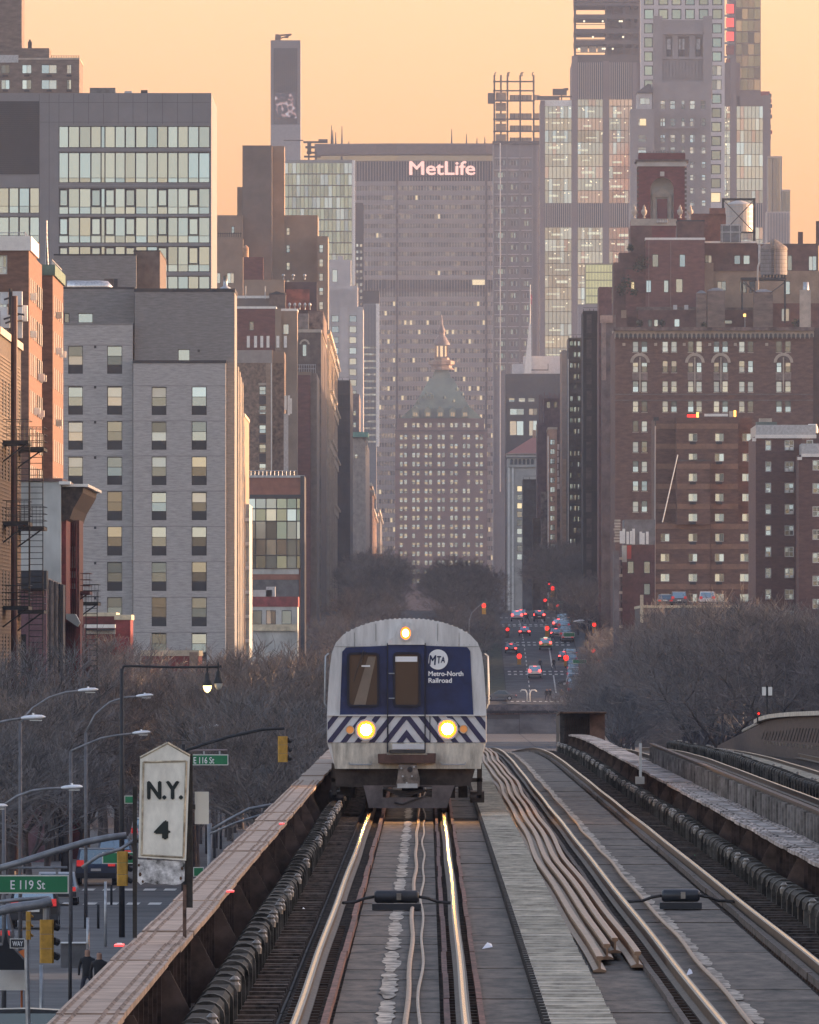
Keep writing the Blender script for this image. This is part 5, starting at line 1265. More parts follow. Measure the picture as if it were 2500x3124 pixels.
strip('top_windows', 474, 490, .3, glass)
ml_lit = M('lit_office', (.9,.72,.42), .5, var=0, emit=.13); ml_a = GLASS('bronze_glass', (.55,.46,.42), .22, inner=(.03,.025,.025)); ml_b = GLASS('bronze_glass_dark', (.4,.33,.3), .12, inner=(.02,.018,.02)); ml_w = GLASS('bronze_warm', (.7,.55,.42), .36, inner=(.10,.07,.045))
def along(px):
    for (a, ya), (b, yb) in zip(PL, PL[1:]):
        if a <= px <= b: return ya+(yb-ya)*(px-a)/(b-a)
mb = MB(); mf = MB(); mb2 = MB()
mx = [985+k*8.55 for k in range(77)]
for yy in fl:
    band = rnd.random()
    for k in range(76):
        a, b = mx[k]+1.1, mx[k+1]-1.1
        if not (a > 985 and b < 1660): continue
        wm = 3 if (yy > 1040 and rnd.random() < .0) else rnd.choices((0,1,2,3), (5,4,3 if yy > 1000 else 1.2, .12 if yy < 900 else .5))[0]
        xa, xb = PX(a, Y), PX(b, Y); ya, yb = along(a)-.3, along(b)-.3
        mb.face([(xa,ya,PZ(yy+13.5,Y)),(xb,yb,PZ(yy+13.5,Y)),(xb,yb+.1,PZ(yy,Y)),(xa,ya+.1,PZ(yy,Y))], wm)
part('window_lights', mb, [ml_a, ml_b, ml_w, ml_lit], ML, kind='stuff')
for k in range(77):
    X = PX(mx[k], Y); yy = along(mx[k]); mf.box(X-.09, X+.09, yy-.75, yy-.2, 12, PZ(552,Y), skip='kb'); mf.box(X-.11, X+.11, yy-.8, yy-.2, PZ(551,Y), PZ(492,Y), skip='kb')
part('mullion', mf, M('mullion_stone', (.36,.315,.30), .8, var=0), ML, kind='stuff')
for xx in (1212, 1484): pbox(ML, 'dark_reveal', along(xx), xx-3, xx+3, 492, 1850, M('reveal_dark', (.075,.062,.062), .7, var=0), D=1, off=1.2)
for k in range(13): xx = 1100+k*42; pbox(ML, 'louver_bay', along(xx), xx-17, xx+17, 853, 879, M('bay_dark', (.03,.03,.035), .7, var=0), D=.3, off=.5)
pbox(ML, 'lit_bay', along(1470), 1442, 1480, 853, 869, ml_lit, D=.3, off=.9)
SIGN = M('sign_glow', (1,.56,.47), .4, var=0, emit=.19)
sg = MB(); sg.box(PX(1246,Y), PX(1454,Y), Y-1.2, Y-1.1, PZ(540,Y), PZ(536,Y)); sgn = part('name_sign', sg, charcoal, ML)
text('MetLife', 'lettering', sgn, PX(1249,Y), Y-1.6, PZ(534,Y), 43*Y/F, SIGN, width=202*Y/F, ext=.3, bold=.022)
for k, (xx, yt) in enumerate(((1012,376),(1016,390),(1044,378),(1025,398),(1065,425),(1379,387),(1424,402),(1480,412),(1456,415))):
    mb = MB(); mb.tube([(PX(xx,Y+20),Y+20,PZ(444,Y)), (PX(xx,Y+20),Y+20,PZ(yt,Y))], [.45,.12], 5); part('aerial', mb, dark_steel, ML)
# Helmsley-like building at the foot of it
Y = 6150
HB = bld('copper_roofed_tower', 'stone tower with green copper pyramid roof and gilded cupola closing the avenue', Y, 1205, 1490)
hst = M('plum_stone', (.20,.15,.145), .85, var=.06, scale=.2)
hc = []
for xa in (1220,1258,1296,1335,1374,1412,1451): hc += [(xa,xa+9.5),(xa+13.5,xa+23)]
hy = rows(1326,15,27.4,17); ws = []
for c, d in hy:
    for i, (a, b) in enumerate(hc):
        if rnd.random() > .05: ws.append((a,b,c,d,S_warm))
vol(HB, Y, 1206, 1487, 1310, D=50, mat=hst, wins=ws, reveal=.5)
for xa in (1209,1248,1287,1325,1364,1402,1441,1480): pbox(HB, 'pier', Y, xa-1, xa+6, 1316, 1430, hst, D=.6, off=.5)
vol(HB, Y+4, 1212, 1478, 1276, D=42, mat=hst, name='attic', wins=[(a,b,1290,1304,S_warm) for a, b in hc[1:-1]])
for yy in (1312, 1430): pbox(HB, 'string_course', Y, 1206, 1488, yy, yy+4, M('plum_stone_dark', (.13,.10,.10), .85, var=0), D=.8, off=.7)
cop_g = M('verdigris', (.16,.21,.17), .7, var=.15, scale=.15)
def frustum(mb, Y, xa0, xb0, y0, xa1, xb1, y1, D0, D1, m=0):
    c = Y+D0/2; z0, z1 = PZ(y0, Y), PZ(y1, Y); A = [(PX(xa0,Y),c-D0/2),(PX(xb0,Y),c-D0/2),(PX(xb0,Y),c+D0/2),(PX(xa0,Y),c+D0/2)]; Bq_ = [(PX(xa1,Y),c-D1/2),(PX(xb1,Y),c-D1/2),(PX(xb1,Y),c+D1/2),(PX(xa1,Y),c+D1/2)]
    i = len(mb.v); mb.v += [(a,b,z0) for a, b in A]+[(a,b,z1) for a, b in Bq_]
    mb.f += [(i,i+1,i+5,i+4),(i+1,i+2,i+6,i+5),(i+2,i+3,i+7,i+6),(i+3,i,i+4,i+7),(i+4,i+5,i+6,i+7)]; mb.m += [m]*5
mb = MB(); frustum(mb, Y+4, 1218, 1474, 1278, 1256, 1438, 1244, 40, 36); frustum(mb, Y+6, 1258, 1436, 1246, 1312, 1384, 1152, 36, 14); frustum(mb, Y+17, 1318, 1378, 1154, 1330, 1366, 1120, 13, 8); roofp = part('pyramid_roof', mb, cop_g, HB)
for xa in (1262,1300,1338,1376,1414):
    mb = MB(); a, b = PX(xa-5,Y), PX(xa+17,Y); z = PZ(1272,Y); mb.prism([(a,z),(b,z),(b,z+2.6),((a+b)/2,z+4.2),(a,z+2.6)], Y-1, Y+9); dm = part('dormer', mb, cop_g, roofp)
    pbox(roofp, 'dormer_window', Y-1.1, xa, xa+5, 1258, 1270, glass_warm, D=.1, par=roofp); pbox(roofp, 'dormer_window', Y-1.1, xa+7, xa+12, 1258, 1270, glass_warm, D=.1, par=roofp)
for k in range(14):
    mb = MB(); xa, yy = 1275+rnd.random()*140, 1180+rnd.random()*55; lim = (yy-1150)*.9
    if abs(xa-1348) < lim+14: mb.lathe([(.55,0),(.55,.8),(.05,1.6)], PX(xa,Y), Y+12-(yy-1152)*.06, 8); mb.v = [(p, q, r_+PZ(yy,Y)) for p, q, r_ in mb.v]; part('finial', mb, cop_g, roofp)
cx, cy = PX(1348, Y), Y+22
def zl(y): return PZ(y, Y)
gild = M('aged_stone_gold', (.26,.19,.15), .7, var=.2, scale=.4)
mb = MB(); mb.lathe([(5.2,zl(1125)),(4.0,zl(1118)),(4.0,zl(1112)),(5.0,zl(1108)),(5.0,zl(1098)),(3.0,zl(1094)),(3.0,zl(1088))], cx, cy, 8); part('cupola_base', mb, gild, HB)
for k in range(8):
    a = 2*math.pi*(k+.5)/8; mb = MB(); mb.box(cx+2.4*math.cos(a)-.4, cx+2.4*math.cos(a)+.4, cy+2.4*math.sin(a)-.4, cy+2.4*math.sin(a)+.4, zl(1088), zl(1048)); part('cupola_column', mb, gild, HB)
mb = MB(); mb.lathe([(2.0,zl(1084)),(2.0,zl(1052))], cx, cy, 8); part('cupola_glow', mb, M('cupola_lamp', (1,.72,.4), .5, var=0, emit=.18), HB)
mb = MB(); mb.lathe([(3.2,zl(1049)),(3.2,zl(1045)),(2.7,zl(1038)),(2.0,zl(1028)),(1.3,zl(1020)),(1.3,zl(1012)),(1.6,zl(1006)),(1.0,zl(996)),(.5,zl(985)),(.25,zl(965)),(.05,zl(955))], cx, cy, 10); part('cupola_dome', mb, M('cupola_roof', (.16,.13,.125), .6, var=.15), HB, True)
# ================================================================== right side, far to near
# S: tower under construction with open lattice above
Y = 6000
S_ = bld('construction_tower', 'grey tower whose open steel lattice still rises above its roofline', Y, 1505, 1645)
cgrey = M('tower_grey', (.235,.225,.235), .7, var=.05, scale=.2); steelb = M('lattice_steel', (.075,.065,.06), .7, var=.1); panelm = M('screen_panel', (.40,.31,.22), .7, var=.08, scale=.4)
sc_ = [(1510,1545),(1551,1583),(1592,1622)]; sr_ = rows(484,25,36.8,18)
S_sky = dict(id='cs', frame=cgrey, fw=.25, cols=(.25,.5,.75), glass=(glass_dark, ml_b, glass_green))
vol(S_, Y, 1505, 1646, 436, D=40, mat=cgrey, wins=[(a,b,c,d,S_sky) for a, b in sc_ for c, d in sr_])
for a, b in sc_:
    for c, d in sr_: pbox(S_, 'lintel', Y, a-1, b+1, c-4, c-1.5, M('bright_lintel', (.55,.53,.54), .5, var=0), D=.5, off=.4)
for xx in (1507,1547,1587,1625,1640): pbox(S_, 'pier', Y, xx-1.5, xx+1.5, 440, 1850, M('pier_grey', (.30,.285,.295), .7, var=0), D=.8, off=.7)
pbox(S_, 'roof_edge', Y, 1503, 1648, 430, 440, steelb, D=1, off=1)
for xx in (1509,1529,1549,1588,1629): pbox(S_, 'lattice_post', Y+(4 if xx == 1529 else 0), xx-2.6, xx+2.6, 228, 436, steelb, D=.9)
for xx in (1509,1549,1588,1629): pbox(S_, 'lattice_post', Y+14, xx-1.6, xx+1.6, 240, 436, steelb, D=.7)
for yy in (248,276,307,363,400,437): pbox(S_, 'lattice_beam', Y, 1505, 1632 if yy < 320 else 1647, yy-2.2, yy+2.2, steelb, D=1); pbox(S_, 'lattice_beam', Y+14, 1505, 1632, yy-1, yy+2, steelb, D=1)
for xx in (1511,1549,1553,1590,1594,1625): 
    mb = MB(); mb.tube([at(xx,232,Y), at(xx,222,Y), at(xx+4,220,Y)], .22, 5); part('davit', mb, steelb, S_)
for ya, yb in ((289,305),(345,362),(382,398),(419,435)):
    pbox(S_, 'screen_panel', Y+2, 1556, 1623, ya, yb, panelm, D=.3); pbox(S_, 'screen_panel', Y+2, 1630, 1647, ya, yb, panelm, D=.3)
    for k in range(6): pbox(S_, 'panel_rib', Y+1.9, 1556+k*13, 1557.4+k*13, ya, yb, steelb, D=.2)
for k in range(5): pbox(S_, 'screen_panel', Y+3, 1513, 1545, 281+k*32, 306+k*32, panelm, D=.3)
pbox(S_, 'hoist_cabin', Y, 1489, 1509, 283, 315, steelb, D=4); mb = MB(); mb.tube([at(1527,436,Y-1.5), at(1527,1500,Y-1.5)], .22, 4); part('hoist_cable', mb, white_paint, S_)
# J: very large office tower, upper floors still bare steel
Y = 5900
J = bld('bronze_glass_tower', 'huge glass and bronze office tower topped by bare steel floors under construction', Y, 1650, 2350)
br_ = M('bronze_fin', (.185,.15,.15), .6, .2, var=.04, scale=.3)
vol(J, Y+2, 1650, 1750, 306, D=60, mat=br_, name='shoulder'); vol(J, Y+2, 1745, 2260, 190, D=70, mat=br_, name='core'); vol(J, Y+2, 2240, 2352, 292, D=60, mat=br_, name='shoulder'); vol(J, Y+4, 2225, 2322, -40, y1=295, D=40, mat=br_, name='upper_block')
fly = [323]+[360+k*36.8 for k in range(8)]+[693+k*36.8 for k in range(12)]
gbz = GLASS('bronze_clear', (.78,.80,.70), .40, inner=(.05,.045,.035)); gbr = GLASS('rose_clear', (.80,.62,.52), .42, inner=(.07,.045,.035)); glj = M('office_light', (1,.88,.6), .5, var=0, emit=.24)
def bay(x0, x1, y0, y1, n, gls, wts):
    cols = [x0+(x1-x0)*k/n for k in range(n+1)]; mb = MB()
    tb_ = rnd.uniform(1.2, 2.6)
    for a, b in zip(cols, cols[1:]):
        A, B_, z0, z1 = PX(a+.7,Y), PX(b-.7,Y), PZ(y1-.8,Y), PZ(y0+.8,Y); t = math.tan(R(tb_+rnd.uniform(-.15,.15)))*(z1-z0)
        mb.face([(A,Y-.3-t,z0),(B_,Y-.3-t,z0),(B_,Y-.3,z1),(A,Y-.3,z1)], rnd.choices(range(len(gls)), wts)[0])
    return part('glazing', mb, gls, J)
for bi, (x0, x1, n) in enumerate(((1663,1745,7),(1763,1840,7),(1859,1930,6),(2205,2229,2),(2248,2329,7))):
    for a, b in zip(fly, fly[1:]+[1135]):
        if 600 < a < 690 or (bi >= 3 and a > 760): continue
        if a < 310 and bi in (0, 4): continue
        top = a; 
        rose = (bi == 2) or (bi == 1 and rnd.random() < .2)
        bay(x0, x1, top, (620 if 580 < a < 620 else b), n, [gbz, gbr, glass_bright], (1,6,.3) if rose else (6,.5,1.2))
        if rnd.random() < .85 and bi < 4:
            xa = x0+rnd.random()*(x1-x0)*.45; xb = xa+(x1-x0)*rnd.uniform(.25,.55); yl = a+rnd.uniform(12,22); pbox(J, 'lit_ceiling', Y-.35, xa, min(xb,x1), yl, yl+rnd.uniform(3,8), M('lit_ceiling_glow', (.9,.88,.62), .6, var=0, emit=.085), D=.1, off=.35)
            for q in range(rnd.randrange(1,4)):
                px_ = x0+rnd.random()*(x1-x0); mb = MB(); mb.disc(PX(px_,Y), Y-.9, PZ(a+rnd.uniform(5,14),Y), .26, 6); part('lamp', mb, glj, J)
    if bi in (1, 2): 
        for a, b in ((302,323),(323,360)): bay(x0, x1, a, b, n, [gbz, gbr], (5,1) if bi == 1 else (1,5))
    mb = MB()
    for k in range(n+1): X = x0+(x1-x0)*k/n; mb.box(PX(X-.6,Y), PX(X+.6,Y), Y-.75, Y-.3, PZ(1135 if bi < 3 else 760,Y), PZ(303 if bi in (1,2) else 323,Y))
    part('mullion', mb, M('thin_mullion', (.07,.065,.06), .5, var=0), J)
    for ya, yb in ((620,693),)+(((190,302),) if bi in (1,2) else ()):
        pbox(J, 'louver_panel', Y, x0, x1, ya, yb, charcoal, D=.3, off=.4)
        mb = MB(); k = x0+1.5
        while k < x1-1: mb.box(PX(k,Y), PX(k+3.1,Y), Y-1.3, Y-.45, PZ(yb,Y), PZ(ya,Y)); k += 6.4
        part('louver', mb, M('louver_silver', (.33,.29,.28), .5, .3, var=0), J, kind='stuff')
for xa, xb, yt in ((1649,1663,306),(1745,1763,170),(1840,1859,186),(2229,2247,170),(2329,2352,290),(1930,1945,190)): pbox(J, 'bronze_column', Y, xa, xb, yt, 1140 if xa < 1950 else 760, br_, D=2, off=1.6)
pbox(J, 'white_parapet', Y, 1651, 1745, 305, 323, white_paint, D=1, off=.6)
for xa, xb, ya, yb in ((1640,1708,296,304),(1687,1730,270,290),(1720,1735,268,275),(1640,1745,292,296),(1712,1716,288,304),(2255,2300,285,300),(2262,2280,270,286),(2290,2350,278,292)): pbox(J, 'roof_rig', Y+6, xa, xb, ya, yb, steelb if xa < 2200 else M('red_rig', (.28,.06,.05), .6, var=.2), D=2)
for k in range(9): pbox(J, 'ragged_edge', Y-.5, 2338+rnd.randrange(12), 2352+rnd.randrange(6), 285+k*16, 297+k*16, MATS['red_rig'] if k % 2 else steelb, D=1, off=.8)
for ya, yb in ((-20,6),(8,17),(43,56),(87,101),(121,135),(166,190)): pbox(J, 'steel_floor', Y, 1753, 1953, ya, yb, M('raw_steel', (.085,.07,.068), .7, var=.1), D=40)
for xx in (1755,1850,1905,1930,1950):
    for yy in (2,20): pbox(J, 'steel_column', Y+yy, xx-3.5, xx+3.5, -40, 190, MATS['raw_steel'], D=1.2)
for k in range(26):
    xx = 1855+rnd.random()*90; yy = rnd.choice((30,72,113,155)); h = rnd.uniform(10,28); pbox(J, 'site_material', Y+5+rnd.random()*20, xx, xx+rnd.uniform(5,26), yy-h*.4, yy+h*.5, M('site_brown', (.10,.07,.06), .8, var=.2), D=2)
pbox(J, 'core_wall', Y+32, 1848, 1952, -40, 190, MATS['raw_steel'], D=2)
for ya in (30,75,120,160): pbox(J, 'edge_guard', Y, 1756, 1848, ya-2, ya, steelb, D=.2); 
for k in range(10): xx, yy = 1762+rnd.random()*160, rnd.choice((24,64,112,148)); mb = MB(); mb.disc(PX(xx,Y), Y-.4, PZ(yy,Y), .42, 6); part('work_lamp', mb, glj, J)
for k in range(3): pbox(J, 'tarpaulin', Y+3, 1772+k*26, 1794+k*26, 141, 158, M('tarpaulin', (.45,.40,.34), .7, var=.1), D=2)
# upper glass corner and red lit hoist on the right
for j in range(8): 
    for i in range(4): pbox(J, 'glazing', Y+4, 2247+i*18.5, 2264+i*18.5, j*36-10, j*36+22, (glass_green, glass_dark, gbz, glass_green)[(i+j) % 4], D=.2, off=.3)
RDG = M('red_work_light', (1,.10,.08), .5, var=0, emit=.20)
for k in range(6): pbox(J, 'hoist_bay', Y+4, 2216, 2240, 12+k*42, 40+k*42, RDG if k in (0,1,2) else M('rose_bay', (.25,.08,.06), .6, var=.2), D=.3, off=.5); pbox(J, 'hoist_deck', Y+4, 2210, 2244, 44+k*42, 50+k*42, cgrey, D=1, off=.8)
# K: white gridded residential tower
Y = 5500
K_ = bld('white_grid_tower', 'pencil tower of white concrete grid with square dark windows', Y, 1955, 2212)
wg = M('white_concrete', (.50,.48,.485), .7, var=.04, scale=.2)
kc = [(1966,1996),(2010,2040),(2050,2080),(2091,2121),(2133,2163),(2174,2205)]
kw = [(a,b,26,58,S_green) for a, b in kc]+[(a,b,-16,15,S_green) for a, b in kc]
for k in range(13): kw.append((2174-k*.4,2204-k*.3,70+43*k,101+43*k,S_green if k not in (3,4,12) else S_lit if k == 12 else S_two)); 
for k in range(5): kw.append((1966,1993,70+43*k,101+43*k,S_green))
for k in range(4): kw += [(a,b,70+43*k,101+43*k,S_green) for a, b in kc[1:-1]]
vol(K_, Y, 1957, 2212, -60, y1=760, D=25, mat=wg, wins=kw, reveal=.9)
# H: stepped stone tower in front of it
Y = 5300
H_ = bld('stepped_stone_tower', 'grey stepped stone tower with open belvedere below its crown', Y, 1925, 2175)
gst = M('grey_limestone', (.245,.225,.225), .85, var=.06, scale=.2)
vol(H_, Y, 1997, 2170, 60, y1=335, D=30, mat=gst, name='crown', wins=[(2033,2052,110,172),(2070,2104,110,172),(2122,2145,110,172)], reveal=3)
for xa, xb in ((1994,2022),(2146,2174)): pbox(H_, 'turret', Y, xa, xb, 48, 300, gst, D=4, off=1.2)
pbox(H_, 'cornice', Y, 2020, 2150, 96, 104, gst, D=2, off=1.2); pbox(H_, 'lintel', Y, 2022, 2148, 172, 180, gst, D=2, off=.8)
for xa in (2036,2072,2078,2126): pbox(H_, 'statue', Y+1, xa, xa+11, 118, 150, M('pale_statue', (.5,.5,.5), .7, var=.2), D=1.5); pbox(H_, 'plinth', Y+1, xa-1, xa+12, 150, 172, charcoal, D=1.5)
for k in range(12): pbox(H_, 'fluting', Y, 2026+k*10, 2030+k*10, 185, 240, gst, D=.8, off=.6)
Sg = dict(id='h', frame=gst, fw=.18, rows=(.55,), glass=(glass_blind, glass, glass_dark))
hr = [(304,334),(358,386),(408,436),(446,470),(490,514),(530,552),(570,592),(608,630)]
hx = [(2014,2032),(2043,2063),(2079,2091),(2104,2123),(2136,2156)]
vol(H_, Y-4, 1992, 2170, 250, D=30, mat=gst, name='shaft', wins=[(a,b,c,d,Sg) for a, b in hx for c, d in hr], reveal=.5)
vol(H_, Y-8, 1925, 1996, 332, D=30, mat=gst, name='wing', wins=[(a,b,c,d,Sg) for a, b in ((1945,1975),) for c, d in hr[1:]])
vol(H_, Y-6, 1945, 1990, 284, D=26, mat=MATS['white_stone'], name='wing', wins=[(1953,1984,298,318,S_two)])
mb = MB(); z0 = PZ(284,Y); mb.prism([(PX(1942,Y),z0),(PX(1992,Y),z0),(PX(1985,Y),PZ(258,Y)),(PX(1976,Y),PZ(258,Y))], Y-7, Y+18); part('gable_roof', mb, M('slate', (.06,.06,.075), .7, var=.15), H_)
for k in range(7): pbox(H_, 'balcony', Y-4, 2012, 2132, 386, 392, gst, D=1.5, off=1.2) if k == 0 else pbox(H_, 'buttress', Y-4, 1996+k*24, 1999+k*24, 345, 650, gst, D=.7, off=.6)
pbox(H_, 'lit_window', Y-8, 1953, 1972, 362, 382, glass_lit, D=.2, off=.3)
# P: fluted glass cluster on the far right
Y = 5650
P_ = bld('fluted_glass_tower', 'cluster of fluted pale glass shafts at the right of the skyline', Y, 2345, 2412)
pg = M('pale_fin', (.42,.37,.34), .6, var=.05)
for xa, xb, yt, dy in ((2343,2356,478,0),(2358,2371,478,1.5),(2372,2387,478,3),(2386,2412,580,-3)):
    vol(P_, Y+dy, xa, xb, yt, y1=760, D=14, mat=cgrey, name='shaft')
    for k in range(int((xb-xa)/4.2)): pbox(P_, 'glass_strip', Y+dy, xa+1+k*4.2, xa+3.4+k*4.2, yt+3, 760, glass_green if yt > 500 else (glass, gbz)[k % 2], D=.3, off=.2)
    pbox(P_, 'crown', Y+dy, xa-.6, xb+.6, yt-2, yt+3, pg, D=1, off=.5)
vol(P_, Y-8, 2340, 2412, 645, y1=770, D=20, mat=pg, name='podium')
for k in range(8): pbox(P_, 'fin', Y-8, 2343+k*8.6, 2347+k*8.6, 650, 770, cgrey, D=.6, off=.5)
# far low elements behind the avenue's right
Y = 4700
B = bld('white_block', 'low white block carrying a slender white spire and a flagpole', Y, 1565, 1716)
wb = M('white_block_m', (.52,.52,.53), .7, var=.05); vol(B, Y, 1598, 1716, 1086, D=20, mat=wb); vol(B, Y-2, 1564, 1602, 1110, D=20, mat=wb, name='wing')
mb = MB(); mb.prism([(PX(1600,Y),PZ(1140,Y)),(PX(1622,Y),PZ(1140,Y)),(PX(1621,Y),PZ(990,Y)),(PX(1615,Y),PZ(985,Y))], Y-6, Y-3); part('spire', mb, white_paint, B)
mb = MB(); mb.tube([at(1618.5,988,Y-4.5), at(1618.5,868,Y-4.5)], .14, 5); part('flagpole', mb, white_paint, B)
mb = MB(); mb.face([at(1619,895,Y-4.5), at(1619,925,Y-4.5), at(1624,930,Y-4.4), at(1625,902,Y-4.4)]); part('flag', mb, M('flag_red', (.45,.13,.16), .8, var=.5, scale=1.2), B)
for xx in (1606,1672): pbox(B, 'rail', Y-3, xx, xx+2, 1110, 1130, charcoal, D=.3); 
pbox(B, 'rail', Y-3, 1606, 1674, 1127, 1130, charcoal, D=.3)
Y = 4500
B = bld('dark_slab_block', 'dark flat topped block with dim glowing windows beyond the red tiled roof', Y, 1543, 1716)
vol(B, Y, 1543, 1718, 1140, D=40, mat=M('dark_slab', (.055,.055,.06), .7, var=.08), wins=[(1553,1571,1214,1226,S_warm),(1583,1603,1214,1226,S_warm),(1612,1632,1214,1226,S_warm),(1556,1600,1246,1266,S_two),(1614,1640,1246,1266,S_two),(1554,1600,1282,1330,S_two),(1614,1640,1282,1330,S_two)])
B = bld('yellow_lit_block', 'glass block glowing pale yellow green at the foot of the bronze tower', 4450, 1787, 1870)
vol(B, 4450, 1788, 1880, 805, D=20, mat=M('lime_frame', (.25,.25,.14), .6, var=0))
for j in range(5):
    for i in range(9): pbox(B, 'glowing_pane', 4450, 1789+i*9.2, 1797+i*9.2, 808+j*24, 829+j*24, M('lime_glow', (.72,.70,.36), .5, var=.05, scale=.3, emit=.045), D=.2, off=.2)
vol(B, 4440, 1765, 1870, 928, D=20, mat=cgrey, name='podium')
# ---- right wall of the avenue, from the far end towards us
Y = 3300
B = bld('arcaded_tower', 'cream apartment tower with arcaded top and red hipped tile roof', Y, 1545, 1640)
crm = M('cream_stone', (.44,.42,.385), .8, var=.08, scale=.4)
vol(B, Y, 1549, 1642, 1398, D=35, mat=crm, wins=[(1578,1594,a,b,S_lit if k in (0,2) else S_one) for k, (a, b) in enumerate(rows(1482,18,26,9))])
for k in range(6):
    mb = MB(); c = PX(1562+k*12.6,Y); r = 4.2*Y/F; z = PZ(1404,Y); mb.prism([(c-r,PZ(1417,Y)),(c+r,PZ(1417,Y))]+[(c+r*math.cos(math.pi*q/6),z+r*math.sin(math.pi*q/6)) for q in range(7)], Y-.12, Y-.06); part('arch_opening', mb, M('arch_dark', (.12,.12,.125), .8, var=0), B)
pbox(B, 'cornice', Y, 1545, 1642, 1383, 1395, crm, D=1, off=.7); pbox(B, 'string_course', Y, 1549, 1642, 1420, 1425, crm, D=.5, off=.4)
for xx in (1551,1563): pbox(B, 'quoin', Y, xx, xx+5, 1426, 1900, white_paint, D=.3, off=.25)
mb = MB(); frustum(mb, Y-1, 1544, 1650, 1385, 1628, 1660, 1330, 38, 6); part('tile_roof', mb, M('clay_tile', (.30,.12,.095), .8, var=.15, scale=1.5, st=(4,4,1)), B)
pbox(B, 'chimney', Y-2, 1626, 1636, 1312, 1336, M('peach_stucco', (.45,.28,.2), .8), D=1.5)
Y = 3200; B = bld('gabled_white_house', 'pale small gabled tower standing before the cream arcaded tower', Y, 1597, 1630); vol(B, Y, 1600, 1630, 1662, D=20, mat=wb); pbox(B, 'pier', Y, 1597, 1603, 1662, 1900, white_paint, D=.5, off=.3)
scaffold('scaffolded_tower', 'dark scaffolding tower half covering the cream arcaded tower', 3150, 1596, 1638, 1462, (1597,1616,1637), 28, steelb, net_m, y1=1660)
Y = 3050; B = bld('dark_brick_apartments', 'dark brick apartments with reddish rooftop beside the dim windowed slab', Y, 1640, 1722)
vol(B, Y, 1640, 1678, 1290, D=30, mat=M('wine_brick', (.10,.06,.065), .85, var=.2)); vol(B, Y+4, 1660, 1722, 1215, D=20, mat=M('wine_brick2', (.12,.075,.08), .85, var=.2), name='penthouse', wins=[(a,b,1225,1245,S_dark) for a, b in ((1668,1680),(1690,1702))])
for k in range(14): pbox(B, 'roof_clutter', Y+2, 1645+k*5, 1648+k*5, 1196+rnd.randrange(12), 1215+(75 if k < 3 else 0), MATS['wine_brick'], D=1)
scaffold('scaffolded_house', 'small dark scaffold below the green awning on the right side of the avenue', 2950, 1627, 1662, 1580, (1628,1644,1660), 25, steelb, net_m, y1=1800)
Y = 2900; B = bld('peach_apartments', 'sunlit peach apartment building with one column of wide windows', Y, 1672, 1716)
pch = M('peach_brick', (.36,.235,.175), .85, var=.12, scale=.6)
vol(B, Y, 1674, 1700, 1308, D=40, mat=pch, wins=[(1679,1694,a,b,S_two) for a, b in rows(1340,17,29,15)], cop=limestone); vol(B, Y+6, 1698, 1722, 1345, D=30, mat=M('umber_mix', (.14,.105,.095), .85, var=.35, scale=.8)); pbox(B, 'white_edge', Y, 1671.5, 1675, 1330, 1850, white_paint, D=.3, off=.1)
for k in range(7): pbox(B, 'broken_stucco', Y+5.5, 1701, 1708-rnd.random()*4, 1355+k*20, 1372+k*20, white_paint, D=.2)
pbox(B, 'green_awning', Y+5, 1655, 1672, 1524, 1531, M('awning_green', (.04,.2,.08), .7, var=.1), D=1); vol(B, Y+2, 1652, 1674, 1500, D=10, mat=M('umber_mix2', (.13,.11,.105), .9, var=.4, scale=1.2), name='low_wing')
Y = 2790; B = bld('beige_slab', 'tall plain beige wall slice right of the peach apartments', Y, 1715, 1737); vol(B, Y, 1715, 1742, 1068, D=40, mat=M('beige_wall', (.22,.185,.165), .85, var=.08)); vol(B, Y-2, 1717, 1728, 1400, D=10, mat=tan_brick)
B = scaffold('glazed_scaffold_building', 'slim building with pale netted bay windows and bright pole edges right of the avenue', 2650, 1735, 1779, 1030, (1736,1750,1760,1778), 33.5, steelb, net_m)
for k in range(24):
    for a, b in ((1739,1749),(1751,1759),(1763,1772)):
        if rnd.random() < .8: window(B, 2650, (a, b, 1040+k*33.5, 1057+k*33.5), dict(id='gs', frame=steelb, fw=.05, cols=(.5,), glass=(glass_dark, glass, glass_green)), yoff=-.25)
pbox(B, 'bright_pole', 2649, 1733.5, 1735.5, 1095, 1800, white_paint, D=.2); mb = MB(); mb.tube([at(1779+3*math.sin(k*.8),1210+k*40,2648.5) for k in range(15)], .09, 5); part('loose_sheet', mb, white_paint, B)
B = scaffold('black_scaffold_building', 'broad building wrapped in black scaffolding at the right corner of the avenue', 2480, 1780, 1838, 948, (1781,1800,1812,1836), 78, black_iron, net_d)
for k in range(12):
    pbox(B, 'net_bay', 2479.6, 1788+rnd.random()*3, 1806, 958+k*78, 1016+k*78, M('net_lighter', (.06,.055,.062), .7, var=.3, scale=.8), D=.1, off=.2)  # bays slightly lighter than the netting
    for yy in (26, 52): pbox(B, 'ledger', 2480, 1780, 1838, 948+k*78+yy, 949.2+k*78+yy, black_iron, D=.1, off=.9)
Y = 2380; B = bld('stone_corner_building', 'grey brown stone building with carved edge between scaffold and brick apartments', Y, 1835, 1880)
vol(B, Y, 1836, 1880, 960, D=60, mat=M('grey_brown_stone', (.155,.13,.13), .85, var=.2, scale=.5)); vol(B, Y+4, 1828, 1868, 875, D=20, mat=M('plum_brick', (.13,.065,.065), .85, var=.2), name='penthouse'); pbox(B, 'cornice', Y, 1832, 1870, 962, 985, M('peach_cornice', (.34,.25,.21), .8, var=.2), D=.8, off=.4)
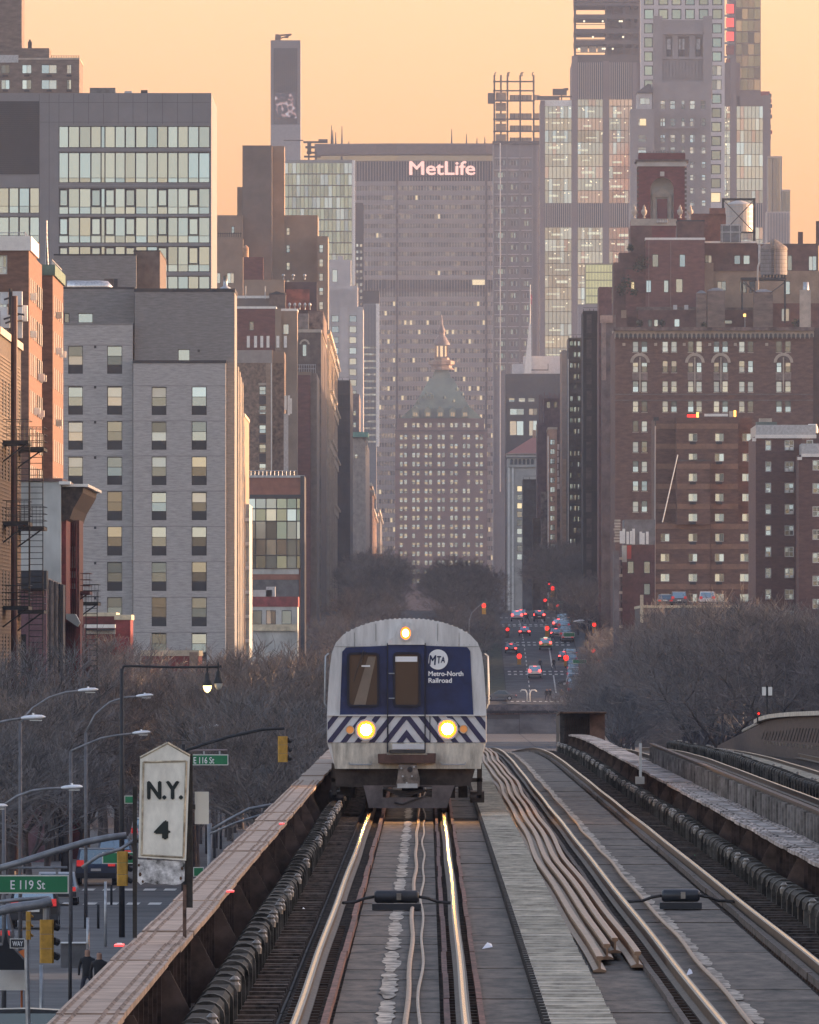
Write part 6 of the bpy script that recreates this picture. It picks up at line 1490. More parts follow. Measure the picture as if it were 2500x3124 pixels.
pbox(B, 'pale_pier', Y, 1836, 1850, 985, 1160, M('pier_pale', (.25,.2,.18), .8, var=.15), D=.5, off=.3)
for k in range(14): yy = 1010+k*54; pbox(B, 'carved_block', Y, 1868, 1876+rnd.randrange(5), yy, yy+14+rnd.randrange(14), (limestone, brn, limestone)[k % 3], D=1, off=.9)
# Q + R: terraced roofs
Y = 2600
Q = bld('arched_belvedere', 'red brick belvedere with a great arched niche, cornice and stone balustrade', Y, 1928, 2102)
mb = MB(); X0, X1 = PX(1947,Y), PX(2090,Y); cx, r = PX(2021,Y), 35*Y/F; zs, zb = PZ(576,Y), PZ(690,Y); zt = PZ(505,Y)
apts = [(cx+r*math.cos(math.pi*k/16), zs+r*math.sin(math.pi*k/16)) for k in range(17)]
mb.face([(X0,Y,zb),(cx-r,Y,zb),(cx-r,Y,zs),(X0,Y,zs)]); mb.face([(cx+r,Y,zb),(X1,Y,zb),(X1,Y,zs),(cx+r,Y,zs)])
for (a, b), (c, d) in zip(apts, apts[1:]): mb.face([(a,Y,b),(a if a != cx+r else X1,Y,zt),(c if c != cx-r else X0,Y,zt),(c,Y,d)]); mb.face([(a,Y,b),(c,Y,d),(c,Y+2.2,d),(a,Y+2.2,b)], 1)
mb.face([(X0,Y,zs),(cx-r,Y,zs),(X0,Y,zt)]); mb.face([(cx+r,Y,zs),(X1,Y,zs),(X1,Y,zt)])
for s in (-1, 1): mb.face([(cx+s*r,Y,zb),(cx+s*r,Y,zs),(cx+s*r,Y+2.2,zs),(cx+s*r,Y+2.2,zb)], 1)
mb.face([(cx-r,Y+2.2,zb),(cx+r,Y+2.2,zb)]+[(a,Y+2.2,b) for a, b in apts], 1); mb.box(X0, X1, Y, Y+12, zb, zt, 0, skip='ft'); mb.face([(X0,Y,zt),(X1,Y,zt),(X1,Y+12,zt),(X0,Y+12,zt)])
wine = M('belvedere_brick', (.145,.045,.045), .85, var=.15, scale=.8, st=(1,1,3)); part('wall', mb, [wine, crm], Q)
pbox(Q, 'attic', Y, 1950, 2092, 466, 488, wine, D=12); pbox(Q, 'cornice', Y, 1940, 2102, 486, 492, brn, D=14, off=.6); pbox(Q, 'frieze', Y, 1945, 2096, 492, 507, crm, D=12, off=.35); pbox(Q, 'keystone', Y, 2015, 2028, 523, 537, crm, D=.4, off=.2)
for k in range(30): xx = 1953+k*4.6; h = rnd.uniform(2,7); pbox(Q, 'spike', Y+rnd.random()*3, xx, xx+1.5, 466-h, 466, charcoal, D=.1)
pbox(Q, 'door', Y+2.1, 2006, 2037, 606, 690, M('door_red', (.20,.07,.075), .7, var=.1, scale=6, st=(6,1,.2)), D=.1, off=.05)
for xa in (1992,2040): pbox(Q, 'pilaster', Y+2.1, xa, xa+9, 596, 690, limestone, D=.3, off=.3)
mb = MB(); mb.prism([(PX(1990,Y),PZ(594,Y)),(PX(2052,Y),PZ(594,Y)),(PX(2021,Y),PZ(570,Y))], Y+1.7, Y+2.1); part('pediment', mb, limestone, Q); pbox(Q, 'lintel', Y+2.1, 1990, 2052, 594, 600, limestone, D=.4, off=.4)
for k in range(12):
    for s, xa in ((0,1944),(1,2090)): pbox(Q, 'quoin', Y, xa, xa+6, 510+k*14, 518+k*14, brn, D=.3, off=.1)
vol(Q, Y-4, 1927, 2063, 667, D=16, mat=wine, name='base', cop=None); pbox(Q, 'balustrade_base', Y-4, 1925, 2066, 667, 688, limestone, D=.5, off=.3)
for k in range(7): a = at(2006+k*5, 680, Y-4.5); mb = MB(); mb.lathe([(.09,a[2]),(.16,a[2]+.22),(.08,a[2]+.5),(.13,a[2]+.7)], a[0], a[1], 8); part('baluster', mb, crm, Q)
for xx in (1936,1966,2076,2107):
    a = at(xx, 665, Y-3); mb = MB(); s_ = .9; mb.lathe([(.28*s_,a[2]),(.14*s_,a[2]+.3),(.5*s_,a[2]+.8),(.55*s_,a[2]+1.2),(.25*s_,a[2]+1.5),(.32*s_,a[2]+1.65),(.12*s_,a[2]+2.0),(.02,a[2]+2.2)], a[0], a[1], 12); solo('roof_urn', mb, limestone, 'carved stone urn on the %s of the belvedere balustrade' % {1936:'outer left corner',1966:'left, inside its neighbour,',2076:'right, nearest the arch,',2107:'outer right corner'}[xx], 'urn', a, 'urns beside the belvedere', True)
Y = 2450
Rb = bld('terraced_apartments', 'terraced red brick roof storeys stepping up behind the great cornice', Y, 1873, 2500)
rb = M('terrace_brick', (.165,.078,.070), .85, var=.14, scale=.7, st=(1,1,3)); rbd = M('terrace_brick_dark', (.12,.066,.058), .85, var=.2, scale=.7); tb = M('terrace_tan', (.27,.20,.145), .85, var=.1, scale=.6)
vol(Rb, Y, 1971, 2151, 730, D=25, mat=rb, wins=[(1991,2010,775,814,S_one),(2074,2092,775,814,S_one),(1958+14,1974+14,854,892,S_one),(2026,2041,854,892,S_one),(2063,2084,850,892,S_one)], cop=white_paint, coph=.35)
for xx in (1980,2047): pbox(Rb, 'rain_pipe', Y, xx, xx+1, 735, 945, M('pipe_pale', (.3,.25,.25), .6, var=0), D=.1, off=.12)
vol(Rb, Y+1, 1910, 1975, 820, D=20, mat=rb, name='terrace', wins=[(1926,1937,858,888,S_lit)], cop=brn, coph=.2); vol(Rb, Y+2, 1873, 1930, 800, D=20, mat=rbd, name='terrace'); vol(Rb, Y+6, 1925, 1990, 690, D=20, mat=rbd, name='terrace'); vol(Rb, Y+3, 1890, 1960, 770, D=14, mat=rbd, name='terrace')
vol(Rb, Y+8, 2068, 2150, 674, y1=760, D=12, mat=rbd, name='stair_head', cop=charcoal, coph=.2); vol(Rb, Y+16, 2112, 2216, 651, y1=760, D=12, mat=M('rust_brick', (.17,.075,.055), .85, var=.2), name='stair_head'); pbox(Rb, 'chimney', Y+15, 2166, 2214, 634, 652, MATS['rust_brick'], D=3)
vol(Rb, Y+4, 2150, 2310, 740, D=20, mat=rbd, name='storey', wins=[(2241,2260,778,806,S_one),(2269,2289,778,806,S_one),(2152,2173,778,802,S_two)], cop=white_paint, coph=.3)
vol(Rb, Y+6, 2300, 2498, 746, D=20, mat=rbd, name='storey', wins=[(2404,2418,778,825,S_one),(2468,2493,780,825,S_two)], cop=brn, coph=.2)
vol(Rb, Y+2, 2150, 2520, 826, D=14, mat=tb, name='storey', wins=[(2189,2217,857,888,S_two),(2259,2280,857,893,S_one),(2287,2306,857,893,S_one),(2396,2412,857,898,S_one)]); pbox(Rb, 'planter_wall', Y+2, 2178, 2300, 806, 826, rbd, D=1, off=.3); pbox(Rb, 'pilaster', Y+1.6, 2150, 2178, 802, 950, tb, D=.5, off=.3)
vol(Rb, Y-4, 1946, 2166, 944, D=10, mat=rbd, name='roof_house', wins=[(2058,2075,972,997,S_one),(2130,2147,972,997,S_one),(1978,1991,974,996,S_dark),(1996,2009,974,996,S_one)], cop=MATS['umber_mix'], coph=.5); vol(Rb, Y-3, 2166, 2355, 944, D=10, mat=rbd, name='roof_house', wins=[(2210,2235,976,988,S_dark)], cop=MATS['umber_mix'], coph=.4); vol(Rb, Y-2, 2355, 2520, 925, D=10, mat=rbd, name='roof_house', wins=[(2385,2410,940,980,S_two)])
vol(Rb, Y-5, 1873, 1915, 960, D=10, mat=rbd, name='roof_house'); pbox(Rb, 'pale_hatch', Y-5, 1896, 1912, 946, 970, tan, D=.5, off=.3)
for xa, xb, yt in ((2159,2213,886),(2300,2359,890),(2126,2156,894)):
    vol(Rb, Y-6, xa, xb, yt, D=4, mat=MATS['umber_brick'], name='tank_house'); mb = MB(); frustum(mb, Y-6, xa-1, xb+1, yt, xa+(xb-xa)*.35, xb-(xb-xa)*.35, yt-9, 4, 1.2); part('dome_roof', mb, M('ribbed_zinc', (.24,.25,.26), .5, .4, var=.2), Rb)
pbox(Rb, 'chimney', Y-7, 2441, 2475, 884, 1000, limestone, D=1.2); a = at(2460, 884, Y-6.5); mb = MB(); mb.lathe([(.5,a[2]),(.42,a[2]+1.2)], a[0], a[1], 12); part('flue', mb, galv, Rb, True)
pbox(Rb, 'chimney', Y+10, 2436, 2451, 707, 748, rbd, D=1.2); pbox(Rb, 'chimney', Y+10, 2491, 2520, 674, 748, rbd, D=1.2)
for xa, ya, yb in ((2061,844,856),(2095,842,850),(2133,915,940)): pbox(Rb, 'rooftop_unit', Y-4.2, xa-6, xa+6, 930 if ya < 900 else ya, 944, galv, D=1)
mb = MB(); mb.lathe([(.06,0),(.06,2.2)], 0, 0, 6); mb.v = [(p+PX(2274,Y-5), q+Y-5, r_+PZ(998,Y-5)) for p, q, r_ in mb.v]; part('lamp_post', mb, galv, Rb)
mb = MB(); mb.box(PX(2269,Y-5), PX(2277,Y-5), Y-5.2, Y-4.8, PZ(966,Y-5), PZ(957,Y-5)); part('terrace_lamp', mb, M('terrace_glow', (1,.55,.15), .5, var=0, emit=.5), Rb)
pbox(Rb, 'cooling_tower', Y-1, 2200, 2262, 688, 738, M('cooling_steel', (.16,.165,.175), .5, .3, var=.2), D=3)
for xx in (2203,2229,2256): pbox(Rb, 'frame_post', Y-1.2, xx, xx+2.5, 684, 740, galv, D=.2)
for yy in (684,706): pbox(Rb, 'frame_rail', Y-1.2, 2200, 2262, yy, yy+3, galv, D=.2)
for k, (xa, yy, s_) in enumerate(((1960,800,1.3),(1950,815,1.0),(1900,880,1.1),(1912,860,1.2),(1935,890,.7),(1952,985,.6),(2020,985,.6),(2150,990,.5),(2430,985,.8),(2465,988,.8),(1925,755,.6))):
    mb = MB(); a = at(xa, yy, Y-6 if yy > 900 else Y-.5); r2 = random.Random(k)
    for q in range(140):
        u = Vector((r2.gauss(0,1), r2.gauss(0,1), r2.gauss(0,1))); u.normalize(); p = Vector(a)+u*s_*r2.random()**.4; n1 = Vector((r2.gauss(0,1), r2.gauss(0,1), r2.gauss(0,1))).normalized()*.16; n2 = u.cross(n1)*.9; mb.face([p-n1, p-n2, p+n1, p+n2])
    part('terrace_shrub', mb, M('shrub_leaf', (.03,.04,.024), .8, var=.3, scale=3), Rb, kind='stuff')
# water tanks
t = thing('water_tank', 'white water tank inside a black cross braced steel frame', 'water tank', at(2255, 735, 2560)); Y = 2560
a = at(2256, 706, Y+2); mb = MB(); r = 43*Y/F; mb.lathe([(r*.98,a[2]-.2),(r,a[2]+.1),(r,PZ(622,Y)),(r*.35,PZ(612,Y)),(.05,PZ(608,Y))], a[0], a[1], 24); part('tank', mb, M('white_tank', (.50,.46,.42), .6, var=.1, scale=1.5, st=(6,6,.4)), t)
for k in range(5): mb = MB(); z = PZ(630+k*15,Y); mb.lathe([(r*1.01,z),(r*1.01,z+.08)], a[0], a[1], 24); part('hoop', mb, galv, t)
for yy, dy in ((Y-1,0),(Y+5,1)):
    for xx in (2207,2302): pbox(t, 'frame_post', yy, xx-3.5, xx+3.5, 604, 745, black_iron, D=.25)
    pbox(t, 'frame_beam', yy, 2205, 2306, 604, 611, black_iron, D=.25); pbox(t, 'frame_beam', yy, 2205, 2306, 706, 711, black_iron, D=.25)
for p, q in (((2210,612),(2300,706)),((2300,612),(2210,706))): mb = MB(); mb.tube([at(p[0],p[1],Y-1.1), at(q[0],q[1],Y-1.1)], .075, 5); part('cross_brace', mb, black_iron, t)
t = thing('water_tank', 'round grey wooden rooftop water tank with conical lid on black stilts', 'water tank', at(2335, 945, 2420)); Y = 2420
a = at(2362, 838, Y); r = 41*Y/F; mb = MB(); mb.lathe([(r,a[2]),(r,PZ(760,Y))], a[0], a[1], 28); part('tank', mb, M('grey_wood_tank', (.20,.19,.19), .75, var=.2, scale=3, st=(5,5,.25)), t)
mb = MB(); mb.lathe([(r*1.06,PZ(761,Y)),(r*.95,PZ(752,Y)),(r*.45,PZ(738,Y)),(.15,PZ(729,Y))], a[0], a[1], 24); part('lid', mb, M('tank_lid', (.19,.155,.13), .8, var=.2), t)
for k in range(6): mb = MB(); z = PZ(768+k*12,Y); mb.lathe([(r*1.008,z),(r*1.008,z+.06)], a[0], a[1], 28); part('hoop', mb, steelb, t)
mb = MB(); 
for xx in (-.35,.1): mb.tube([(a[0]+xx,Y-r-.15,PZ(735,Y)), (a[0]+xx,Y-r-.15,PZ(838,Y))], .05, 4)
for k in range(14): mb.tube([(a[0]-.35,Y-r-.15,PZ(745+k*6.5,Y)), (a[0]+.1,Y-r-.15,PZ(745+k*6.5,Y))], .03, 4)
part('ladder', mb, steelb, t)
for k in range(8): pbox(t, 'joist', Y-1.6, 2325+k*10, 2329+k*10, 838, 846, black_iron, D=4)
pbox(t, 'platform', Y-1.7, 2262, 2400, 846, 855, black_iron, D=4.2)
for xx in (2265,2396): 
    for yy in (Y-1.6, Y+2.2): pbox(t, 'stilt', yy, xx-3, xx+3, 850, 945 if xx < 2300 else 985, black_iron, D=.25)
for p, q in (((2265,860),(2310,893)),((2394,862),(2350,895)),((2270,856),(2300,886))): mb = MB(); mb.tube([at(p[0],p[1],Y-1.7), at(q[0],q[1],Y-1.7)], .07, 5); part('brace', mb, black_iron, t)
mb = MB(); mb.tube([at(2318,746,Y-1.8), at(2318,800,Y-1.8), at(2314,815,Y-1.8), at(2313,884,Y-1.8)], .17, 8); mb.tube([at(2312,745,Y-1.8), at(2350,741,Y-1.8)], .07, 5); part('riser_pipe', mb, M('pipe_white', (.45,.43,.4), .6, var=.15), t, True)
# T: the great brick apartment house with arcaded cornice
Y = 2300
TB = bld('corniced_apartment_house', 'dark red brick apartment house with arcaded stone cornice and arched window pairs', Y, 1875, 2483)
tc = [(1931,1949),(1958,1976),(2022,2039),(2049,2066),(2100,2117),(2126,2142),(2179,2195),(2205,2222),(2256,2273),(2283,2299),(2369,2387),(2397,2414)]
S_t = dict(id='t', frame=frame_dk, fw=.06, rows=(.5,), glass=(glass, glass_bright, glass_blind, glass_dark))
ws = [(a,b,c,d,S_t) for a, b in tc for c, d in ((1041,1074),(1100,1136),(1162,1196),(1223,1257))]+[(a,b,c,d,S_t) for a, b in tc[:2] for c, d in ((1284,1317),(1345,1380),(1406,1440),(1467,1498),(1528,1562))]
plumb = M('plum_red_brick', (.138,.082,.068), .85, var=.22, scale=.9, st=(1,1,3), detail=6)
vol(TB, Y, 1878, 2482, 1002, D=60, mat=plumb, wins=ws, reveal=.25); vol(TB, Y+6, 2478, 2530, 1000, D=20, mat=M('dark_wing_brick', (.07,.055,.055), .85, var=.15), name='return_wing')  # return wing in its own darker brick
pbox(TB, 'cornice', Y, 1872, 2487, 998, 1009, MATS['umber_mix'], D=2, off=1.0); pbox(TB, 'cornice_bed', Y, 1876, 2484, 1009, 1028, limestone, D=.6, off=.3)
cor = MB(); r = 4.2*Y/F
cor.prism([(-r,-r*2.1),(r,-r*2.1)]+[(r*math.cos(math.pi*q/6),r*math.sin(math.pi*q/6)) for q in range(7)], 0, .06); cme = cor.mesh('cornice_arch', MATS['arch_dark'])
crb = MB(); crb.box(-r*.3, r*.3, 0, .6, 0, r*2.5); cbm = crb.mesh('corbel', limestone)
for k in range(44): link('cornice_arch', cme, TB, Vector((PX(1884+k*13.8,Y), Y-.37, PZ(1021,Y)))-TB.location); link('corbel', cbm, TB, Vector((PX(1877+k*13.8,Y), Y-.85, PZ(1033,Y)))-TB.location)
for yy in (1201,1219): pbox(TB, 'string_course', Y, 1878, 2482, yy, yy+4, MATS['mauve_brick'], D=.3, off=.15)
for k, (xa, xb) in enumerate(((1931,1976),(2100,2142),(2179,2222),(2369,2414))):
    c = PX((xa+xb)/2, Y); r1, r2_ = 30*Y/F, 21*Y/F; zc = PZ(1106,Y)
    for q in range(9):
        t0, t1 = math.pi*q/9, math.pi*(q+1)/9; mb = MB(); mb.prism([(c+r2_*math.cos(t0),zc+r2_*math.sin(t0)),(c+r1*math.cos(t0),zc+r1*math.sin(t0)),(c+r1*math.cos(t1),zc+r1*math.sin(t1)),(c+r2_*math.cos(t1),zc+r2_*math.sin(t1))], Y-.18, Y-.01); part('voussoir', mb, limestone, TB)
    mb = MB(); mb.prism([(c-r2_,zc)]+[(c+r2_*math.cos(math.pi*q/10),zc+r2_*math.sin(math.pi*q/10)) for q in range(11)], Y-.1, Y-.02); part('tympanum', mb, MATS['umber_mix'], TB)
    pbox(TB, 'mullion_column', Y, (xa+xb)/2-2, (xa+xb)/2+2, 1090, 1196, limestone, D=.2, off=.15); pbox(TB, 'stone_panel', Y, xa-1, xb+1, 1139, 1160, M('panel_stone', (.22,.18,.165), .85, var=.2), D=.1, off=.06)
for xx in (1900,1997,2084,2162,2240,2336): pbox(TB, 'stone_plaque', Y, xx, xx+9, 1046, 1055, limestone, D=.1, off=.08)
for w4 in ws: pbox(TB, 'sill', Y, w4[0]-1, w4[1]+1, w4[3], w4[3]+2.5, limestone, D=.3, off=.12)
# U: tan banded brick apartments
Y = 2000
U = bld('banded_brick_apartments', 'brown brick apartments with tan floor bands in front of the corniced house', Y, 1997, 2298)
ub = M('banded_brown', (.142,.078,.058), .85, var=.2, scale=1, st=(1,1,3)); ut = M('band_tan', (.235,.135,.092), .85, var=.12, scale=1)
S_u = dict(id='u', frame=frame_wh, fw=.05, cols=(.5,), glass=(glass, glass_dark, glass_bright))
ur = rows(1322,24,61.2,10)
vol(U, Y, 2064, 2254, 1273, D=30, mat=ub, wins=[(2102,2128)+r+(S_u,) for r in ur[:2]]+[(2182,2210)+r+(S_u,) for r in ur])
vol(U, Y+3, 1997, 2065, 1275, y1=1600, D=27, mat=ub, name='recess'); vol(U, Y+3.5, 2254, 2296, 1275, y1=1600, D=26, mat=ub, name='recess', wins=[(2266,2292)+r+(S_u,) for r in ur[:5]])
vol(U, Y-1.5, 1997, 2168, 1594, D=28, mat=ub, name='lower_block', wins=[(2017,2043)+r+(S_u,) for r in ur[5:]]+[(2102,2128)+r+(S_u,) for r in ur[5:]]); vol(U, Y-1, 2168, 2298, 1596, D=28, mat=ub, name='lower_block', wins=[(2182,2210)+r+(S_u,) for r in ur[5:]]+[(2259,2286)+r+(S_u,) for r in ur[5:]])
vol(U, Y-2.5, 2066, 2168, 1406, y1=1600, D=4, mat=ub, name='front_bay', wins=[(2102,2128)+r+(S_u,) for r in ur[2:5]], cop=brn, coph=.2)
for k in range(10):
    ya, yb = 1292+k*61.2, 1308+k*61.2
    if k < 5: pbox(U, 'tan_band', Y+3, 1998, 2063, ya, yb, ut, D=.1, off=.04); pbox(U, 'tan_band', Y+3.5, 2255, 2295, ya, yb, ub, D=.1, off=.04); pbox(U, 'tan_band', Y, (2065 if k < 2 else 2169), 2253, ya, yb, ut, D=.1, off=.04)
    if 2 <= k < 5: pbox(U, 'tan_band', Y-2.5, 2067, 2167, ya, yb, ut, D=.1, off=.04)
    if k >= 5: pbox(U, 'tan_band', Y-1.5, 1998, 2167, ya, yb, ut, D=.1, off=.04); pbox(U, 'tan_band', Y-1, 2169, 2297, ya, yb, ut, D=.1, off=.04)
    for xa, off in ((2102,-.1 if k < 2 else -2.6),(2182,-.1)):
        yo = Y+off-(1.5 if k >= 5 and xa == 2102 else 1 if k >= 5 else 0)+(2.6 if k >= 5 and xa == 2102 else 0); pbox(U, 'air_conditioner', yo, xa+4, xa+22, ur[k][1]+1, ur[k][1]+9, charcoal, D=.3, off=.1)
mb = MB(); mb.tube([at(2000,1275,Y-2), at(1998,2100,Y-2)], .09, 5); part('white_downpipe', mb, M('downpipe_pale', (.4,.36,.34), .6, var=0), U)
t = thing('leaning_pole', 'thin white pole leaning across the brown banded apartments', 'pole', at(2023, 1593, Y-8)); mb = MB(); mb.tube([at(2022,1593,Y-8), at(2069,1387,Y-8)], .075, 6); part('shaft', mb, white_paint, t)
t = thing('rooftop_floodlight', 'camera like floodlight on a stalk at the corner of the banded apartments', 'floodlight', at(2000, 1280, Y-2)); mb = MB(); mb.box(PX(1994,Y), PX(2010,Y), Y-2.4, Y-1.6, PZ(1284,Y), PZ(1273,Y)); mb.box(PX(1998,Y), PX(2001,Y), Y-2.2, Y-2, PZ(1300,Y), PZ(1284,Y)); part('head', mb, dark_steel, t)
ORG = M('orange_glow', (1,.42,.08), .5, var=0, emit=.9)
for nm, lab, xa, xb, ya, yb, mt in (('roof_beacon','red glowing beacon on the roof of the banded apartments',2098,2126,1265,1272,RED),('roof_lamp','small orange lamp beside the red roof beacon',2126,2133,1258,1273,ORG),('roof_lamp','tall orange lamp at the right end of the roof pipe',2240,2247,1252,1271,ORG),('roof_box','pale metal box between roof pipe and orange lamp',2226,2238,1254,1272,limestone),('roof_pipe','white pipe lying along the roof of the banded apartments',2150,2222,1262,1270,white_paint)):
    mb = MB(); Yr = Y+1; mb.box(PX(xa,Yr), PX(xb,Yr), Yr, Yr+.5, PZ(yb,Yr), PZ(ya,Yr)); solo(nm, mb, mt, lab, nm.replace('_', ' '), at((xa+xb)/2, yb, Yr))
# V: brick housing block with white windows
Y = 1750
V = bld('housing_block', 'brown brick housing block with white framed windows at the right edge', Y, 2307, 2500)
vb = M('housing_brick', (.135,.078,.068), .85, var=.16, scale=1.2, st=(1,1,3))
vr = rows(1343,31,65,11); vr2 = rows(1403,32,70.6,9)
vol(V, Y, 2307, 2448, 1330, D=40, mat=vb, wins=[(2336,2354)+r+(S_smw1,) for r in vr]+[(2395,2423)+r+(S_smw,) for r in vr], reveal=.15)
pbox(V, 'white_cornice', Y, 2304, 2492, 1326, 1337, white_paint, D=.5, off=.3); pbox(V, 'cornice_end', Y, 2296, 2308, 1336, 1346, white_paint, D=.5, off=.2); vol(V, Y+2, 2308, 2490, 1296, y1=1328, D=30, mat=galv, name='parapet'); pbox(V, 'roof_hood', Y+4, 2318, 2356, 1276, 1290, limestone, D=3); pbox(V, 'roof_hood', Y+3, 2309, 2372, 1287, 1297, M('green_zinc', (.12,.16,.15), .6, var=.1), D=4)
vol(V, Y-14, 2438, 2560, 1388, D=40, mat=vb, name='wing', wins=[(2480,2508)+r+(S_smw,) for r in vr2], reveal=.15); pbox(V, 'white_cornice', Y-14, 2446, 2560, 1384, 1394, white_paint, D=.5, off=.3); pbox(V, 'cornice_end', Y-14, 2434, 2448, 1394, 1403, white_paint, D=.5, off=.2); vol(V, Y-12, 2447, 2560, 1353, y1=1386, D=20, mat=galv, name='parapet')
vol(V, Y+1, 2462, 2480, 1340, y1=1385, D=4, mat=vb, name='pier', wins=[]); window(V, Y-1, (2462,2482,1342,1372), S_smw1)
for r in vr:
    for xa, k in ((2337,.55),(2398,.4),(2412,.4)):
        if rnd.random() < .4: pbox(V, 'air_conditioner', Y, xa, xa+9, r[1]-10, r[1]-1, white_paint, D=.5, off=.4)
a = at(2482, 1310, Y+3)
for k in range(4): mb = MB(); mb.lathe([(.3,a[2]-.4),(.3,a[2]+.1),(.12,a[2]+.6)], a[0]+k*.22-.4, a[1], 8); part('roof_vent', mb, white_paint, V, True)
# antenna building
Y = 1960
B = bld('antenna_building', 'low grey and brick building with white rooftop panel antennas', Y, 1890, 2000)
vol(B, Y, 1905, 2000, 1585, D=20, mat=M('antenna_grey', (.17,.165,.17), .8, var=.15)); vol(B, Y-2, 1898, 1998, 1662, D=20, mat=M('annex_maroon', (.10,.05,.05), .85, var=.2), name='lower_block', wins=[(1965,1985,1712,1750,S_dark),(1965,1985,1780,1815,S_dark),(1915,1935,1712,1750,S_dark)])
pbox(B, 'red_panel', Y-2, 1914, 1927, 1664, 1705, M('red_panel', (.35,.06,.05), .7, var=.1), D=.2, off=.1); pbox(B, 'white_panel', Y-2, 1898, 1913, 1664, 1715, pale_stucco, D=.2, off=.1)
for k, (xa, ya, h) in enumerate(((1892,1620,38),(1900,1613,45),(1912,1622,38),(1923,1620,40),(1930,1613,48),(1952,1622,38),(1960,1626,35),(1972,1622,38))): pbox(B, 'antenna_panel', Y-3, xa, xa+8, ya, ya+h, white_paint, D=.3)
for k in range(8): pbox(B, 'carved_block', Y-1, 1872+rnd.randrange(6), 1894, 1585+k*9, 1591+k*9, limestone, D=1)
for k in range(9): pbox(B, 'ledge', Y-2.5, 1886, 1900, 1700+k*26, 1708+k*26, (limestone, brn)[k % 2], D=.6)
vol(B, Y-6, 1874, 1890, 1680, D=12, mat=MATS['grey_brown_stone'], name='stair_tower')
# ================================================================== bare winter trees
bark = M('bark', (.07,.058,.056), .9, var=.3, scale=1.5)
twig_m = M('twig', (.15,.14,.138), .9, var=.3, scale=.8)
twig_w = M('twig_warm', (.165,.142,.13), .9, var=.3, scale=.8)
def tree_meshes(seed, H=13.0, spread=1.0, dens=1.0, tw=twig_m):
    r2 = random.Random(seed); tr = MB(); cr = MB()
    def seg(mb, p, q, ra, rb, n):
        mb.tube([p, q], [ra, rb], n, cap=False)
    def rec(p, d, L, rad, lev):
        d = (d+Vector((r2.gauss(0,.12), r2.gauss(0,.12), r2.gauss(0,.08)))).normalized()
        m = p+d*L*.5; d2 = (d+Vector((r2.gauss(0,.16), r2.gauss(0,.16), r2.gauss(.06,.1)))).normalized(); q = m+d2*L*.5
        mb = tr if lev < 2 else cr
        mb.tube([p, m, q], [rad, rad*.85, rad*.7], 5 if lev < 2 else 3, cap=False)
        if lev >= 4:
            n = 7 if lev == 5 else 4
            for k in range(int(n*dens)):
                t = r2.uniform(.15, 1); b = p+(q-p)*t; a = r2.uniform(0, 6.28)
                e = (d2*.7+Vector((math.cos(a), math.sin(a), r2.uniform(-.2,.8)))*.75).normalized(); l2 = r2.uniform(.35, .95)
                mid = b+e*l2*.55; e2 = (e+Vector((r2.gauss(0,.25), r2.gauss(0,.25), r2.gauss(.15,.2)))).normalized()
                cr.tube([b, mid, mid+e2*l2*.5], [.013, .011, .008], 3, cap=False)
        if lev >= 5: return
        k = 3 if lev < 4 else 2 + (r2.random() < .5)
        for j in range(k):
            a = 6.28*j/k+r2.uniform(-.6,.6); sp = r2.uniform(.45,.85)*spread
            s = d2.orthogonal().normalized(); s2 = d2.cross(s); e = (d2+(s*math.cos(a)+s2*math.sin(a))*sp); e.z += .12
            rec(q, e.normalized(), L*r2.uniform(.66,.88), max(.013, rad*.62), lev+1)
        if lev in (1,2,3) :
            a = r2.uniform(0,6.28); e = Vector((math.cos(a), math.sin(a), .45)).normalized(); rec(m, e, L*.62, max(.012, rad*.45), lev+2)
    h0 = H*.24; tr.tube([(0,0,-.3),(.03,0,h0*.5),(0,.04,h0)], [.21,.17,.15], 7, cap=False)
    for j in range(4):
        a = 6.28*j/4+r2.random(); rec(Vector((0,.04,h0)), Vector((math.cos(a)*.55*spread, math.sin(a)*.55*spread, .85)), H*.205, .10, 1)
    zmax = max(v[2] for v in cr.v); s = H/zmax
    for b in (tr, cr): b.v = [(x*s, y*s, z*s if z > 0 else z) for x, y, z in b.v]
    return tr.mesh('trunk', bark, smooth=True), cr.mesh('crown', tw)
TM = [tree_meshes(11, 12), tree_meshes(23, 13, 1.1, tw=twig_w), tree_meshes(37, 11, .95), tree_meshes(41, 12, 1.05, tw=twig_w)]
def tree(label, X, Y, h, group, k=None):
    t = thing('bare_tree', label, 'tree', (X, Y, gz(Y)), group); t.rotation_euler = (0, 0, rnd.uniform(0, 6.28)); s = h/12; t.scale = (s*rnd.uniform(.95,1.2), s*rnd.uniform(.95,1.2), s)
    a, b = TM[rnd.randrange(len(TM)) if k is None else k]; link('trunk', a, t); link('crown', b, t); return t
r3 = random.Random(99)
left_lab = 'leafless tree in the dark thicket below the viaduct on the left'
rows_ = []
for Y in range(668, 1560, 18):      # left pavement and mall rows
    for X in (-6.0, -12.5, -18.5):
        if X == -12.5 and Y < 770: continue
        if False: continue
        rows_.append((X+r3.uniform(-1.6,1.6), Y+r3.uniform(-9,9), 9.2+r3.uniform(-1.2,2.2)))
for X, Y, h in rows_: tree(left_lab, X, Y, h, 'bare trees left of the viaduct')
for x_, Y, h, lab in ((300,1180,14.0,'tall leafless tree rising in front of the grey apartments at left'),(335,1230,12.5,'leafless tree before the cream capped brick annex'),(640,1300,11.5,'leafless tree by the sunlit corner of the grey apartments'),(700,1420,12.0,'leafless tree right of the grey apartments near the glass block'),(820,1500,12.0,'leafless tree below the glass block'),(215,980,12.5,'leafless tree beside the red fire escapes')):
    tree(lab, PX(x_, Y), Y, h, None)
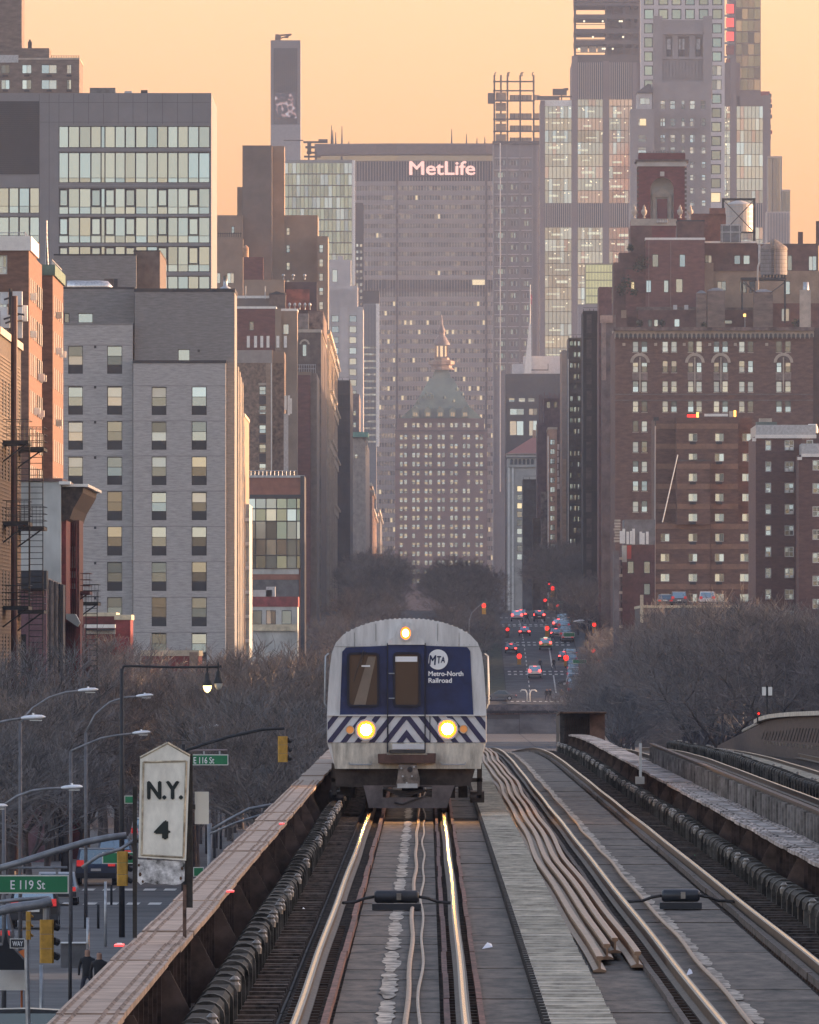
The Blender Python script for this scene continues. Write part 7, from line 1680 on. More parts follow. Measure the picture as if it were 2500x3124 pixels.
for k in range(96):
    Y = 1050+r3.random()**.8*900; X = r3.uniform(15.5, 15+1240*Y/F); X = max(X, 610*Y/F+5); X += 7*r3.random()*(X < 610*Y/F+5.2)
    tree('leafless tree in the grey thicket right of the viaduct', X, Y, 14+r3.uniform(-2,2.6), 'bare trees right of the viaduct')
for k in range(12):
    Y = 1380+k*40; tree('leafless tree at the left end of the grey thicket by the roadway', PX(1868+r3.random()*70, Y), Y, 8.5+r3.random()*3, 'bare trees at the end of the right thicket')
for k in range(16):
    Y = 2120+r3.random()*150; tree('leafless street tree right of the roadway near the brick apartments', PX(r3.uniform(1890,2000), Y), Y, 10+r3.random()*4, 'bare street trees on the right pavement')
for k in range(34): Y = 2300+k*21; tree('leafless tree on the central mall beyond the train', r3.uniform(2.5,9.5), Y, 8.2+r3.uniform(-1,1.5), 'bare trees on the central mall')
for k in range(26): Y = 2330+k*24; tree('leafless tree along the left pavement up the hill', PX(r3.uniform(1085,1190), Y), Y, 9+r3.uniform(-1,3), 'bare trees up the hill on the left')
for k in range(20): Y = 2360+k*34; tree('leafless tree along the right pavement up the hill', 23.2+r3.uniform(-.6,1.5)+ (0 if Y > 2450 else 1), Y, 11+r3.uniform(-1,3.5), 'bare trees up the hill on the right')
for k in range(26): Y = 1620+k*27; tree('leafless tree behind the train on the left of the viaduct', r3.uniform(-17,-6), Y, 11+r3.uniform(-1.5,2.5), 'bare trees behind the train')
# yellow brown foliage at far left
lf = M('old_leaf', (.13,.095,.03), .8, var=.35, scale=2)
t = thing('leafy_tree', 'small tree still holding yellow brown leaves at the far left edge', 'tree', (PX(10, 720), 720, -7.8))
link('trunk', TM[0][0], t); link('crown', TM[0][1], t); mb = MB(); r2 = random.Random(5)
for q in range(2600):
    u = Vector((r2.gauss(0,1), r2.gauss(0,1), r2.gauss(0,.9))).normalized(); c = r2.choice(((.2,0,8.0,1.1),(-.8,0,6.6,1.1),(.5,.2,5.6,.9),(-.9,0,9.0,.7))); p = Vector(c[:3])+u*c[3]*r2.random()**.5
    n1 = Vector((r2.gauss(0,1), r2.gauss(0,1), r2.gauss(0,1))).normalized()*.06; n2 = u.cross(n1); mb.face([p-n1, p-n2, p+n1, p+n2])
o = link('leaves', mb.mesh('leaves', lf), t); o['kind'] = 'stuff'
# ================================================================== street lamps, signals, signs
lampw = M('lamp_head_grey', (.72,.74,.77), .45, .2, var=.1, scale=3); pole_m = M('lamp_pole', (.24,.245,.26), .5, .4, var=.15, scale=3)
def cobra(label, Y, head, arm, hw=None):
    """head=(x0,x1,y) in the photograph, arm = list of points from the pole up to the head"""
    x0, x1, y = head; t = thing('street_lamp', label, 'street lamp', (PX(arm[0][0],Y), Y, gz(Y)), 'cobra head street lamps')
    b = at(arm[0][0], arm[0][1], Y); mb = MB(); mb.tube([(b[0],Y,gz(Y)), b], [.075,.055], 8); part('pole', mb, M('lamp_pole_dark', (.13,.13,.14), .6, .3, var=.15, scale=3), t, True)
    pts = [at(a, c, Y) for a, c in arm]+[at(x0+2, y, Y)]
    mb = MB(); mb.tube(pts, .045, 6); part('arm', mb, pole_m, t, True)
    a, c = at(x0, y, Y), at(x1, y-4, Y); L = c[0]-a[0]; h = max(.14, L*.2)
    mb = MB(); mb.v = []; sec = [(0,.45),(.15,.8),(.55,1),(.85,.8),(1,.25)]
    for u, s in sec:
        x, z = a[0]+L*u, a[2]+(c[2]-a[2])*u
        for q in range(8): th = 2*math.pi*q/8; mb.v.append((x, Y+.17*s*math.cos(th), z+h*s*(.62*math.sin(th) if math.sin(th) > 0 else .35*math.sin(th))))
    for k in range(4):
        for q in range(8): l = (q+1)%8; mb.f.append((k*8+q, k*8+l, k*8+8+l, k*8+8+q)); mb.m.append(0)
    hd = part('lamp_head', mb, lampw, t, True)
    mb = MB(); mb.box(a[0]+L*.35, a[0]+L*.85, Y-.09, Y+.09, a[2]-h*.5, a[2]-h*.3); part('lens', mb, frame_wh, hd); mb = MB(); mb.tube([(a[0]+L*.5,Y,a[2]+h*.4), (a[0]+L*.5,Y,a[2]+h*1.1)], .04, 6); part('photocell', mb, lampw, hd)
    return t
CB = [('street lamp with long pale head beside the red fire escapes',560,(238,300,2108),[(62,2205),(100,2160),(150,2128),(200,2112)]),
('street lamp in front of the grey apartments, its arm a tall arc',640,(415,468,2125),[(262,2235),(290,2180),(335,2142),(380,2128)]),
('street lamp whose head reaches in from the left edge under the yellow leaves',500,(64,139,2192),[(-30,2215),(0,2203),(30,2197)]),
('street lamp with drooping arm just above the mile post peak',600,(404,459,2238),[(216,2292),(260,2272),(310,2252),(360,2243)]),
('street lamp left of the mile post, alone against the dark thicket',480,(186,253,2405),[(12,2456),(50,2430),(100,2412),(150,2406)]),
('street lamp head cut off by the left edge beside the mile post',470,(-45,23,2463),[(-90,2470),(-70,2466)]),
('street lamp head peeking out above the green street sign by the mile post',700,(630,671,2218),[(560,2240),(600,2222)]),
('topmost of three small street lamps between mile post and girder',900,(736,766,2374),[(674,2412),(690,2392),(712,2379)]),
('leftmost of three small street lamps between mile post and girder',880,(672,703,2406),[(630,2412),(650,2408)]),
('lowest of three small street lamps between mile post and girder',860,(730,769,2426),[(655,2448),(690,2434)]),
('street lamp half way up the hill on the right, upper of two arcs',2450,(1738,1765,1818),[(1800,1900),(1800,1866),(1796,1845),(1783,1826)]),
('street lamp on the right pavement, lower of two arcs',2330,(1750,1784,1897),[(1824,1985),(1822,1945),(1812,1918),(1795,1902)]),
('street lamp on the left branch before the dark mall trees',2400,(1372,1392,1856),[(1424,1912),(1422,1885),(1412,1866),(1400,1858)]),
('street lamp by the right hand signals with arm over the parked cars',2200,(1790,1822,2135),[(1865,2240),(1862,2165),(1845,2145)])]
for lab, Y, h, arm in CB: cobra(lab, Y, h, arm)
yel = M('signal_yellow', (.50,.27,.035), .5, var=.12, scale=5)
def signal_back(label, Y, x0, x1, y0, y1, side=False):
    t = thing('traffic_signal', label, 'traffic signal', at((x0+x1)/2, y1, Y), 'yellow traffic signals')
    X0, X1, Z0, Z1 = PX(x0,Y), PX(x1,Y), PZ(y1,Y), PZ(y0,Y); w3 = (X1-X0)
    for k in range(3):
        za, zb = Z0+(Z1-Z0)*k/3, Z0+(Z1-Z0)*(k+1)/3; mb = MB(); c = w3*.12
        mb.plan([(X0,Y),(X0+c,Y-.06),(X1-c,Y-.06),(X1,Y),(X1,Y+.2),(X0,Y+.2)], za+.006, zb-.006); part('section', mb, yel, t)
        mb = MB(); xx = X1 if not side else X1; mb.tube([(xx,Y+.05,za+(zb-za)*.55), (xx+w3*.32,Y+.12,za+(zb-za)*.42)], w3*.26, 8); part('visor', mb, yel if side else black_iron, t)
    return t
def mast(label, pts, Y, r=.075, mat=pole_m, pole=None):
    t = thing('mast_arm', label, 'mast arm', (PX(pts[0][0],Y), Y, gz(Y))); mb = MB(); mb.tube([at(a,b,Y) for a, b in pts], r, 8); part('arm', mb, mat, t, True)
    if pole is not None: mb = MB(); mb.tube([(PX(pole,Y),Y,gz(Y)), (PX(pole,Y),Y,at(0,pts[0][1],Y)[2]+.3)], r*1.5, 8); part('pole', mb, mat, t, True)
    return t
sgreen = M('sign_green', (.012,.19,.075), .45, var=.06, scale=3)
def street_sign(label, Y, x0, x1, y0, y1, txt=None, tx0=0, tx1=0, ty0=0, ty1=0, mat=sgreen):
    t = thing('street_sign', label, 'street sign', at((x0+x1)/2, y1, Y)); f = 4*min(1, (y1-y0)/50)
    mb = MB(); mb.box(PX(x0,Y), PX(x1,Y), Y, Y+.02, PZ(y1,Y), PZ(y0,Y)); part('border', mb, white_paint, t)
    mb = MB(); mb.box(PX(x0+f,Y), PX(x1-f,Y), Y-.012, Y-.002, PZ(y1-f,Y), PZ(y0+f,Y)); pl = part('plate', mb, mat, t)
    if txt: text(txt, 'lettering', pl, PX(tx0,Y), Y-.015, PZ(ty1,Y), (ty1-ty0)*Y/F, white_m, width=(tx1-tx0)*Y/F, bold=.012)
    return t
s1 = street_sign('green E 119 St street sign at the left edge', 400, -34, 210, 2670, 2727, 'E 119 St', 32, 138, 2686, 2714)
mb = MB(); mb.tube([at(-30,2649,400), at(205,2647,400)], .035, 6); part('hanger_bar', mb, pole_m, s1)
for xx in (10, 170): pbox(s1, 'bracket', 400, xx, xx+8, 2648, 2671, pole_m, D=.05)
s2 = street_sign('green E 116 St street sign right of the mile post', 640, 560, 697, 2302, 2335, 'E 116 St', 591, 654, 2310, 2330)
mb = MB(); mb.tube([at(565,2290,640), at(694,2288,640)], .04, 6); part('hanger_bar', mb, M('pinkish_bar', (.3,.24,.24), .6, var=0), s2)
for xx in (620, 668): pbox(s2, 'bracket', 640, xx, xx+5, 2288, 2303, galv, D=.05)
street_sign('small green street sign half hidden behind the mile post', 560, 380, 414, 2428, 2452)
street_sign('green street sign behind the yellow signal left of the mile post', 470, 312, 412, 2600, 2636)
street_sign('green street sign corner right of the mile post post', 520, 590, 622, 2646, 2675)
mast('grey mast arm rising to the right above the E 119 St sign', [(-40,2660),(60,2632),(160,2600),(260,2570),(330,2556),(386,2549)], 400, .085, pole=-40)
mast('thinner grey mast arm just behind the upper one', [(250,2648),(300,2612),(370,2590),(425,2553)], 440, .05)
mast('lower grey mast arm ending above the yellow signal', [(-60,2795),(40,2770),(120,2760),(158,2750)], 395, .12, pole=-60)
mast('thin grey arm parallel to and above the lower mast arm', [(-40,2757),(60,2745),(150,2740)], 398, .05)
mast('dark mast arm reaching from the E 116 St sign to a yellow signal', [(560,2294),(620,2272),(700,2248),(800,2226),(868,2222)], 640, .06, black_iron, pole=560)
mast('grey mast arms curving at the edge of the girder', [(640,2535),(700,2500),(760,2468),(830,2455)], 620, .06, pole=640)
mast('second grey mast arm below the curving one beside the girder', [(640,2545),(720,2510),(800,2485)], 600, .04)
signal_back('yellow traffic signal back hanging on the lower mast arm', 395, 121, 164, 2806, 2940)
signal_back('yellow traffic signal seen from the side, left of the hanging one', 400, 79, 94, 2781, 2868, side=True)
signal_back('yellow traffic signal left of the mile post', 440, 357, 390, 2597, 2704)
signal_back('small yellow traffic signal at the end of the dark mast arm', 640, 848, 878, 2246, 2326)
mb = MB(); mb.tube([at(142,2752,395.1), at(142,2806,395.1)], .09, 8); solo('signal_hanger', mb, pole_m, 'grey hanger pipe between lower mast arm and yellow signal', 'signal hanger', at(142,2806,395))
mb = MB(); mb.tube([at(82,2868,400.1), at(82,2950,400.1), at(86,3124,400.1), (at(86,3124,400.1)[0],400.1,-7.8)], .06, 8); solo('signal_post', mb, galv, 'pale blue grey post carrying the side on yellow signal', 'signal post', at(82,3124,400))
# ornate twin lamp
t = thing('ornate_lamp', 'black ornate mast arm with two bell lamps, the left one lit', 'street lamp', (PX(372,620), 620, gz(620))); Y = 620
mb = MB(); mb.tube([at(372,2045,Y), at(378,2033,Y), at(400,2032,Y), at(520,2036,Y), at(668,2035,Y), at(676,2032,Y)], .05, 6); part('arm', mb, black_iron, t, True)
mb = MB(); mb.tube([(PX(372,Y),Y,gz(Y)), at(372,2040,Y)], [.12,.07], 8); part('pole', mb, black_iron, t, True)
LG = M('lamp_globe_lit', (1,.62,.22), .3, var=0, emit=1.3); LO = M('lamp_globe_off', (.45,.45,.42), .2, var=.1, scale=4)
for xx, y0, g in ((633,2040,LG),(667,2033,LO)):
    a = at(xx, y0+52, Y); s = Y/F; pr = [(14*s,0),(14*s,4*s),(11*s,14*s),(8*s,20*s),(7*s,34*s),(3.5*s,40*s),(3*s,50*s),(4*s,56*s),(1*s,66*s)]
    mb = MB(); mb.lathe([(r_, a[2]+z) for r_, z in pr], a[0], a[1]-.05, 12); lh = part('lamp_shade', mb, black_iron, t, True)
    mb = MB(); mb.lathe([(13*s,a[2]),(12*s,a[2]-8*s),(8*s,a[2]-17*s),(.5*s,a[2]-22*s)], a[0], a[1]-.05, 12); part('globe', mb, g, lh, True)
# distant signals: dark arm, housing, glowing red lens
def red_signal(label, Y, x, y, r=4.5, green=None, hang=True):
    t = thing('traffic_light', label, 'traffic light', at(x, y, Y), 'red traffic lights up the avenue'); s = Y/F
    mb = MB(); mb.box(PX(x-6,Y), PX(x+6,Y), Y, Y+.3, PZ(y+26,Y), PZ(y-8,Y)); part('housing', mb, yel if green else charcoal, t)
    mb = MB(); mb.disc(PX(x,Y), Y-.05, PZ(y,Y), r*s, 12); part('lens', mb, RED, t); mb = MB(); mb.tube([(PX(x,Y),Y+.1,PZ(y-8,Y)), (PX(x,Y),Y+.1,PZ(y-20,Y))], .05, 5); part('hanger', mb, dark_steel, t)
RS = [(2650,1676,1781,3,'smallest red light of the upper pair above the taillights'),(2600,1687,1795,6,'larger red light of the upper pair above the taillights'),(2560,1664,1832,5,'red light just above the dark van'),(2500,1702,1848,4,'red light left of the stacked parked cars at the top'),(2300,1477,1848,6,'red light alone on the arm before the mall trees'),(2430,1549,1920,5,'red light left of the upper crosswalk'),(2440,1670,1917,6,'red light in the middle of the roadway'),(2380,1814,1906,5.5,'red light on the far right by the yellow jackets'),(2350,1585,2002,7,'red light on the left below the red car'),(2345,1728,2007,8,'brightest red light beside the green sign'),(2300,1812,1986,6,'red light right of the parked cars'),(2250,1826,2020,6,'lowest red light on the right above the bus'),(2420,1854,1944,4,'small red light right of the yellow jackets')]
for Y, x, y, r, lab in RS: red_signal(lab, Y, x, y, r, green=(r > 5))
street_sign('green overhead street sign beside the middle parked cars', 2345, 1720, 1755, 1930, 1943); street_sign('green overhead street sign beside the brightest red light', 2250, 1748, 1790, 2012, 2025); street_sign('tiny green street sign near the top parked cars', 2520, 1690, 1722, 1834, 1842)
def dark_arm(label, Y, pts, pole=True):
    t = thing('mast_arm', label, 'mast arm', (PX(pts[0][0],Y), Y, gz(Y))); mb = MB(); mb.tube([(PX(pts[0][0],Y),Y,gz(Y))]+[at(a,b,Y) for a, b in pts], .07, 6); part('arm', mb, pole_m, t, True)
dark_arm('slim pole with arm to the lone red light before the mall trees', 2300, [(1432,1895),(1440,1870),(1458,1852),(1477,1838)])
dark_arm('pole and arm carrying the lowest red lights on the right', 2250, [(1835,2030),(1826,2012),(1780,1998),(1728,1985)])
dark_arm('pole and arm carrying the red lights by the yellow jackets', 2380, [(1824,1990),(1814,1896),(1790,1888)])
dark_arm('long thin arm from the right to the upper pair of red lights', 2600, [(1792,1880),(1770,1845),(1730,1815),(1690,1785),(1664,1776)])
# people
def person_mesh(pose, cloth, legs, name, seed=0):
    me = bpy.data.meshes.new(name); sw = pose
    V = [(0,0,.95),(0,.0,1.15),(0,.02,1.38),(0,0,1.5),(0,-.02,1.62),(0,-.02,1.74),
         (-.2,0,1.4),(-.26,.12*sw,1.14),(-.27,-.05*sw+.05,.9),(.2,0,1.4),(.26,-.12*sw,1.14),(.27,.05*sw-.05,.9),
         (-.1,0,.9),(-.14*1-.12*sw,-.05,.5),(-.14-.25*sw,.1,.08),(-.16-.25*sw,-.08,.03),(.1,0,.9),(.12+.14*sw,.05,.5),(.14+.25*sw,.1,.08),(.16+.25*sw,-.1,.03)]
    E = [(0,1),(1,2),(2,3),(3,4),(4,5),(2,6),(6,7),(7,8),(2,9),(9,10),(10,11),(0,12),(12,13),(13,14),(14,15),(0,16),(16,17),(17,18),(18,19)]
    Rr = [.17,.16,.17,.065,.10,.085,.085,.06,.045,.085,.06,.045,.11,.085,.06,.05,.11,.085,.06,.05]
    me.from_pydata(V, E, []); o = bpy.data.objects.new(name, me); COL.objects.link(o); md = o.modifiers.new('s', 'SKIN')
    for k, sv in enumerate(me.skin_vertices[0].data): sv.radius = (Rr[k], Rr[k]*.75)
    me.skin_vertices[0].data[0].use_root = True; o.modifiers.new('u', 'SUBSURF').levels = 1
    bpy.context.view_layer.update(); ev = bpy.data.meshes.new_from_object(o.evaluated_get(bpy.context.evaluated_depsgraph_get())); bpy.data.objects.remove(o)
    skin = M('skin', (.35,.2,.14), .6, var=0)
    ev.materials.clear(); [ev.materials.append(m) for m in (cloth, legs, skin, MATS.get('hair') or M('hair', (.02,.016,.014), .7, var=0))]
    for p in ev.polygons: z = p.center.z; p.material_index = 3 if z > 1.70 or (z > 1.56 and p.center.y > -.03) else 2 if z > 1.50 or (abs(p.center.x) > .2 and z < .92 and z > .8) else 0 if z > .86 else 1
    ev.polygons.foreach_set('use_smooth', [True]*len(ev.polygons)); return ev
blk = M('black_coat', (.015,.015,.018), .8, var=0); gry = M('grey_coat', (.16,.15,.15), .8, var=0); jean = M('dark_trousers', (.03,.03,.045), .8, var=0); hiv = M('hi_vis_jacket', (.45,.55,.03), .6, var=0); red_ = M('burgundy_coat', (.10,.03,.035), .8, var=0)
PM = {}
def person(label, x, y, Y, cloth, pose=1.0, rz=0):
    k = (cloth.name, pose); PM[k] = PM.get(k) or person_mesh(pose, cloth, jean, 'body')
    X = PX(x, Y); t = thing('person', label, 'person', (X, Y, gz(Y)+.08)); t.rotation_euler = (0, 0, rz); link('body', PM[k], t)
person('person in a dark coat striding across the upper crosswalk before the dark van', 1610, 1905, 2525, blk, 1.0)
person('person in a burgundy coat standing right behind the dark van', 1636, 1900, 2530, red_, .3)
person('person in a grey top crossing right of the lit green taxi', 1688, 1965, 2428, gry, 1.0)
person('person in black at the left front of the green taxi', 1649, 2032, 2342, blk, .3)
person('person in black bending right below the green taxi', 1690, 2020, 2344, blk, .6)
person('left one of a close couple in black on the lowest crosswalk', 1669, 2122, 2258, blk, .4)
person('right one of a close couple in black on the lowest crosswalk', 1679, 2122, 2259, blk, .7)
person('person in grey striding on the lowest crosswalk', 1714, 2128, 2258, gry, 1.0)
person('person at the kerb right of the striding one on the lowest crosswalk', 1742, 2120, 2262, blk, .5)
person('person in a bright yellow jacket beside the parked cars', 1790, 1975, 2400, hiv, .5)
person('person in a yellow top on the pavement up the hill', 1861, 1925, 2440, hiv, .2)
person('dark figure by the white kiosk on the right pavement', 1851, 2000, 2350, blk, .3)
person('left one of two dark figures on the street behind the riveted girder', 267, 2960, 500, blk, .3)
person('right one of two dark figures on the street behind the riveted girder', 303, 2960, 495, blk, .6)
# vehicles
tyre = M('tyre', (.015,.015,.016), .8, var=0); TAIL = M('tail_light', (1,.05,.04), .3, var=0, emit=1.6); TAILD = M('tail_light_dim', (.35,.02,.02), .3, var=0, emit=.25); HLW = M('white_headlight', (1,.9,.55), .3, var=0, emit=5)
paints = {k: M('paint_'+k, c, .3, .3, var=.03) for k, c in dict(silver=(.40,.42,.45), black=(.018,.018,.02), white=(.62,.62,.62), green=(.24,.33,.08), red=(.16,.02,.025), grey=(.13,.135,.145), blue=(.05,.07,.12), yellow=(.5,.33,.04)).items()}
CM = {}
def car_meshes(kind):
    if kind in CM: return CM[kind]
    L, W, H = dict(sedan=(4.7,1.82,1.45), suv=(4.8,1.92,1.78), van=(5.2,1.98,2.15))[kind]; out = {}
    hb = H*.54
    prof = [(-L/2,.35),(-L/2+.02,hb*.9),(-L/2+.1,hb),(-L/2+(.75 if kind == 'sedan' else .12),hb+.04),(-L/2+(1.25 if kind == 'sedan' else .35),H-.06),(-L/2+1.5,H),(L/2-2.2,H-.02),(L/2-1.25,hb+.06),(L/2-.2,hb-.12),(L/2,hb-.3),(L/2,.32)]
    mb = MB(); n = len(prof)
    def half(z): return W/2*(1 if z <= hb else 1-.16*(z-hb)/(H-hb))
    for s in (-1, 1): mb.v += [(s*half(z), y, z) for y, z in prof]
    mb.f += [tuple(range(n)), tuple(range(2*n-1, n-1, -1))]+[(k, n+k, n+(k+1)%n, (k+1)%n) for k in range(n)]; mb.m = [0]*len(mb.f); out['body'] = mb
    def pane(y0, y1, f, z0, z1): 
        q = MB(); return q
    g = MB(); ya, yb = prof[3], prof[4]; e = .03
    g.face([(-half(ya[1])*.86,ya[0]-e+.02,ya[1]+.03),(half(ya[1])*.86,ya[0]-e+.02,ya[1]+.03),(half(yb[1])*.88,yb[0]-e,yb[1]-.03),(-half(yb[1])*.88,yb[0]-e,yb[1]-.03)]); out['rear_window'] = g
    g = MB(); ya, yb = prof[6], prof[7]; g.face([(half(ya[1])*.9,ya[0]+e,ya[1]-.02),(-half(ya[1])*.9,ya[0]+e,ya[1]-.02),(-half(yb[1])*.9,yb[0]+e,yb[1]+.04),(half(yb[1])*.9,yb[0]+e,yb[1]+.04)]); out['windscreen'] = g
    g = MB()
    for s in (-1, 1): g.face([(s*(half(hb+.08)+.008),prof[3][0]+.35,hb+.08),(s*(half(hb+.08)+.008),prof[7][0]-.1,hb+.08),(s*(half(H-.12)+.008),prof[6][0]-.1,H-.12),(s*(half(H-.12)+.008),prof[4][0]+.3,H-.12)])
    out['side_window'] = g
    t = MB(); t.tube([(-.11,0,0),(.11,0,0)], .33, 14); out['wheel'] = t; r_ = MB(); r_.tube([(-.12,0,0),(.12,0,0)], .2, 10); out['rim'] = r_
    t = MB(); t.box(-.17, .17, -.05, .05, -.09, .09 if kind == 'sedan' else .2); out['tail_light'] = t
    t = MB(); t.box(-.18, .18, -.05, .05, -.08, .08); out['headlight'] = t; t = MB(); t.box(-.24, .24, -.03, .03, -.06, .06); out['number_plate'] = t; t = MB(); t.box(-W/2*.98, W/2*.98, -.08, .08, -.12, .1); out['bumper'] = t
    CM[kind] = ({k: v.mesh(k, None) for k, v in out.items()}, L, W, H, hb); return CM[kind]
def car(label, x, Y, kind, paint, rz=0, lit=False, head=False, X=None, group=None, extra=None):
    ms_, L, W, H, hb = car_meshes(kind); t = thing('parked_car' if not (lit or head) else 'car', label, 'car', (PX(x,Y) if X is None else X, Y, gz(Y)+.07), group); t.rotation_euler = (0, 0, rz)
    def p(k, loc, m, par=t):
        o = link(k, ms_[k], par, loc)
        if not ms_[k].materials: ms_[k].materials.append(m)
        o.material_slots[0].link = 'OBJECT'; o.material_slots[0].material = m; return o
    p('body', (0,0,0), paints[paint]); [p(k, (0,0,0), glass if k == 'rear_window' else glass_dark) for k in ('rear_window','windscreen','side_window')]
    for sx in (-1, 1):
        for yy in (-L/2+.9, L/2-.95): w_ = p('wheel', (sx*(W/2-.1), yy, .33), tyre); p('rim', (0,0,0), galv, w_)
        p('tail_light', (sx*(W/2-.22), -L/2-.02, hb*.92 if kind == 'sedan' else hb*1.05), TAIL if lit else TAILD); p('headlight', (sx*(W/2-.24), L/2-.02, hb*.7), HLW if head else galv)
    p('bumper', (0,-L/2-.04,.5), charcoal); p('bumper', (0,L/2+.0,.42), charcoal); p('number_plate', (0,-L/2-.1,.75), white_paint)
    if extra == 'sign': mb = MB(); mb.box(-.3, .3, -.12, .12, H, H+.16); o = link('roof_sign', mb.mesh('roof_sign', M('taxi_sign', (.8,.8,.6), .5, var=0, emit=.2)), t)
    if lit: mb = MB(); mb.box(-.2, .2, -L/2+(1.2 if kind == 'sedan' else .28), -L/2+(1.28 if kind == 'sedan' else .34), H-.12, H-.06); o = link('brake_light', mb.mesh('brake_light', TAIL), t)
    return t
car('silver car with bright tail lights waiting at the top of the hill, left lane', 1578, 2545, 'suv', 'silver', lit=True)
car('dark van with tall red tail lights waiting at the top of the hill, right lane', 1646, 2548, 'suv', 'black', lit=True)
car('dark red car with glowing brake lights in the left lane below the crosswalk', 1601, 2460, 'sedan', 'red', lit=True)
car('green taxi with roof sign and brake lights in the middle lane', 1665, 2405, 'suv', 'green', lit=True, extra='sign')
car('dark car turning across the lower crossing in front of the white bus', 1757, 2300, 'sedan', 'black', rz=1.25, lit=True)
for x, Y, kd, pc, lab in ((1704,2492,'suv','grey','grey car braking in the right lane near the top of the hill'),(1697,2452,'sedan','silver','silver car braking beside the middle parked cars'),(1722,2372,'sedan','blue','navy car braking right of the person in black'),(1560,2395,'sedan','grey','grey car braking at the left of the green taxi'),(1632,2322,'suv','white','white car braking above the lowest crosswalk'),(1590,2590,'sedan','black','dark car at the very crest of the hill')):
    car(lab, x, Y, kd, pc, lit=True)
pk = ['silver','white','grey','black','white','silver','grey','blue','white','black','silver','grey']
nth = 'nearest second third fourth fifth sixth seventh eighth ninth tenth eleventh twelfth thirteenth fourteenth fifteenth sixteenth seventeenth eighteenth nineteenth twentieth'.split()
ys_ = [2272+k*5.6+(8 if k > 4 else 0)+(9 if k > 9 else 0) for k in range(17)]+[2430+k*6.2+(10 if k > 6 else 0) for k in range(14)]
for k, Y in enumerate(sorted(ys_)):
    kd = 'suv' if k % 3 == 0 else 'sedan'; pc = pk[(k*5) % 12]
    lab = '%s %s car in the right kerb row, %s from its %s end' % ('tall' if kd == 'suv' else 'low', pc, nth[k] if k < 16 else ('farthest' if k == 30 else nth[30-k]), 'near' if k < 16 else 'far')
    car(lab.replace('nearest from its near end', 'nearest of all').replace('farthest from its far end', 'farthest of all'), 0, Y, kd, pc, X=21.2+rnd.uniform(-.15,.15)-.35*(Y < 2300), group='cars parked along the right kerb')
for x, Y, kd, pc, hd, lab in ((1163,2470,'suv','grey',False,'silver grey car at the left above the train roof'),(1235,2440,'sedan','black',True,'oncoming car with bright headlights above the train roof'),(1208,2500,'suv','grey',False,'grey car just left of the oncoming headlights'),(1277,2500,'sedan','grey',False,'low grey car between the headlights and the white van'),(1326,2465,'suv','white',False,'white van at the right above the train roof'),(1120,2500,'sedan','silver',False,'silver car farthest left above the train roof')): car(lab, x, Y, kd, pc, rz=math.pi, head=hd)
car('white car among the right kerb trees below the bus', 1880, 2180, 'suv', 'white'); car('grey car behind the lamp pole right of the striding person', 1845, 2200, 'sedan', 'grey'); car('silver car parked facing away beside the double white lamp', 1524, 2262, 'sedan', 'grey', rz=1.57)
car('pale truck cab standing beside the tall dark girder end', 1862, 2150, 'van', 'silver')
car('silver sport utility car on the near street at the lower left corner', 318, 440, 'suv', 'silver', rz=1.95)
car('dark brown car roof at the very lower left corner', -15, 415, 'suv', 'black', rz=1.6)
for k, (Y, pc, kd) in enumerate(((590,'grey','sedan'),(640,'black','suv'),(700,'silver','sedan'),(760,'blue','suv'),(830,'grey','sedan'),(900,'white','suv'))):
    car('%s %s car parked on the near left street, %s from the camera' % (('dull','shadowy','bright','navy','smoky','pale')[k], pc, nth[k]), 0, Y, kd, pc, X=-16.2+.5*(k % 2), group='cars parked on the near left street')
# bus
t = thing('bus', 'white city bus with amber destination display waiting on the right', 'bus', (PX(1872,2262), 2262, gz(2262)+.1)); Y = 2262; X = PX(1872, Y); z0 = gz(Y)+.1
zb = PZ(2068, Y)
mb = MB(); mb.box(X-1.27, X+1.27, Y, Y+12, zb+.3, zb+3.2); part('body', mb, paints['white'], t); mb = MB(); mb.box(X-1.15, X+1.15, Y-.03, Y, zb+1.3, zb+2.5); part('windscreen', mb, glass_dark, t); mb = MB(); mb.box(X-.75, X+.3, Y-.05, Y-.02, zb+2.68, zb+2.92); ds = part('destination_display', mb, charcoal, t)
mb = MB()
for k in range(9):
    if k != 4: mb.box(X-.7+k*.11, X-.63+k*.11, Y-.07, Y-.055, zb+2.73, zb+2.88)
part('lit_dots', mb, M('amber_dots', (1,.55,.1), .5, var=0, emit=.8), ds)
for s in (-1, 1): mb = MB(); mb.tube([(X+s*1.1-.12,Y+2,zb+.45),(X+s*1.1+.12,Y+2,zb+.45)], .45, 14); part('wheel', mb, tyre, t); mb = MB(); mb.box(X+s*.95-.15, X+s*.95+.15, Y-.04, Y-.01, zb+.65, zb+.85); part('headlight', mb, white_paint, t)
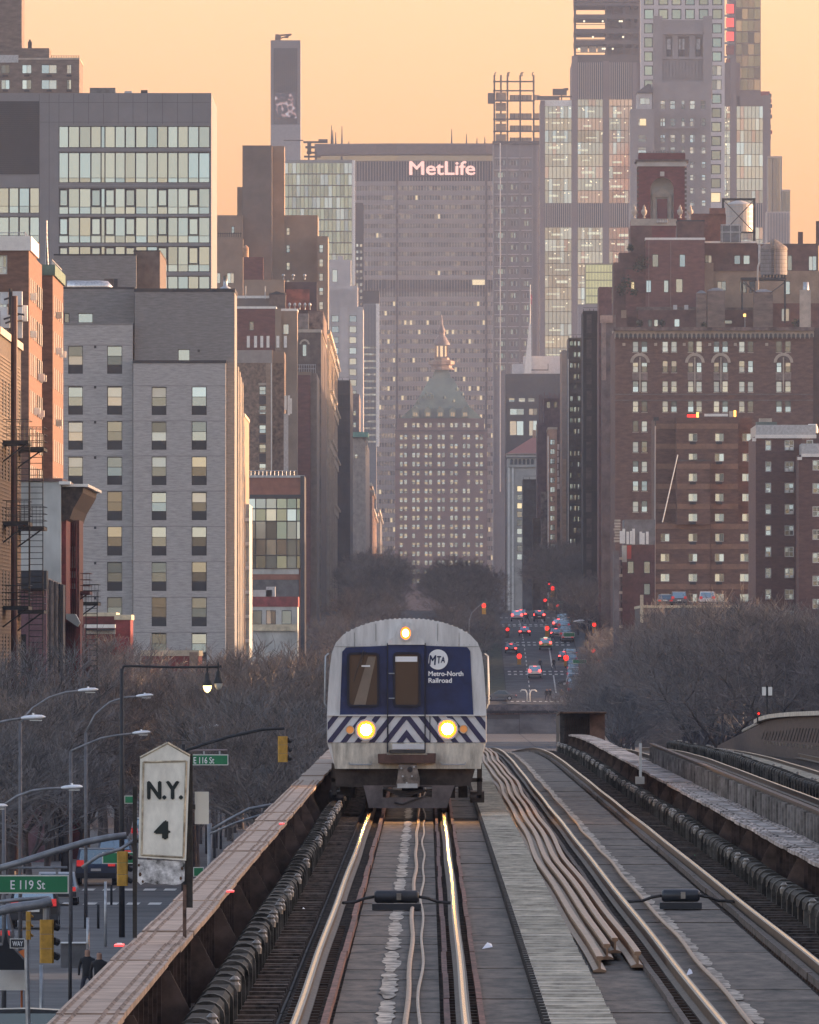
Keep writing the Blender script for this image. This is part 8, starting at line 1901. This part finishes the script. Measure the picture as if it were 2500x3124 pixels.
# portal parapet behind the train, double white lamp, kiosk
t = thing('portal_wall', 'rust coloured steel parapet crossing the tracks behind the train', 'parapet wall', (PX(1590,2244), 2244, -12)); Y = 2244
mb = MB(); mb.box(PX(1380,Y), PX(1722,Y), Y, Y+1.2, -13, PZ(2172,Y)); part('wall', mb, M('portal_rust', (.12,.07,.055), .8, .0, var=.35, scale=.7), t)
mb = MB(); mb.box(PX(1380,Y), PX(1722,Y), Y-.15, Y+1.4, PZ(2176,Y), PZ(2168,Y)); part('cap', mb, dark_steel, t)
for k in range(14): mb = MB(); xx = PX(1482+k*17,Y); mb.box(xx-.06, xx+.06, Y-.1, Y, PZ(2240,Y), PZ(2176,Y)); part('rib', mb, rust, t)
for k in range(8): mb = MB(); xx = PX(1486+k*30,Y); mb.box(xx, xx+1.15, Y-.05, Y-.01, PZ(2234,Y), PZ(2212,Y)); part('panel', mb, M('portal_pale', (.20,.12,.085), .8, var=.35, scale=1.2), t)
mb = MB(); mb.box(PX(1480,Y), PX(1700,Y), Y-1.8, Y-1.7, PZ(2168,Y), PZ(2152,Y)); part('fence_panel', mb, M('fence_grey', (.11,.10,.105), .8, var=.3, scale=1), t)
t = thing('double_lamp', 'pair of small white arched lamps back to back on the portal', 'lamp', at(1613, 2140, 2246))
for s in (-1, 1): mb = MB(); mb.tube([at(1613+s*4,2140,2246), at(1613+s*4,2115,2246), at(1613+s*9,2106,2246), at(1613+s*20,2105,2246), at(1613+s*25,2110,2246)], .11, 6); part('arm', mb, white_paint, t, True)
t = thing('kiosk', 'pale kiosk with slanted roof on the right pavement', 'kiosk', at(1870, 2012, 2345)); pbox(t, 'wall', 2345, 1836, 1880, 1956, 2010, pale_stucco, D=3); pbox(t, 'roof', 2344.5, 1832, 1884, 1950, 1957, galv, D=4); pbox(t, 'door', 2344.9, 1846, 1860, 1972, 2010, charcoal, D=.1)
# bits of the near street at lower left
pbox(thing('white_container', 'white box with dark sawtooth edge at the lower left', 'container', at(40,3020,430)), 'box', 430, -20, 80, 2948, 3022, white_paint, D=2)
t = thing('black_awning', 'black slanted canopy above the white box at the lower left', 'canopy', at(40,2945,428)); mb = MB(); mb.prism([(PX(-20,428),PZ(2960,428)),(PX(84,428),PZ(2960,428)),(PX(84,428),PZ(2942,428)),(PX(26,428),PZ(2880,428)),(PX(18,428),PZ(2840,428)),(PX(8,428),PZ(2885,428)),(PX(-20,428),PZ(2890,428))], 428, 429.5); part('canopy', mb, blk, t)
s4 = street_sign('black and white one way sign at the left edge', 426, 30, 76, 2864, 2894, 'WAY', 38, 70, 2872, 2887, mat=charcoal)
mb = MB(); mb.prism([(PX(54,432),PZ(2905,432)),(PX(76,432),PZ(2928,432)),(PX(76,432),PZ(2896,432))], 432, 432.02); mb.tube([(PX(66,432),432.05,PZ(2900,432)),(PX(66,432),432.05,gz(432))], .03, 5); solo('orange_sign', mb, M('work_orange', (.5,.13,.03), .6, var=0), 'orange road work sign behind the one way sign', 'road sign', at(66,2928,432))
for k, (xx, y0, y1, Yp) in enumerate(((126,2945,3040,430),(214,2850,3040,470),(268,2800,2960,560),(300,2760,2900,640),(322,2690,2900,600),(340,2700,2900,700))):
    mb = MB(); mb.tube([at(xx,y0,Yp), (PX(xx,Yp),Yp,gz(Yp))], .06, 6); solo('street_post', mb, galv if k % 2 == 0 else black_iron, ('pale post under the hanging yellow signal','black post right of the hanging yellow signal','pale post near the two dark figures','thin dark post behind the two dark figures','pale post beside the yellow signal left of the mile post','dark post nearest the mile post on the street')[k], 'post', at(xx,y1,Yp), None, True)
for k, (xa, xb, ya, yb, Yb, m) in enumerate(((206,232,2870,2960,700,M('storefront_teal', (.06,.07,.075), .6, var=.4, scale=.6)),(185,262,2880,3060,560,MATS['storefront_grey']),(298,345,2740,2830,820,MATS['storefront_grey']))):
    Bk = bld('street_kiosk', ('teal news box row behind the black post','grey street cabinet beyond the hanging signal','grey bus shelter far down the left street')[k], Yb, xa, xb, 'kiosk'); pbox(Bk, 'panel', Yb, xa, xb, ya, yb, m, D=1.5); pbox(Bk, 'cap', Yb-.1, xa-1, xb+1, ya-3, ya, galv, D=1.7)
# parking deck with cars on its roof, in front of the banded apartments
Y = 1880; PD = bld('parking_deck', 'low parking deck with pale parapet and cars on its roof before the banded apartments', Y, 1958, 2290)
vol(PD, Y, 1958, 2292, 1853, D=60, mat=M('deck_dark', (.10,.09,.085), .85, var=.2), cop=cream, coph=.3); pbox(PD, 'corner_pier', Y, 1954, 1964, 1815, 1900, cream, D=.5, off=.2)
for lab, x, kd, pc in (('white car parked on the roof of the parking deck',2158,'suv','white'),('grey car parked left of the white one on the parking deck roof',2072,'suv','grey'),('low grey car near the left end of the parking deck roof',2030,'sedan','grey')):
    c = car(lab, x, Y+10, kd, pc, rz=rnd.choice((0,3.14))); c.location.z = PZ(1853,Y)+.1
# unseen building rows added on the west side of the avenue: they stand right of the picture and keep the low sun off the street
for k, (ya, yb, h) in enumerate(((90,330,17.5),(345,560,18.5),(575,790,26),(805,1020,27),(1035,1250,17.5),(1265,1480,18),(1495,1700,17))):
    Bk = thing('shade_row', ('five storey row added for shade abreast of the camera, right of the frame','unseen row added for shade abreast of the train, right of the frame','unseen row added for shade behind the far right parapet','unseen row added for shade, fourth along the right side street wall','unseen row added for shade, fifth along the right side street wall','unseen row added for shade, sixth along the right side street wall','unseen row added for shade next to the housing block')[k], 'building', (52, ya, -8)); mb = MB(); mb.box(50, 64, ya, yb, -8, h-8); part('wall', mb, brown_brick, Bk); mb = MB(); mb.box(49.6, 50, ya, yb, h-8.6, h-7.9); part('cornice', mb, brn, Bk)
    for q in range(int((yb-ya)/9)):
        for r_ in range(4): mb = MB(); mb.box(49.94, 49.99, ya+3+q*9, ya+4.4+q*9, -5+r_*3.4, -3+r_*3.4); part('window', mb, glass_dark, Bk) if q % 3 == 0 else None
for lab, xa, xb, ya, yb, h in (('hidden row added for shade behind the corniced brick house',35,62,2385,2890,50),('hidden row added for shade farther up the hill behind the corniced brick house',55,82,2900,4400,60)):  # blocks added out of sight to keep low sun off the left facades
    Bk = thing('hidden_shade_row', lab, 'building', (xa, ya, 0)); mb = MB(); mb.box(xa, xb, ya, yb, -8, h); part('wall', mb, brown_brick, Bk); mb = MB(); mb.box(xa-.5, xb, ya-.5, ya, h-1, h+.2); part('cornice', mb, brn, Bk)
# ================================================================== the air
mb = MB(); mb.box(-700, 700, -80, 7600, -15, 330)
hz = part('haze', mb, None, None); hz.data.materials.clear()
hm = bpy.data.materials.new('haze_air'); hm.use_nodes = True; hm.node_tree.nodes.clear(); n = hm.node_tree.nodes
pv = n.new('ShaderNodeVolumePrincipled'); pv.inputs['Color'].default_value = (.49,.61,.86,1); pv.inputs['Density'].default_value = HAZE_D; pv.inputs['Anisotropy'].default_value = 0.0
oo = n.new('ShaderNodeOutputMaterial'); hm.node_tree.links.new(pv.outputs[0], oo.inputs['Volume']); hz.data.materials.append(hm); hz['kind'] = 'stuff'
